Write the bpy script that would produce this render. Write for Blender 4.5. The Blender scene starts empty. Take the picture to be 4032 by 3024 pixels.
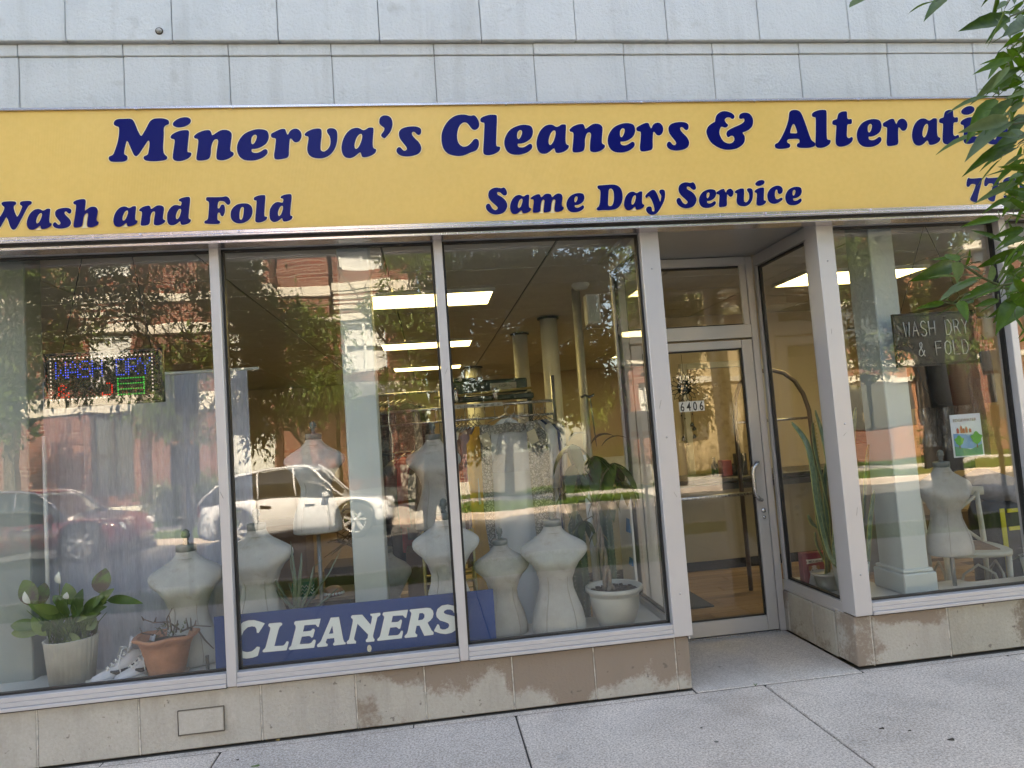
import bpy, bmesh, math, random
import numpy as np
from mathutils import Vector, Matrix, geometry
random.seed(7)
RNG = np.random.default_rng(7)
scene = bpy.context.scene
COL = scene.collection
rad = math.radians

# ------------------------------------------------------------------ camera
CF, CYAW, CPIT, CROL = 2711.364, rad(7.07934), rad(3.90186), rad(-4.10103)
CAM = Vector((0.0, -3.9, 1.55))
def cam_axes():
    cy, sy, cp, sp = math.cos(CYAW), math.sin(CYAW), math.cos(CPIT), math.sin(CPIT)
    cr, sr = math.cos(CROL), math.sin(CROL)
    F = Vector((sy*cp, cy*cp, sp)); rt = Vector((cy, -sy, 0)); up = rt.cross(F)
    return cr*rt+sr*up, -sr*rt+cr*up, F
AR, AU, AF = cam_axes()
cd = bpy.data.cameras.new('camera'); camo = bpy.data.objects.new('camera', cd); COL.objects.link(camo)
cd.sensor_width = 36.0; cd.lens = CF/4032*36.0; cd.clip_start = 0.05; cd.clip_end = 600
M = Matrix((( AR.x, AU.x, -AF.x, CAM.x), (AR.y, AU.y, -AF.y, CAM.y), (AR.z, AU.z, -AF.z, CAM.z), (0, 0, 0, 1)))
camo.matrix_world = M
scene.camera = camo
# ------------------------------------------------------------------ sky, sun, exposure
SUN_EL, SUN_AZ = 47.0, 16.0          # azimuth from +Y towards +X (behind the shop building)
w = bpy.data.worlds.new("World"); scene.world = w; w.use_nodes = True
nt = w.node_tree; nt.nodes.clear()
sky = nt.nodes.new('ShaderNodeTexSky'); sky.sky_type = 'NISHITA'; sky.sun_disc = False
sky.sun_elevation = rad(SUN_EL); sky.sun_rotation = rad(SUN_AZ); sky.altitude = 180; sky.air_density = 1.0; sky.dust_density = 1.6; sky.ozone_density = 1.0
bg = nt.nodes.new('ShaderNodeBackground'); bg.inputs[1].default_value = 0.15
wo = nt.nodes.new('ShaderNodeOutputWorld'); nt.links.new(sky.outputs[0], bg.inputs[0]); nt.links.new(bg.outputs[0], wo.inputs[0])
sl = bpy.data.lights.new('sun', 'SUN'); so = bpy.data.objects.new('sun', sl); COL.objects.link(so)
sl.energy = 5.0; sl.angle = rad(0.53); sl.color = (1.0, 0.95, 0.87)
sd = Vector((math.sin(rad(SUN_AZ))*math.cos(rad(SUN_EL)), math.cos(rad(SUN_AZ))*math.cos(rad(SUN_EL)), math.sin(rad(SUN_EL))))
so.rotation_euler = sd.to_track_quat('Z', 'Y').to_euler(); so.location = (0, 0, 30)
scene.view_settings.view_transform = 'Standard'; scene.view_settings.look = 'None'
scene.view_settings.exposure = 3.08; scene.view_settings.gamma = 1; scene.view_settings.use_curve_mapping = False
scene.view_settings.use_white_balance = True; scene.view_settings.white_balance_temperature = 8700; scene.view_settings.white_balance_tint = 11
cy_ = scene.cycles
cy_.max_bounces = 10; cy_.transparent_max_bounces = 24; cy_.diffuse_bounces = 3; cy_.glossy_bounces = 4; cy_.transmission_bounces = 4
cy_.sample_clamp_indirect = 6.0; cy_.caustics_reflective = False; cy_.caustics_refractive = False
cy_.use_denoising = True

# ------------------------------------------------------------------ placing by measured sight lines
K = 1.82278
def ray(u, v): return AF + AR*((u-2016)/CF) + AU*((1512-v)/CF)
def at(x, y, Y):            # point on the plane at depth Y seen at (x, y) of the 2212 px wide photograph
    d = ray(x*K, y*K); return CAM + d*((Y-CAM.y)/d.y)
def atz(x, y, Z):
    d = ray(x*K, y*K); return CAM + d*((Z-CAM.z)/d.z)
def mir(x, y, D):           # real place, across the street, of something seen mirrored in the shop glass
    p = at(x, y-35, D); return Vector((p.x, 0.12-D, p.z))

# ------------------------------------------------------------------ materials
MATS = {}
def col(c): return (c[0], c[1], c[2], 1.0)
class NT:
    def __init__(s, name):
        s.m = bpy.data.materials.new(name); s.m.use_nodes = True; s.t = s.m.node_tree; s.t.nodes.clear()
        s.out = s.t.nodes.new('ShaderNodeOutputMaterial')
    def n(s, ty, **kw):
        nd = s.t.nodes.new(ty)
        for k, v in kw.items():
            if isinstance(v, bpy.types.NodeSocket): s.t.links.new(v, nd.inputs[k])
            elif k in nd.inputs.keys() if isinstance(k, str) else False: nd.inputs[k].default_value = v
            else: setattr(nd, k, v)
        return nd
    def l(s, a, b): s.t.links.new(a, b)
    def coord(s, scale=(1,1,1), kind='Object', rot=(0,0,0)):
        tc = s.t.nodes.new('ShaderNodeTexCoord'); mp = s.t.nodes.new('ShaderNodeMapping')
        s.l(tc.outputs[kind], mp.inputs[0]); mp.inputs['Scale'].default_value = scale; mp.inputs['Rotation'].default_value = rot
        return mp.outputs[0]
    def world(s, scale=(1,1,1)):
        g = s.t.nodes.new('ShaderNodeNewGeometry'); mp = s.t.nodes.new('ShaderNodeMapping')
        s.l(g.outputs['Position'], mp.inputs[0]); mp.inputs['Scale'].default_value = scale
        return mp.outputs[0]
    def noise(s, vec, scale, detail=4, rough=.55, dist=0):
        nd = s.t.nodes.new('ShaderNodeTexNoise'); s.l(vec, nd.inputs['Vector'])
        nd.inputs['Scale'].default_value = scale; nd.inputs['Detail'].default_value = detail; nd.inputs['Roughness'].default_value = rough; nd.inputs['Distortion'].default_value = dist
        return nd.outputs['Fac']
    def ramp(s, fac, stops, interp='LINEAR'):
        nd = s.t.nodes.new('ShaderNodeValToRGB'); s.l(fac, nd.inputs[0]); cr = nd.color_ramp; cr.interpolation = interp
        while len(cr.elements) < len(stops): cr.elements.new(.5)
        for e, (p, c) in zip(cr.elements, stops): e.position = p; e.color = col(c) if hasattr(c, '__len__') else (c, c, c, 1)
        return nd.outputs[0]
    def mix(s, fac, a, b, mode='MIX'):
        nd = s.t.nodes.new('ShaderNodeMix'); nd.data_type = 'RGBA'; nd.blend_type = mode
        for sk, v in ((nd.inputs[0], fac), (nd.inputs[6], a), (nd.inputs[7], b)):
            if isinstance(v, bpy.types.NodeSocket): s.l(v, sk)
            else: sk.default_value = col(v) if hasattr(v, '__len__') else v
        return nd.outputs[2]
    def math(s, op, a, b=0.0):
        nd = s.t.nodes.new('ShaderNodeMath'); nd.operation = op
        for sk, v in ((nd.inputs[0], a), (nd.inputs[1], b)):
            if isinstance(v, bpy.types.NodeSocket): s.l(v, sk)
            else: sk.default_value = v
        return nd.outputs[0]
    def bump(s, h, strength=.3, dist=.01):
        nd = s.t.nodes.new('ShaderNodeBump'); s.l(h, nd.inputs['Height']); nd.inputs['Strength'].default_value = strength; nd.inputs['Distance'].default_value = dist
        return nd.outputs[0]
    def bsdf(s, color, rough=.6, metal=0, spec=.5, normal=None, **kw):
        b = s.t.nodes.new('ShaderNodeBsdfPrincipled')
        for nm, v in (('Base Color', color), ('Roughness', rough), ('Metallic', metal), ('Specular IOR Level', spec)):
            if isinstance(v, bpy.types.NodeSocket): s.l(v, b.inputs[nm])
            else: b.inputs[nm].default_value = col(v) if hasattr(v, '__len__') else v
        if normal is not None: s.l(normal, b.inputs['Normal'])
        for k2, v in kw.items():
            k3 = k2.replace('_', ' ')
            if isinstance(v, bpy.types.NodeSocket): s.l(v, b.inputs[k3])
            else: b.inputs[k3].default_value = v
        return b
    def done(s, b): s.l(b.outputs[0], s.out.inputs[0]); return s.m

def mat(name, c, rough=.6, metal=0, var=.12, scale=12, bump=.15, bscale=80, spec=.5, world=False, **kw):
    """plain surface with blotchy tone variation and fine relief"""
    if name in MATS: return MATS[name]
    t = NT(name); v = t.world() if world else t.coord()
    n1 = t.noise(v, scale, 5); n2 = t.noise(v, bscale, 3)
    hi = [min(1, x*(1+var)) for x in c]; lo = [x*(1-var) for x in c]
    cc = t.ramp(n1, [(.3, lo), (.7, hi)])
    nm = t.bump(n2, bump, .004) if bump else None
    rr = t.ramp(n1, [(.3, max(0, rough-.06)), (.7, min(1, rough+.06))])
    MATS[name] = t.done(t.bsdf(cc, rr, metal, spec, nm, **kw)); return MATS[name]

# ------------------------------------------------------------------ objects
def prop(o, label=None, cat=None, group=None, kind=None):
    if label: o['label'] = label
    if cat: o['category'] = cat
    if group: o['group'] = group
    if kind: o['kind'] = kind
    return o
def thing(name, label, cat, loc=(0,0,0), group=None, rotz=0):
    o = bpy.data.objects.new(name, None); COL.objects.link(o); o.location = loc; o.rotation_euler = (0, 0, rotz); o.empty_display_size = .05
    return prop(o, label, cat, group)
def link(name, me, parent=None, loc=None, rot=None, scale=None):
    o = bpy.data.objects.new(name, me); COL.objects.link(o)
    if parent: o.parent = parent
    if loc is not None: o.location = loc
    if rot is not None: o.rotation_euler = rot
    if scale is not None: o.scale = scale
    return o
def wloc(p):
    v = Vector((0,0,0))
    while p is not None: v += p.location; p = p.parent
    return v

class MB:
    """collects shapes, links them as one mesh object"""
    def __init__(s): s.v = []; s.f = []; s.sm = []
    def add(s, vs, fs, smooth=False):
        b = len(s.v); s.v += [tuple(p) for p in vs]; s.f += [tuple(i+b for i in f) for f in fs]; s.sm += [smooth]*len(fs); return s
    def box(s, x0, x1, y0, y1, z0, z1):
        vs = [(x0,y0,z0),(x1,y0,z0),(x1,y1,z0),(x0,y1,z0),(x0,y0,z1),(x1,y0,z1),(x1,y1,z1),(x0,y1,z1)]
        return s.add(vs, [(0,3,2,1),(4,5,6,7),(0,1,5,4),(1,2,6,5),(2,3,7,6),(3,0,4,7)])
    def obox(s, c, ax, ay, az):      # oriented box: centre and half-axis vectors
        c, ax, ay, az = map(Vector, (c, ax, ay, az)); vs = []
        for k in (-1, 1):
            for i, j in ((-1,-1),(1,-1),(1,1),(-1,1)): vs.append(c+ax*i+ay*j+az*k)
        return s.add(vs, [(0,3,2,1),(4,5,6,7),(0,1,5,4),(1,2,6,5),(2,3,7,6),(3,0,4,7)])
    def tube(s, pts, r, n=8, caps=True, flat=1.0):
        pts = [Vector(p) for p in pts]; m = len(pts)
        rr = r if hasattr(r, '__len__') else [r]*m
        vs = []; up0 = None
        for i, p in enumerate(pts):
            d = (pts[min(i+1, m-1)]-pts[max(i-1, 0)])
            if d.length < 1e-9: d = Vector((0,0,1))
            d.normalize()
            a = up0 if up0 is not None else (Vector((0,0,1)) if abs(d.z) < .9 else Vector((1,0,0)))
            u = a - d*a.dot(d)
            if u.length < 1e-6: u = d.orthogonal()
            u.normalize(); up0 = u; v = d.cross(u)
            for k in range(n):
                t = 2*math.pi*k/n; vs.append(p+(u*math.cos(t)*flat+v*math.sin(t))*rr[i])
        fs = []
        for i in range(m-1):
            for k in range(n): fs.append((i*n+k, i*n+(k+1) % n, (i+1)*n+(k+1) % n, (i+1)*n+k))
        if caps: fs.append(tuple(range(n-1, -1, -1))); fs.append(tuple((m-1)*n+k for k in range(n)))
        return s.add(vs, fs, True)
    def lathe(s, c, prof, n=24, sx=1.0, sy=1.0, twist=None, closed=True):
        c = Vector(c); vs = []; m = len(prof)
        for i, (r, z) in enumerate(prof):
            for k in range(n):
                t = 2*math.pi*k/n; q = r*(1+(twist(t, z) if twist else 0))
                vs.append((c.x+q*math.cos(t)*sx, c.y+q*math.sin(t)*sy, c.z+z))
        fs = []
        for i in range(m-1):
            for k in range(n): fs.append((i*n+k, i*n+(k+1) % n, (i+1)*n+(k+1) % n, (i+1)*n+k))
        if closed: fs.append(tuple(range(n-1, -1, -1))); fs.append(tuple((m-1)*n+k for k in range(n)))
        return s.add(vs, fs, True)
    def loft(s, rings, smooth=True, closed=True, caps=True):
        n = len(rings[0]); vs = [p for r in rings for p in r]; fs = []
        for i in range(len(rings)-1):
            for k in range(n if closed else n-1): fs.append((i*n+k, i*n+(k+1) % n, (i+1)*n+(k+1) % n, (i+1)*n+k))
        if caps and closed: fs.append(tuple(range(n-1, -1, -1))); fs.append(tuple((len(rings)-1)*n+k for k in range(n)))
        return s.add(vs, fs, smooth)
    def prism(s, poly, y0, y1):      # polygon in XZ extruded along Y
        n = len(poly); vs = [(x, y0, z) for x, z in poly]+[(x, y1, z) for x, z in poly]
        tri = geometry.tessellate_polygon([[Vector((x, z, 0)) for x, z in poly]])
        fs = [tuple(t) for t in tri]+[tuple(i+n for i in reversed(t)) for t in tri]
        fs += [(i, i+n, (i+1) % n+n, (i+1) % n) for i in range(n)]
        return s.add(vs, fs)
    def mesh(s, name, m, off=(0,0,0), bevel=0, fix=True, seg=1):
        me = bpy.data.meshes.new(name); ox, oy, oz = off
        me.from_pydata([(x-ox, y-oy, z-oz) for x, y, z in s.v], [], s.f)
        me.polygons.foreach_set('use_smooth', s.sm)
        if fix or bevel:
            bm = bmesh.new(); bm.from_mesh(me)
            if fix: bmesh.ops.recalc_face_normals(bm, faces=bm.faces)
            if bevel: bmesh.ops.bevel(bm, geom=[e for e in bm.edges if e.is_manifold and e.calc_face_angle(0) > .6], offset=bevel, segments=seg, profile=.5, affect='EDGES', clamp_overlap=True)
            bm.to_mesh(me); bm.free()
        if m is not None: me.materials.append(m)
        return me
    def build(s, name, m, parent=None, loc=None, bevel=0, fix=True, seg=1, **kw):
        """vertices in world space (parent unrotated) unless the parent is rotated, then in the parent's space"""
        local = parent is not None and (abs(parent.rotation_euler.z) > 1e-6 or parent.get('_local'))
        if parent is None:
            off = Vector(loc) if loc is not None else (Vector(s.v[0]) if s.v else Vector((0,0,0)))
            if loc is None and s.v:
                a = np.array(s.v); off = Vector(((a[:,0].min()+a[:,0].max())/2, (a[:,1].min()+a[:,1].max())/2, a[:,2].min()))
            me = s.mesh(name, m, off, bevel, fix, seg); o = link(name, me, None, off)
        else:
            off = Vector((0,0,0)) if local else wloc(parent)
            me = s.mesh(name, m, off, bevel, fix, seg); o = link(name, me, parent)
        if kw: prop(o, **kw)
        return o
def B(name, x0, x1, y0, y1, z0, z1, m, parent=None, bevel=0.0, **kw):
    return MB().box(min(x0,x1), max(x0,x1), min(y0,y1), max(y0,y1), min(z0,z1), max(z0,z1)).build(name, m, parent, bevel=bevel, **kw)
def copy_tree(o, parent=None):
    c = o.copy(); COL.objects.link(c)
    if parent is not None: c.parent = parent
    for ch in o.children: copy_tree(ch, c)
    return c
def textmesh(txt, size, align='LEFT', extrude=0.0, shear=0, spacing=1.0, bold=0.0):
    cu = bpy.data.curves.new('txt', 'FONT'); cu.body = txt; cu.size = size; cu.align_x = align; cu.extrude = extrude; cu.shear = shear; cu.space_character = spacing; cu.offset = bold; cu.resolution_u = 3
    ob = bpy.data.objects.new('txt', cu); COL.objects.link(ob)
    me = bpy.data.meshes.new_from_object(ob); COL.objects.unlink(ob); bpy.data.objects.remove(ob); bpy.data.curves.remove(cu)
    return me
def text_part(name, txt, size, p, m, parent, align='LEFT', sx=1.0, depth=.0015, flip=False, **kw):
    """upright lettering facing -Y at world point p"""
    me = textmesh(txt, size, align, depth, **kw); me.materials.clear(); me.materials.append(m)
    off = wloc(parent) if parent else Vector((0,0,0))
    a = np.empty(len(me.vertices)*3); me.vertices.foreach_get('co', a); a = a.reshape(-1, 3)
    b = np.stack([a[:,0]*sx*(-1 if flip else 1)+p[0]-off.x, -a[:,2]+p[1]-off.y, a[:,1]+p[2]-off.z], 1)
    me.vertices.foreach_set('co', b.ravel()); me.update()
    return link(name, me, parent)
def catmull(pts, k=3, corner=None):
    out = []; n = len(pts)
    for i in range(n):
        p0, p1, p2, p3 = (np.array(pts[(i+j) % n], float) for j in (-1, 0, 1, 2))
        for j in range(k):
            t = j/k
            out.append(tuple(.5*(2*p1+(p2-p0)*t+(2*p0-5*p1+4*p2-p3)*t*t+(3*p1-p0-3*p2+p3)*t**3)))
    return out
def area(p): return .5*sum(p[i][0]*p[(i+1) % len(p)][1]-p[(i+1) % len(p)][0]*p[i][1] for i in range(len(p)))
def offset(poly, d):
    n = len(poly); sgn = 1 if area(poly) > 0 else -1; out = []
    for i in range(n):
        a = np.array(poly[i-1]); b = np.array(poly[(i+1) % n]); t = b-a; L = np.hypot(*t) or 1; out.append((poly[i][0]+t[1]/L*d*sgn, poly[i][1]-t[0]/L*d*sgn))
    return out
def flat_letter(name, contours, y, m, parent, depth=.002):
    """contours (first outer, others holes or separate dots) in XZ, raised plate facing -Y"""
    groups = []
    for c in contours:
        placed = False
        for g in groups:
            x, z = c[0]; o = g[0]; ins = False
            for i in range(len(o)):
                x1, z1 = o[i]; x2, z2 = o[(i+1) % len(o)]
                if (z1 > z) != (z2 > z) and x < (x2-x1)*(z-z1)/(z2-z1)+x1: ins = not ins
            if ins: g.append(c); placed = True; break
        if not placed: groups.append([c])
    mb = MB()
    for g in groups:
        vs = [p for c in g for p in c]; n = len(vs)
        tri = geometry.tessellate_polygon([[Vector((x, z, 0)) for x, z in c] for c in g])
        V = [(x, y, z) for x, z in vs]+[(x, y+depth, z) for x, z in vs]
        F = [tuple(t) for t in tri]; b = 0
        for c in g:
            k = len(c); F += [(b+i, b+(i+1) % k, b+(i+1) % k+n, b+i+n) for i in range(k)]; b += k
        mb.add(V, F)
    return mb.build(name, m, parent)
GLYPHS={'M':[[(31,213),(37,227),(55,236),(85,237),(113,237),(128,230),(139,209),(151,173),(162,148),(168,141),(175,148),(193,179),(211,214),(225,229),(243,236),(275,237),(298,232),(311,223),(313,209),(308,202),(293,195),(285,179),(284,148),(280,103),(278,70),(280,45),(287,33),(296,23),(296,13),(286,5),(259,0),(225,-1),(195,2),(180,9),(176,19),(180,28),(196,36),(202,51),(208,88),(208,108),(204,113),(198,108),(178,78),(158,47),(146,33),(137,29),(128,36),(119,57),(107,90),(100,108),(95,113),(91,106),(84,78),(79,53),(80,41),(92,32),(95,20),(91,9),(74,1),(40,0),(14,2),(3,10),(0,22),(5,32),(22,40),(34,67),(47,107),(55,148),(57,181),(54,192),(42,197),(33,204)]],'i':[[(0,133),(4,141),(17,152),(47,165),(74,169),(89,168),(96,160),(95,142),(90,108),(86,75),(84,54),(87,46),(98,44),(104,37),(99,23),(83,9),(56,-1),(33,-3),(16,1),(8,11),(7,23),(11,52),(17,85),(20,110),(16,119),(5,122),(0,128)],[(14,203),(20,216),(38,230),(61,239),(84,241),(101,235),(108,223),(102,206),(82,192),(59,185),(36,185),(19,192)]],'n':[[(0,131),(5,139),(23,153),(51,164),(74,167),(85,164),(91,152),(94,140),(100,139),(118,151),(140,164),(162,167),(183,162),(196,148),(197,129),(193,104),(188,71),(187,52),(192,44),(201,39),(203,28),(194,16),(172,3),(145,-4),(124,-2),(114,5),(112,18),(115,47),(121,80),(125,101),(122,112),(113,115),(102,108),(94,93),(87,68),(85,43),(80,19),(71,6),(52,-1),(25,-3),(11,1),(8,12),(11,33),(16,62),(21,95),(21,112),(16,119),(4,122)]],'e':[[(0,60),(5,87),(19,115),(42,141),(74,158),(109,167),(140,166),(163,157),(171,137),(170,114),(158,88),(137,71),(114,60),(92,56),(80,56),(77,50),(80,39),(95,34),(113,36),(131,45),(144,53),(155,53),(161,44),(160,31),(150,18),(128,3),(97,-7),(66,-9),(36,-4),(14,12),(3,36)],[(78,107),(82,123),(92,134),(100,136),(107,131),(107,118),(100,100),(91,87),(84,83),(78,90)]],'r':[[(0,134),(5,142),(24,152),(50,164),(68,167),(78,163),(83,147),(88,135),(93,136),(101,151),(114,162),(130,167),(146,164),(159,150),(164,133),(161,114),(151,97),(136,89),(122,92),(113,103),(107,110),(102,110),(99,100),(95,73),(92,43),(90,18),(82,4),(64,-2),(36,-6),(18,-4),(12,5),(12,24),(17,49),(22,82),(25,106),(21,114),(8,117),(1,123)]],'v':[[(0,132),(7,143),(23,153),(48,163),(76,166),(90,161),(93,148),(91,120),(86,90),(83,65),(83,44),(92,35),(104,35),(121,47),(134,68),(138,93),(136,115),(129,130),(122,143),(122,156),(133,165),(151,166),(167,160),(176,146),(177,123),(174,93),(164,59),(146,29),(121,7),(92,-4),(59,-4),(32,4),(16,20),(10,41),(11,62),(17,92),(20,111),(17,121),(6,124)]],'a':[[(0,50),(4,75),(14,105),(32,135),(58,158),(85,166),(105,163),(119,154),(129,152),(140,156),(155,165),(171,166),(181,162),(181,145),(177,115),(173,80),(173,55),(179,45),(188,41),(189,31),(179,16),(154,2),(127,-4),(112,-2),(107,7),(104,20),(100,24),(91,19),(74,5),(55,-5),(37,-7),(17,0),(4,20)],[(72,65),(77,87),(88,112),(101,127),(112,130),(117,122),(115,103),(104,73),(91,52),(80,45),(74,50)]],"'":[[(0,202),(4,219),(17,231),(34,235),(55,230),(68,216),(73,192),(70,169),(60,143),(46,124),(33,110),(23,103),(12,108),(5,118),(9,129),(21,144),(26,159),(20,167),(7,178),(0,189)]],'s':[[(19,123),(22,140),(35,155),(61,165),(95,169),(124,166),(142,155),(145,140),(140,124),(129,118),(119,123),(109,134),(99,137),(92,130),(95,115),(109,97),(127,77),(137,56),(139,38),(131,19),(114,6),(88,-2),(55,-5),(26,0),(8,11),(0,26),(3,41),(13,50),(23,49),(31,39),(40,30),(51,30),(58,38),(56,49),(45,66),(31,86),(22,103)]],'C':[[(0,98),(5,128),(20,163),(43,195),(74,220),(107,232),(141,233),(164,227),(179,226),(194,228),(206,219),(216,201),(221,179),(218,160),(205,146),(190,142),(176,149),(164,167),(152,182),(138,187),(123,182),(107,166),(96,140),(90,109),(91,83),(98,63),(112,49),(128,45),(148,51),(166,66),(182,84),(195,90),(208,84),(212,70),(209,46),(197,26),(182,17),(160,10),(129,-3),(99,-9),(66,-6),(33,6),(11,30),(1,63)]],'l':[[(0,199),(4,210),(21,220),(51,229),(77,230),(92,228),(97,219),(95,188),(90,144),(85,96),(82,61),(84,45),(94,42),(103,39),(102,26),(90,11),(65,-2),(39,-8),(18,-6),(7,1),(4,15),(7,45),(13,89),(18,133),(22,172),(20,183),(10,185),(2,190)]],'&':[[(0,100),(6,125),(22,145),(47,161),(59,167),(64,186),(75,208),(100,226),(128,231),(160,223),(180,209),(185,195),(177,183),(166,183),(155,191),(138,191),(124,182),(122,170),(130,157),(140,145),(130,132),(116,130),(103,135),(93,132),(84,114),(81,94),(87,71),(101,47),(123,34),(146,33),(164,44),(171,60),(165,76),(151,78),(136,70),(126,77),(124,93),(135,111),(170,129),(214,146),(239,162),(245,176),(239,184),(227,181),(215,184),(213,195),(222,211),(245,220),(273,217),(292,200),(300,173),(293,140),(274,118),(247,104),(228,98),(229,89),(237,72),(234,45),(218,22),(185,2),(147,-6),(105,-5),(65,9),(30,33),(10,63)]],'A':[[(0,15),(7,24),(22,31),(38,49),(64,88),(87,131),(104,173),(112,210),(121,225),(141,232),(165,231),(183,221),(195,199),(208,157),(220,110),(231,64),(241,40),(254,28),(259,17),(254,4),(231,-4),(193,-6),(159,-4),(143,3),(141,14),(148,23),(158,28),(161,37),(158,49),(141,52),(113,52),(91,49),(81,39),(84,29),(97,20),(99,8),(90,-2),(63,-7),(25,-8),(5,-1)],[(107,94),(113,112),(126,138),(134,144),(141,137),(148,114),(151,95),(147,87),(126,87),(111,88)]],'t':[[(0,149),(5,161),(20,167),(33,172),(40,191),(49,207),(70,217),(94,219),(103,213),(102,190),(102,174),(111,169),(126,170),(130,161),(127,143),(119,137),(105,137),(96,129),(91,101),(86,68),(89,54),(100,50),(113,56),(122,53),(122,39),(106,19),(75,3),(40,-3),(19,2),(9,16),(10,42),(18,88),(23,121),(22,131),(9,134),(0,140)]],'o':[[(0,46),(4,66),(17,85),(39,100),(68,104),(93,101),(109,88),(115,67),(113,44),(102,21),(82,3),(56,-6),(28,-4),(9,9),(1,26)],[(46,31),(48,54),(53,74),(60,83),(69,80),(69,64),(66,41),(60,21),(52,14),(47,19)]],'W':[[(78,139),(83,148),(98,151),(128,152),(146,148),(149,138),(144,131),(138,125),(137,115),(141,95),(148,76),(152,69),(158,74),(167,92),(176,115),(177,124),(169,130),(167,139),(173,148),(191,151),(212,151),(223,147),(225,139),(220,131),(209,124),(197,104),(176,62),(155,21),(143,3),(133,-1),(123,5),(115,24),(108,50),(101,66),(98,65),(86,43),(69,13),(59,2),(49,0),(40,6),(33,41),(24,85),(18,119),(13,129),(1,136),(0,147),(8,153),(38,154),(63,151),(68,142),(64,134),(55,128),(55,114),(62,81),(68,71),(73,75),(84,95),(91,113),(90,122),(83,129)]],'h':[[(2,134),(6,141),(23,149),(47,153),(59,151),(64,143),(62,119),(59,96),(60,90),(68,96),(84,107),(98,110),(113,107),(121,94),(121,76),(117,54),(115,39),(119,30),(124,27),(124,18),(115,7),(94,-1),(77,-1),(69,4),(67,16),(70,40),(74,62),(73,73),(68,76),(59,70),(52,56),(48,34),(45,15),(38,4),(23,0),(6,0),(0,7),(1,24),(7,53),(12,87),(15,113),(14,123),(6,125)]],'d':[[(0,43),(4,66),(18,90),(36,104),(52,106),(66,102),(72,102),(75,109),(77,118),(72,124),(65,126),(63,133),(69,139),(87,146),(112,149),(121,143),(121,123),(116,89),(112,58),(110,36),(113,27),(120,25),(121,17),(112,5),(92,-3),(75,-4),(68,3),(66,13),(62,14),(50,4),(32,-4),(17,-4),(5,5),(0,22)],[(45,42),(49,60),(58,77),(67,84),(73,79),(71,63),(63,41),(55,30),(48,29)]],'F':[[(14,133),(18,143),(35,144),(67,143),(99,143),(117,146),(129,141),(138,126),(140,112),(135,101),(126,98),(117,105),(108,116),(94,120),(82,119),(76,110),(73,92),(74,81),(82,82),(90,97),(101,101),(108,94),(110,75),(107,52),(98,37),(91,37),(85,44),(83,53),(76,57),(71,50),(69,31),(70,17),(79,11),(82,4),(77,-4),(54,-6),(22,-4),(4,-1),(0,7),(5,14),(15,19),(21,32),(25,63),(28,93),(28,114),(23,121),(16,125)]],'S':[[(0,40),(2,52),(13,61),(24,57),(31,43),(39,30),(53,22),(65,29),(66,38),(53,53),(33,73),(20,95),(19,117),(27,136),(47,149),(69,153),(90,149),(101,150),(111,152),(121,142),(127,122),(123,109),(112,105),(102,109),(88,123),(75,126),(70,120),(74,110),(95,97),(113,79),(123,55),(120,34),(106,12),(84,0),(54,-4),(26,4),(6,22)]],'m':[[(0,84),(9,94),(33,105),(51,107),(58,99),(60,90),(67,92),(83,105),(101,109),(118,104),(123,91),(127,88),(141,100),(159,108),(177,105),(185,93),(184,74),(179,52),(179,34),(186,27),(188,21),(180,9),(153,-1),(136,3),(133,16),(138,44),(143,66),(137,74),(128,71),(121,58),(115,32),(110,8),(95,1),(73,-1),(69,7),(72,29),(77,55),(79,68),(72,75),(63,66),(57,49),(53,25),(49,8),(34,0),(12,-1),(6,5),(9,27),(15,57),(16,72),(12,78),(2,79)]],'D':[[(15,140),(21,148),(52,150),(106,152),(136,144),(155,123),(161,90),(156,54),(140,24),(116,7),(84,1),(45,1),(9,0),(0,8),(2,17),(13,25),(21,45),(27,80),(30,111),(26,124),(17,129)],[(70,39),(75,79),(80,114),(88,126),(99,126),(108,109),(108,73),(102,45),(91,27),(77,25),(71,30)]],'y':[[(2,78),(10,89),(29,104),(48,113),(63,109),(75,87),(84,58),(89,42),(95,60),(98,77),(91,91),(88,100),(93,111),(109,114),(122,106),(123,81),(115,50),(98,19),(78,-11),(56,-31),(33,-36),(13,-29),(1,-13),(0,2),(10,13),(26,15),(35,6),(35,-10),(40,-15),(48,-12),(50,3),(45,30),(36,57),(26,73),(20,74),(10,66),(3,71)]],'c':[[(0,56),(8,80),(29,103),(59,116),(85,115),(99,103),(102,87),(95,71),(80,65),(69,72),(67,86),(64,93),(55,86),(50,70),(49,52),(53,37),(65,34),(80,41),(89,43),(95,37),(92,28),(72,15),(43,6),(18,12),(3,28)]],'7':[[(0,82),(6,111),(16,129),(23,132),(32,127),(68,127),(98,129),(111,126),(110,115),(92,68),(74,24),(60,-16),(49,-24),(30,-20),(15,-8),(19,6),(37,34),(56,69),(61,87),(45,92),(30,89),(19,77),(9,74)]],'3':[[(9,100),(16,113),(37,126),(67,130),(91,123),(99,107),(91,89),(74,73),(88,66),(101,52),(103,30),(89,3),(63,-12),(33,-16),(10,-8),(0,3),(3,12),(15,12),(31,6),(48,9),(58,24),(55,42),(42,49),(30,57),(34,65),(45,72),(51,85),(46,97),(33,93),(20,88)]],'-':[[(4,70),(7,79),(42,79),(66,77),(62,50),(37,45),(8,43),(0,50)]]}
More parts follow.
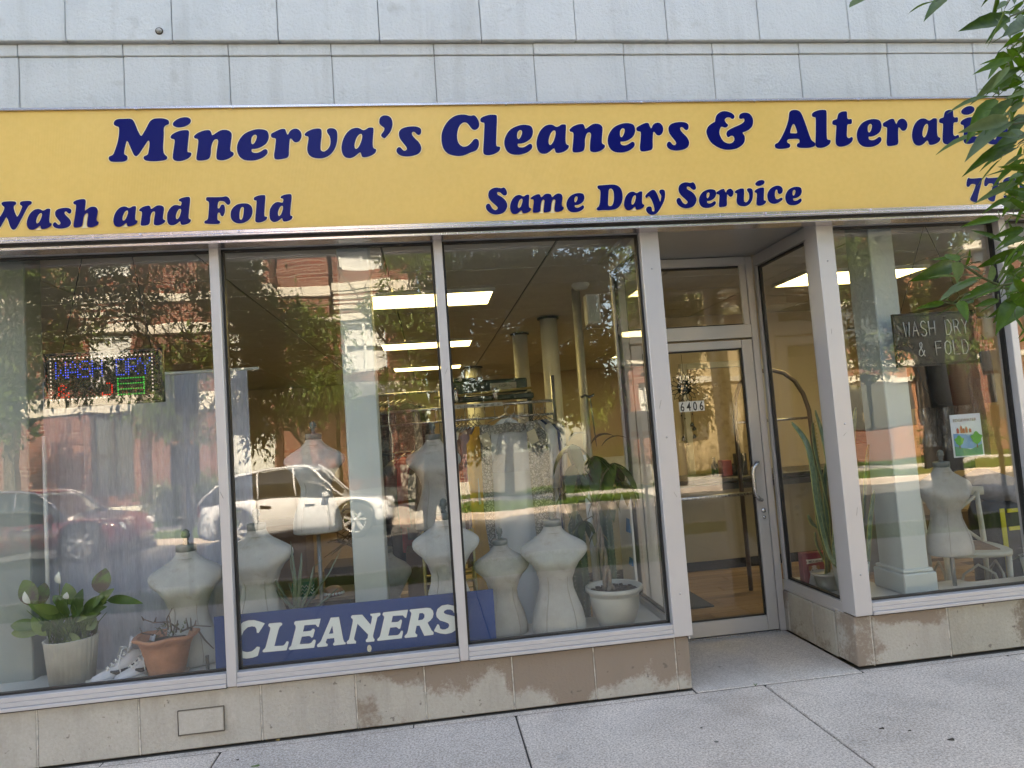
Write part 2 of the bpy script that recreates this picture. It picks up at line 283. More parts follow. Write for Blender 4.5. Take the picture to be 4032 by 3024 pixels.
SIGN_TEXT=[('M',1,-1.603),('i',1,-1.285),('n',1,-1.165),('e',1,-0.944),('r',1,-0.761),('v',1,-0.581),('a',1,-0.386),("'",1,-0.17),('s',1,-0.085),('C',1,0.17),('l',1,0.398),('e',1,0.526),('a',1,0.712),('n',1,0.912),('e',1,1.133),('r',1,1.312),('s',1,1.488),('&',1,1.739),('A',1,2.16),('l',1,2.418),('t',1,2.545),('e',1,2.695),('r',1,2.876),('a',1,3.061),('t',1,3.256),('i',1,3.4),('o',1,3.54),('W',2,-2.214),('a',2,-2.016),('s',2,-1.889),('h',2,-1.788),('a',2,-1.59),('n',2,-1.459),('d',2,-1.319),('F',2,-1.13),('o',2,-0.992),('l',2,-0.868),('d',2,-0.789),('S',2,0.395),('a',2,0.532),('m',2,0.655),('e',2,0.859),('D',2,1.035),('a',2,1.199),('y',2,1.329),('S',2,1.517),('e',2,1.654),('r',2,1.767),('v',2,1.88),('i',2,2.004),('c',2,2.081),('e',2,2.193),('7',2,3.39),('7',2,3.511),('3',2,3.634),('-',2,3.75)]
BLUE_TEXT=[('C',[[(-1.0895,0.6041),(-1.0693,0.6203),(-1.042,0.6267),(-1.012,0.6252),(-0.9823,0.6144),(-0.9557,0.6015),(-0.991,0.554),(-0.9999,0.5565),(-1.0006,0.5749),(-1.0075,0.5894),(-1.0254,0.5934),(-1.0466,0.5904),(-1.0684,0.5728),(-1.0881,0.5322),(-1.0938,0.5053),(-1.0903,0.4806),(-1.076,0.4654),(-1.0553,0.4586),(-1.0313,0.4605),(-1.0127,0.4723),(-1.0032,0.4828),(-0.9883,0.4788),(-0.9888,0.4697),(-1.0009,0.4329),(-1.0268,0.4265),(-1.0598,0.4256),(-1.0924,0.4322),(-1.1099,0.4432),(-1.1176,0.4714),(-1.1188,0.5141),(-1.1092,0.5649)]]),('L',[[(-0.9379,0.5929),(-0.9316,0.599),(-0.8709,0.5977),(-0.8637,0.5899),(-0.8671,0.5825),(-0.878,0.576),(-0.8847,0.5628),(-0.9115,0.4758),(-0.8646,0.4732),(-0.8552,0.4798),(-0.847,0.4928),(-0.8378,0.494),(-0.8351,0.4869),(-0.8477,0.4468),(-0.9686,0.4486),(-0.9753,0.4545),(-0.971,0.4617),(-0.9601,0.4697),(-0.9551,0.4813),(-0.9285,0.5674),(-0.9289,0.5782),(-0.9367,0.5851)]]),('E',[[(-0.8012,0.5896),(-0.7947,0.5966),(-0.6581,0.5974),(-0.6711,0.5544),(-0.6773,0.5535),(-0.683,0.5619),(-0.6873,0.5685),(-0.7471,0.5701),(-0.7564,0.5371),(-0.7212,0.5365),(-0.7118,0.5386),(-0.7037,0.547),(-0.6961,0.5456),(-0.6928,0.5381),(-0.7045,0.5023),(-0.7123,0.4991),(-0.718,0.5068),(-0.7255,0.5107),(-0.7638,0.5107),(-0.7779,0.4716),(-0.7245,0.469),(-0.7136,0.4739),(-0.7037,0.4868),(-0.6945,0.4873),(-0.6909,0.4792),(-0.7012,0.4449),(-0.8294,0.4464),(-0.8367,0.4533),(-0.8334,0.4591),(-0.8223,0.4686),(-0.8187,0.4805),(-0.7933,0.5625),(-0.7943,0.5734),(-0.8,0.5817)]]),('A',[[(-0.6041,0.5962),(-0.5601,0.5958),(-0.5439,0.4745),(-0.54,0.4616),(-0.5311,0.453),(-0.5331,0.4454),(-0.595,0.4449),(-0.6,0.451),(-0.5975,0.4569),(-0.5909,0.464),(-0.5914,0.4851),(-0.63,0.4851),(-0.6379,0.469),(-0.6373,0.4627),(-0.6284,0.4556),(-0.6305,0.445),(-0.6812,0.4452),(-0.6864,0.4525),(-0.682,0.4613),(-0.6693,0.4692),(-0.6627,0.4778)],[(-0.598,0.5531),(-0.5947,0.5108),(-0.6188,0.5103)]]),('N',[[(-0.4952,0.5904),(-0.4886,0.5975),(-0.4341,0.5957),(-0.3905,0.5359),(-0.3803,0.577),(-0.3816,0.5819),(-0.39,0.589),(-0.3887,0.5951),(-0.3368,0.5961),(-0.3335,0.5879),(-0.3393,0.5791),(-0.3505,0.5755),(-0.3543,0.565),(-0.3812,0.4771),(-0.3804,0.4646),(-0.3741,0.4546),(-0.3769,0.444),(-0.4175,0.4442),(-0.4228,0.451),(-0.4199,0.4579),(-0.4117,0.4648),(-0.4074,0.4846),(-0.4616,0.5495),(-0.4846,0.4725),(-0.4835,0.4631),(-0.4747,0.4544),(-0.4768,0.4437),(-0.5233,0.4456),(-0.5267,0.4521),(-0.5225,0.461),(-0.5128,0.4677),(-0.5091,0.4782),(-0.4857,0.566),(-0.4866,0.577),(-0.494,0.584)]]),('E',[[(-0.323,0.5884),(-0.3163,0.5962),(-0.1817,0.597),(-0.1938,0.5548),(-0.2002,0.5539),(-0.206,0.5623),(-0.2119,0.5692),(-0.2672,0.5717),(-0.2771,0.5373),(-0.2424,0.5362),(-0.2343,0.5401),(-0.2275,0.5472),(-0.2197,0.5449),(-0.2186,0.5369),(-0.2304,0.4989),(-0.2384,0.4972),(-0.2437,0.5034),(-0.2504,0.5088),(-0.2857,0.5093),(-0.2986,0.4662),(-0.2467,0.4645),(-0.2369,0.4698),(-0.2264,0.4859),(-0.2186,0.4851),(-0.2165,0.477),(-0.2257,0.4451),(-0.3564,0.4449),(-0.3608,0.4516),(-0.3557,0.4573),(-0.3458,0.4656),(-0.3403,0.4791),(-0.3148,0.5672),(-0.3153,0.5751),(-0.3219,0.5805)]]),('R',[[(-0.174,0.5921),(-0.1674,0.5968),(-0.0764,0.5971),(-0.0574,0.593),(-0.044,0.5774),(-0.0419,0.5598),(-0.048,0.5398),(-0.0617,0.5254),(-0.0783,0.5152),(-0.0587,0.4715),(-0.0483,0.4594),(-0.0489,0.4484),(-0.0555,0.4453),(-0.1002,0.4453),(-0.1237,0.5041),(-0.1396,0.5045),(-0.1498,0.4684),(-0.1455,0.4601),(-0.1388,0.4547),(-0.1417,0.444),(-0.2052,0.4445),(-0.2105,0.4504),(-0.2076,0.4573),(-0.1959,0.467),(-0.1904,0.479),(-0.164,0.5738),(-0.1667,0.5819)],[(-0.1195,0.5718),(-0.1004,0.5705),(-0.0921,0.5602),(-0.0941,0.5446),(-0.1043,0.5346),(-0.1299,0.5325)]]),('S',[[(0.0782,0.5507),(0.0735,0.5528),(0.0663,0.5662),(0.0539,0.5745),(0.0347,0.5764),(0.0182,0.5695),(0.015,0.5603),(0.0266,0.5512),(0.0771,0.5334),(0.0923,0.5191),(0.0956,0.4966),(0.0892,0.4719),(0.0753,0.4575),(0.052,0.4457),(0.0196,0.4421),(-0.0121,0.4493),(-0.0432,0.4636),(-0.0434,0.4699),(-0.0249,0.4995),(-0.0169,0.4993),(-0.0127,0.4888),(-0.0104,0.4759),(0.002,0.4689),(0.0181,0.4682),(0.0345,0.4744),(0.0417,0.4863),(0.0393,0.4976),(0.0238,0.5071),(-0.0075,0.5199),(-0.0255,0.5407),(-0.0275,0.5599),(-0.0179,0.5843),(0.0073,0.6007),(0.0397,0.6032),(0.0777,0.5921),(0.0963,0.5807),(0.0879,0.5513)]])]
# ================================================================== MATERIALS
def m_painted_stone():
    t = NT('painted_stone'); v = t.world(); 
    n1 = t.noise(v, 1.3, 6, .6); n2 = t.noise(v, 55, 6, .7); n3 = t.noise(v, 9, 5)
    c = t.ramp(n1, [(.25, (.50,.52,.535)), (.5, (.565,.58,.59)), (.8, (.61,.62,.625))])
    d = t.ramp(n3, [(.60, (1,1,1)), (.78, (.82,.81,.79))])
    c = t.mix(1.0, c, d, 'MULTIPLY')
    sx = t.noise(t.world((7, 7, .7)), 1.0, 4, .6); c = t.mix(t.ramp(sx, [(.52, 0.0), (.72, .35)]), c, (.36,.36,.35))
    return t.done(t.bsdf(c, .75, 0, .25, t.bump(n2, .85, .012)))
def m_base_stone(name, c0, c1, stain, lo, hi, seed):
    t = NT(name); v = t.world()
    n0 = t.noise(v, 60, 5, .7); n1 = t.noise(v, 2.3, 3, .5, .3); n2 = t.noise(v, 45, 5, .8)
    s2 = t.math('ADD', n1, t.math('MULTIPLY', t.math('SUBTRACT', n2, .5), .28))
    g = t.n('ShaderNodeSeparateXYZ'); t.l(v, g.inputs[0])
    zz = t.math('MULTIPLY', t.math('SUBTRACT', g.outputs['Z'], .12), seed)
    s3 = t.math('ADD', s2, zz)
    c = t.ramp(n0, [(.25, c0), (.75, c1)])
    n5 = t.noise(v, 4.0, 5, .6); c = t.mix(t.ramp(n5, [(.35, 0.0), (.8, .45)]), c, tuple(x*.8 for x in c0))
    c = t.mix(t.ramp(s3, [(lo, 0.0), (hi, 1.0)]), c, stain)
    c = t.mix(t.ramp(t.noise(t.world((6,6,1.2)), 1.0, 5, .7), [(.5, 0.0), (.75, .35)]), c, (.20,.17,.14)); pit = t.noise(v, 26, 2, .5); c = t.mix(t.ramp(pit, [(.70, 0.0), (.74, .65)]), c, (.12,.10,.09))
    return t.done(t.bsdf(c, .85, 0, .2, t.bump(n0, .6, .008)))
def m_concrete(name, lo, hi, broom=0.0, dark=.5, patches=True):
    t = NT(name); v = t.world()
    n1 = t.noise(v, 95, 5, .85); n2 = t.noise(v, 1.6, 6, .65); n3 = t.noise(v, 38, 5, .8)
    c = t.ramp(n1, [(.34, tuple(x*dark for x in lo)), (.46, lo), (.56, hi), (.68, tuple(min(.9, x*1.4) for x in hi))])
    c = t.mix(1.0, c, t.ramp(n2, [(.3, (.80,.79,.78)), (.7, (1.08,1.07,1.06))]), 'MULTIPLY')
    c = t.mix(1.0, c, t.ramp(n3, [(.32, (.80,.80,.80)), (.5, (1,1,1))]), 'MULTIPLY')
    vo = t.n('ShaderNodeTexVoronoi'); t.l(v, vo.inputs['Vector']); vo.inputs['Scale'].default_value = 3.4; vo.inputs['Randomness'].default_value = 1
    spot = t.ramp(vo.outputs['Distance'], [(.03, 1.0), (.045, 0.0)]); gate = t.ramp(t.noise(v, 1.1, 2), [(.40, 0.0), (.46, .8)])
    c = t.mix(t.math('MULTIPLY', spot, gate), c, (.06,.06,.06))
    st = t.ramp(t.noise(v, .9, 4, .6), [(.62, 0.0), (.75, .35)]); c = t.mix(st, c, (.24,.19,.15))
    oi = t.n('ShaderNodeObjectInfo'); c = t.mix(1.0, c, t.ramp(oi.outputs['Random'], [(0, (.90,.90,.91)), (1, (1.08,1.06,1.04))]), 'MULTIPLY')
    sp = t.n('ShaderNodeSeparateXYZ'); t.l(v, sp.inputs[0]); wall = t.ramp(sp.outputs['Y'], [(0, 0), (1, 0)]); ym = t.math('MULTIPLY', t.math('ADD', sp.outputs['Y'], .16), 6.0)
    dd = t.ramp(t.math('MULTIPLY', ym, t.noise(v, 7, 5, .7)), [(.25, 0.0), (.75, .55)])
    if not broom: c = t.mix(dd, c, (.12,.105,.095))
    mo = t.noise(v, 4.5, 5, .65, .5); c = t.mix(t.ramp(mo, [(.55, 0.0), (.72, .28)]), c, (.20,.18,.165))
    h = n1
    if broom:
        wv = t.n('ShaderNodeTexWave'); t.l(t.world((1,1,1)), wv.inputs['Vector']); wv.bands_direction = 'X'; wv.inputs['Scale'].default_value = 24; wv.inputs['Distortion'].default_value = 6; wv.inputs['Detail'].default_value = 3; wv.inputs['Detail Scale'].default_value = 4
        c = t.mix(broom, c, t.ramp(wv.outputs['Fac'], [(0, tuple(x*.75 for x in lo)), (1, hi)]))
    return t.done(t.bsdf(c, .9, 0, .2, t.bump(h, .5, .004)))
def m_alu(name, c, rough=.42, metal=.35):
    t = NT(name); v = t.coord((1, 1, 1)); n1 = t.noise(v, 3, 4); n2 = t.noise(t.coord((400, 400, 8)), 1.0, 2)
    cc = t.ramp(n1, [(.3, tuple(x*.94 for x in c)), (.7, c)])
    sc = t.ramp(t.noise(v, 38, 5, .8), [(.70, 0.0), (.76, .25)]); cc = t.mix(sc, cc, tuple(x*.55 for x in c))
    return t.done(t.bsdf(cc, t.ramp(n2, [(.2, rough-.06), (.8, rough+.08)]), metal, .5))
def m_sign():
    t = NT('sign_face_yellow'); v = t.world()
    n1 = t.noise(v, .9, 3); n2 = t.noise(v, 30, 3)
    c = t.ramp(n1, [(.3, (.67,.425,.12)), (.7, (.75,.485,.155))]); c = t.mix(.04, c, t.ramp(n2, [(.4, (.4,.3,.1)), (.6, (.9,.7,.3))]))
    wv = t.n('ShaderNodeTexWave'); t.l(v, wv.inputs['Vector']); wv.bands_direction = 'X'; wv.inputs['Scale'].default_value = 42.0
    return t.done(t.bsdf(c, .24, 0, .22, t.bump(wv.outputs['Fac'], .18, .002)))
def m_sign_blue():
    t = NT('sign_letter_blue'); v = t.world()
    wv = t.n('ShaderNodeTexWave'); t.l(v, wv.inputs['Vector']); wv.bands_direction = 'X'; wv.inputs['Scale'].default_value = 42.0
    n1 = t.noise(v, 2, 3); c = t.ramp(n1, [(.3, (.0010,.0035,.095)), (.7, (.0016,.005,.115))])
    return t.done(t.bsdf(c, .22, 0, .14, t.bump(wv.outputs['Fac'], .18, .002)))
def m_glass(name='window_glass', tint=(.975,.98,.975), wob=.00012, wscale=1.7, base=.052):
    t = NT(name); v = t.world((1, 1, 1.6))
    n1 = t.noise(v, wscale, 2, .4); n2 = t.noise(t.world((2.5, 1, 9)), 1.0, 1, .3)
    h = t.math('ADD', n1, t.math('MULTIPLY', n2, .25))
    nm = t.bump(h, 1.0, wob*8)
    lw = t.n('ShaderNodeLayerWeight'); lw.inputs['Blend'].default_value = .5
    p5 = t.math('POWER', lw.outputs['Facing'], 5.0); fac = t.math('ADD', base, t.math('MULTIPLY', p5, .9-base))
    tr = t.n('ShaderNodeBsdfTransparent'); tr.inputs[0].default_value = col(tint)
    gl = t.n('ShaderNodeBsdfGlossy'); gl.inputs['Roughness'].default_value = 0.0; gl.inputs['Color'].default_value = (1,1,1,1); t.l(nm, gl.inputs['Normal'])
    mx = t.n('ShaderNodeMixShader'); t.l(fac, mx.inputs[0]); t.l(tr.outputs[0], mx.inputs[1]); t.l(gl.outputs[0], mx.inputs[2])
    # thin film of street dust that catches daylight
    df = t.n('ShaderNodeBsdfDiffuse'); df.inputs[0].default_value = (.5,.5,.47,1)
    dust = t.ramp(t.noise(t.world((1,1,.5)), 2.2, 6, .7), [(.35, .001), (.75, .012)])
    m2 = t.n('ShaderNodeMixShader'); t.l(dust, m2.inputs[0]); t.l(mx.outputs[0], m2.inputs[1]); t.l(df.outputs[0], m2.inputs[2])
    return t.done(m2)
def m_emit(name, c, strength, lines=False):
    t = NT(name)
    e = t.n('ShaderNodeEmission'); e.inputs[1].default_value = strength; e.inputs[0].default_value = col(c)
    if lines:
        wv = t.n('ShaderNodeTexWave'); t.l(t.coord(), wv.inputs['Vector']); wv.bands_direction = 'Y'; wv.inputs['Scale'].default_value = 2.05
        cc = t.ramp(wv.outputs['Fac'], [(.2, tuple(x*.62 for x in c)), (.8, c)]); t.l(cc, e.inputs[0])
    return t.done(e)
def m_leaf(name, c0, c1, trans=.3, rough=.45, scale=8, vein=False, spec=.4):
    t = NT(name)
    oi = t.n('ShaderNodeObjectInfo'); v = t.coord(); n1 = t.noise(v, scale, 3); 
    f = t.math('ADD', t.math('MULTIPLY', n1, .7), t.math('MULTIPLY', oi.outputs['Random'], .35))
    c = t.ramp(f, [(.25, c0), (.75, c1)])
    b = t.bsdf(c, rough, 0, spec)
    tr = t.n('ShaderNodeBsdfTranslucent'); t.l(t.mix(1.0, c, (1.5,1.35,.6), 'MULTIPLY'), tr.inputs[0])
    mx = t.n('ShaderNodeMixShader'); mx.inputs[0].default_value = trans; t.l(b.outputs[0], mx.inputs[1]); t.l(tr.outputs[0], mx.inputs[2])
    t.l(mx.outputs[0], t.out.inputs[0]); return t.m
def m_brick(name='red_brick', scale=1.0):
    t = NT(name); g = t.n('ShaderNodeNewGeometry'); sp = t.n('ShaderNodeSeparateXYZ'); t.l(g.outputs['Position'], sp.inputs[0])
    xy = t.math('ADD', sp.outputs['X'], sp.outputs['Y']); cb = t.n('ShaderNodeCombineXYZ'); t.l(xy, cb.inputs[0]); t.l(sp.outputs['Z'], cb.inputs[1])
    bt = t.n('ShaderNodeTexBrick'); t.l(cb.outputs[0], bt.inputs['Vector'])
    bt.inputs['Scale'].default_value = 1.0; bt.inputs['Brick Width'].default_value = .225; bt.inputs['Row Height'].default_value = .078; bt.inputs['Mortar Size'].default_value = .011
    bt.inputs['Color1'].default_value = (.20,.055,.032,1); bt.inputs['Color2'].default_value = (.14,.036,.024,1); bt.inputs['Mortar'].default_value = (.28,.22,.18,1)
    n1 = t.noise(t.world(), .8, 4); c = t.mix(1.0, bt.outputs['Color'], t.ramp(n1, [(.3, (.75,.75,.75)), (.7, (1.1,1.1,1.1))]), 'MULTIPLY')
    return t.done(t.bsdf(c, .85, 0, .2, t.bump(bt.outputs['Fac'], -.5, .01)))
def m_grass():
    t = NT('lawn_soil'); v = t.world(); n = t.noise(v, 3, 6, .7); n2 = t.noise(v, 40, 3)
    c = t.ramp(n, [(.3, (.055,.085,.018)), (.55, (.085,.14,.026)), (.75, (.16,.14,.06))]); c = t.mix(1.0, c, t.ramp(n2, [(.3, (.6,.6,.6)), (.7, (1.3,1.3,1.3))]), 'MULTIPLY')
    return t.done(t.bsdf(c, .95, 0, .1, t.bump(n2, 1, .04)))
def m_wood():
    t = NT('floor_wood'); oi = t.n('ShaderNodeObjectInfo'); v = t.world((1.2, 9, 1)); n = t.noise(v, 1.6, 6, .6, .6)
    f = t.math('ADD', t.math('MULTIPLY', n, .75), t.math('MULTIPLY', oi.outputs['Random'], .3))
    c = t.ramp(f, [(.3, (.13,.075,.040)), (.55, (.27,.17,.095)), (.8, (.36,.25,.15))])
    return t.done(t.bsdf(c, .38, 0, .5))
def m_lace(name, c0, c1, sc):
    t = NT(name); v = t.coord((1,.2,1))
    vo = t.n('ShaderNodeTexVoronoi'); t.l(v, vo.inputs['Vector']); vo.inputs['Scale'].default_value = sc; vo.feature = 'DISTANCE_TO_EDGE'
    n = t.noise(v, sc*1.3, 4, .7, 1.5); f = t.math('ADD', t.math('MULTIPLY', vo.outputs['Distance'], 1.2), t.math('MULTIPLY', t.math('SUBTRACT', n, .5), 1.6))
    c = t.ramp(f, [(.12, c1), (.30, c0), (.42, c0), (.5, c1)])
    return t.done(t.bsdf(c, .9, 0, .1, t.bump(f, .5, .004)))
def m_spath(name, c, edge, spots):
    t = NT(name); v = t.coord(); n = t.noise(v, spots, 5, .7)
    return t.done(t.bsdf(t.ramp(n, [(.42, c), (.56, edge)]), .5, 0, .4))
def m_asphalt():
    t = NT('asphalt'); v = t.world(); n = t.noise(v, 120, 3, .8); n2 = t.noise(v, .5, 5)
    c = t.ramp(n, [(.3, (.10,.10,.10)), (.7, (.17,.168,.165))]); c = t.mix(1.0, c, t.ramp(n2, [(.3, (.8,.8,.8)), (.7, (1.15,1.15,1.15))]), 'MULTIPLY')
    return t.done(t.bsdf(c, .85, 0, .3, t.bump(n, .4, .005)))
def m_bark():
    t = NT('bark'); v = t.world((1, 1, .28)); n = t.noise(v, 22, 6, .75, .8); vo = t.n('ShaderNodeTexVoronoi'); t.l(v, vo.inputs['Vector']); vo.inputs['Scale'].default_value = 26
    f = t.math('MULTIPLY', n, t.math('ADD', vo.outputs['Distance'], .55))
    return t.done(t.bsdf(t.ramp(f, [(.2, (.035,.028,.022)), (.6, (.16,.135,.11))]), .95, 0, .1, t.bump(f, 1.0, .03)))
def m_curtain():
    t = NT('sheer_curtain'); v = t.coord((1,1,.12)); n = t.noise(v, 130, 4, .7)
    c = t.ramp(n, [(.3, (.44,.46,.54)), (.7, (.58,.60,.68))])
    b = t.bsdf(c, .9, 0, .1, t.bump(n, .5, .004)); tr = t.n('ShaderNodeBsdfTranslucent'); t.l(c, tr.inputs[0]); mx = t.n('ShaderNodeMixShader'); mx.inputs[0].default_value = .3
    t.l(b.outputs[0], mx.inputs[1]); t.l(tr.outputs[0], mx.inputs[2]); t.l(mx.outputs[0], t.out.inputs[0]); return t.m
def m_plastic():
    t = NT('garment_bag_film'); v = t.coord(); n = t.noise(v, 14, 3, .5, 1.2)
    gl = t.n('ShaderNodeBsdfGlossy'); gl.inputs['Roughness'].default_value = .12; t.l(t.bump(n, 1.0, .05), gl.inputs['Normal'])
    tr = t.n('ShaderNodeBsdfTransparent'); tr.inputs[0].default_value = (.9,.9,.92,1); lw = t.n('ShaderNodeLayerWeight'); lw.inputs[0].default_value = .35; t.l(t.bump(n, 1.0, .05), lw.inputs['Normal'])
    f = t.ramp(lw.outputs['Facing'], [(.1, .08), (.9, .55)]); mx = t.n('ShaderNodeMixShader'); t.l(f, mx.inputs[0]); t.l(tr.outputs[0], mx.inputs[1]); t.l(gl.outputs[0], mx.inputs[2])
    t.l(mx.outputs[0], t.out.inputs[0]); return t.m

STONE = m_painted_stone()
BASE_A = m_base_stone('base_stone_pale', (.38,.355,.32), (.48,.45,.41), (.25,.20,.16), .74, .80, .0)
BASE_B = m_base_stone('base_stone_stained', (.36,.335,.30), (.45,.42,.375), (.245,.195,.158), .48, .555, .75)
BASE_C = m_base_stone('base_stone_damp', (.33,.31,.265), (.42,.395,.345), (.20,.165,.13), .53, .60, .2)
CONC = m_concrete('sidewalk_concrete', (.47,.405,.36), (.69,.61,.55), 0, .5)
CONC2 = m_concrete('entry_concrete', (.44,.39,.35), (.62,.56,.51), .3, .75)
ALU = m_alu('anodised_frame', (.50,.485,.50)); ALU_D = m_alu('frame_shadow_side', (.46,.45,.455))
GASKET = mat('gasket_black', (.008,.008,.009), .5, bump=0)
CHROME = m_alu('sign_trim_metal', (.62,.58,.62), .22, .9)
SIGN_Y, SIGN_B = m_sign(), m_sign_blue()
CREAM = mat('letter_outline_cream', (.80,.66,.38), .35, bump=0, var=.03)
GLASS = m_glass(); GLASS_D = m_glass('door_glass', wob=.00012, base=.038)
TAN = mat('tan_wall_paint', (.64,.56,.43), .8, var=.06, scale=1.5, bump=.05)
WHITE = mat('white_paint', (.60,.62,.60), .55, var=.05, scale=3, bump=.05)
COLP = mat('pale_green_paint', (.50,.56,.545), .5, var=.05, scale=2, bump=.08, bscale=30)
TILE = mat('ceiling_tile', (.60,.585,.54), .95, var=.07, scale=5, bump=.4, bscale=120)
GRID = mat('ceiling_grid', (.14,.14,.13), .6)
LAMP = m_emit('lamp_diffuser', (1.0,.86,.40), 1.6, True)
WOOD = m_wood()
MATG = mat('rubber_mat', (.045,.05,.055), .9, bump=.5)
LEDGE = mat('ledge_paint', (.50,.50,.47), .5, var=.12, scale=4, bump=.2)
FORM = None
def m_form():
    t = NT('dress_form_linen'); v = t.coord(); n = t.noise(t.coord((1,1,1)), 320, 2, .6); n2 = t.noise(v, 5, 4)
    c = t.ramp(n2, [(.3, (.36,.36,.335)), (.7, (.49,.49,.465))]); c = t.mix(1.0, c, t.ramp(n, [(.3, (.86,.86,.86)), (.7, (1.05,1.05,1.05))]), 'MULTIPLY'); oi = t.n('ShaderNodeObjectInfo'); c = t.mix(1.0, c, t.ramp(oi.outputs['Random'], [(0, (.88,.87,.84)), (1, (1.06,1.06,1.07))]), 'MULTIPLY')
    c = t.mix(t.ramp(t.noise(v, 9, 5, .7), [(.58, 0.0), (.72, .4)]), c, (.24,.20,.15)); c = t.mix(t.ramp(t.noise(v, 45, 2), [(.74, 0.0), (.76, .6)]), c, (.12,.09,.07))
    return t.done(t.bsdf(c, .85, 0, .2, t.bump(n, .4, .003)))
FORM = m_form()
FORMCAP = mat('form_cap_grey', (.13,.155,.15), .35, var=.1)
GOLD = mat('gold_tube', (.42,.33,.12), .35, .6)
DARKM = mat('dark_metal', (.06,.06,.06), .4, .5)
STEEL = m_alu('brushed_steel', (.52,.52,.53), .25, .9)
BLACK = mat('black_plastic', (.012,.012,.014), .4)
BRICK = m_brick(); LIME = mat('limestone', (.60,.57,.50), .8, world=True, scale=2)
ASPH = m_asphalt(); LAWN = m_grass(); BARK = m_bark()
LEAF_OWN = m_leaf('ash_leaf', (.028,.068,.008), (.068,.145,.016), .42, .42, 8, False, .22)
LEAF_UNDER = m_leaf('ash_leaf_pale', (.075,.125,.06), (.13,.19,.10), .35, .45, 8, False, .2)
LEAF_FAR = m_leaf('locust_leaf', (.060,.105,.016), (.13,.19,.03), .4, .5, 1.5)
GRASSB = m_leaf('grass_blade', (.06,.12,.015), (.14,.24,.03), .35, .6, 2)
CURT = m_curtain(); FILM = m_plastic()

ALLOY = mat('wheel_alloy', (.62,.62,.63), .25, .35, bump=0)
# ================================================================== GROUND
S0 = lambda o: prop(o, kind='structure')
walk = S0(B('sidewalk', -24, 26, -4.0, .02, -.14, -.012, mat('joint_dirt', (.06,.055,.05), .95, world=True)))
gx = [-1.18-1.55*i for i in range(14, 0, -1)]+[-1.18, .37, 1.81, 3.345]+[3.345+1.53*i for i in range(1, 13)]
for a, b in zip(gx, gx[1:]):
    for y0, y1 in ((-1.62, -.035), (-3.2, -1.626), (-4.0, -3.206)):
        me = MB().box(a+.0045, b-.0045, y0, y1, -.10, random.uniform(-.0015, .0015)); o = me.build('slab', CONC, walk, bevel=.006)
S0(B('entry_slab', 1.410, 2.419, -.028, .86, -.10, .003, CONC2, bevel=.004))
for a, b in ((-24, 1.403), (2.425, 26)):
    n_ = max(1, int((b-a)/1.53)); 
    for i in range(n_): B('slab', a+(b-a)*i/n_+.002, a+(b-a)*(i+1)/n_-.002, -.0335, .0145, -.1, -.0008, CONC, walk, bevel=.003)
S0(B('gap_strip', -24, 26, -.034, .06, -.05, -.002, mat('joint_dirt', (0,0,0))))
# own kerb, road, far kerb, lawns, far pavement
S0(B('parkway_lawn', -30, 34, -5.2, -4.01, -.14, -.02, LAWN)); S0(B('kerb', -30, 34, -5.38, -5.205, -.30, .0, CONC, bevel=.012))
S0(B('road', -90, 90, -12.35, -5.38, -.40, -.15, ASPH)); S0(B('kerb', -90, 90, -12.52, -12.35, -.30, -.01, CONC, bevel=.012))
S0(B('far_lawn', -90, 90, -14.6, -12.521, -.30, -.02, LAWN)); S0(B('far_sidewalk', -90, 90, -16.6, -14.602, -.30, -.005, mat('far_concrete', (.44,.42,.38), .9, world=True)))
S0(B('far_lawn', -90, 90, -19.4, -16.602, -.30, -.02, LAWN)); S0(B('ground', -200, 200, -260, 60, -.9, -.42, mat('ground_soil', (.12,.11,.08), .95, world=True)))
p = mir(900, 1090, 13.0); DRIVES = [(p.x-.9, p.x+.9)]; S0(B('driveway', p.x-.9, p.x+.9, -16.7, -12.36, -.12, .004, mat('far_concrete', (1,1,1))))
p = mir(1530, 1010, 13.0); DRIVES.append((p.x-1.5, p.x+2.2)); S0(B('driveway', p.x-1.5, p.x+2.2, -16.7, -12.36, -.12, .004, mat('far_concrete', (1,1,1))))
# small litter and weeds on the pavement
def litter(x, y, s, lb, cat, m_, fl=.5):
    p_ = atz(x, y, .004); n_ = 7; V = [(p_.x+s*math.cos(q)*(1+.3*math.sin(3*q)), p_.y+s*fl*math.sin(q), .0025+.002*math.sin(2*q)) for q in np.linspace(0, 6.283, n_+1)[:-1]]
    V2 = [(a, b, c+.0025) for a, b, c in V]; mb = MB(); mb.loft([V, V2], smooth=False); prop(mb.build(cat.replace(' ', '_'), m_), lb, cat)
LM = mat('dead_leaf', (.06,.05,.04), .9); LG = mat('fallen_leaf_green', (.07,.13,.03), .7)
litter(552, 1654, .020, 'fallen green leaf at the bottom edge of the pavement', 'leaf', LG, .35); litter(600, 1598, .010, 'tiny yellowish leaf scrap near the stone base', 'leaf', mat('leaf_yellow', (.30,.22,.08), .8)); litter(513, 1641, .007, 'small black pebble on the left pavement', 'pebble', LM)
litter(2055, 1597, .016, 'largest dark gum spot on the right pavement', 'gum spot', LM, .6); litter(1905, 1573, .012, 'dark spot left of the largest gum spot', 'gum spot', LM, .6); litter(1965, 1578, .007, 'small dark spot between the two larger gum spots', 'gum spot', LM); litter(1515, 1572, .006, 'small dark spot in front of the entrance pavement joint', 'gum spot', LM)
gw = MB()
for x, y in ((1632, 1481),):
    p_ = atz(x, y, 0)
    for k in range(9): a = random.uniform(0, 6.28); gw.tube([p_, p_+Vector((math.cos(a)*.012, math.sin(a)*.008, .012))], [.0022, .0006], 4)
o = prop(gw.build('weed_tuft', LG), 'tiny green weeds in the joint before the entry slab', 'weeds', kind='stuff')
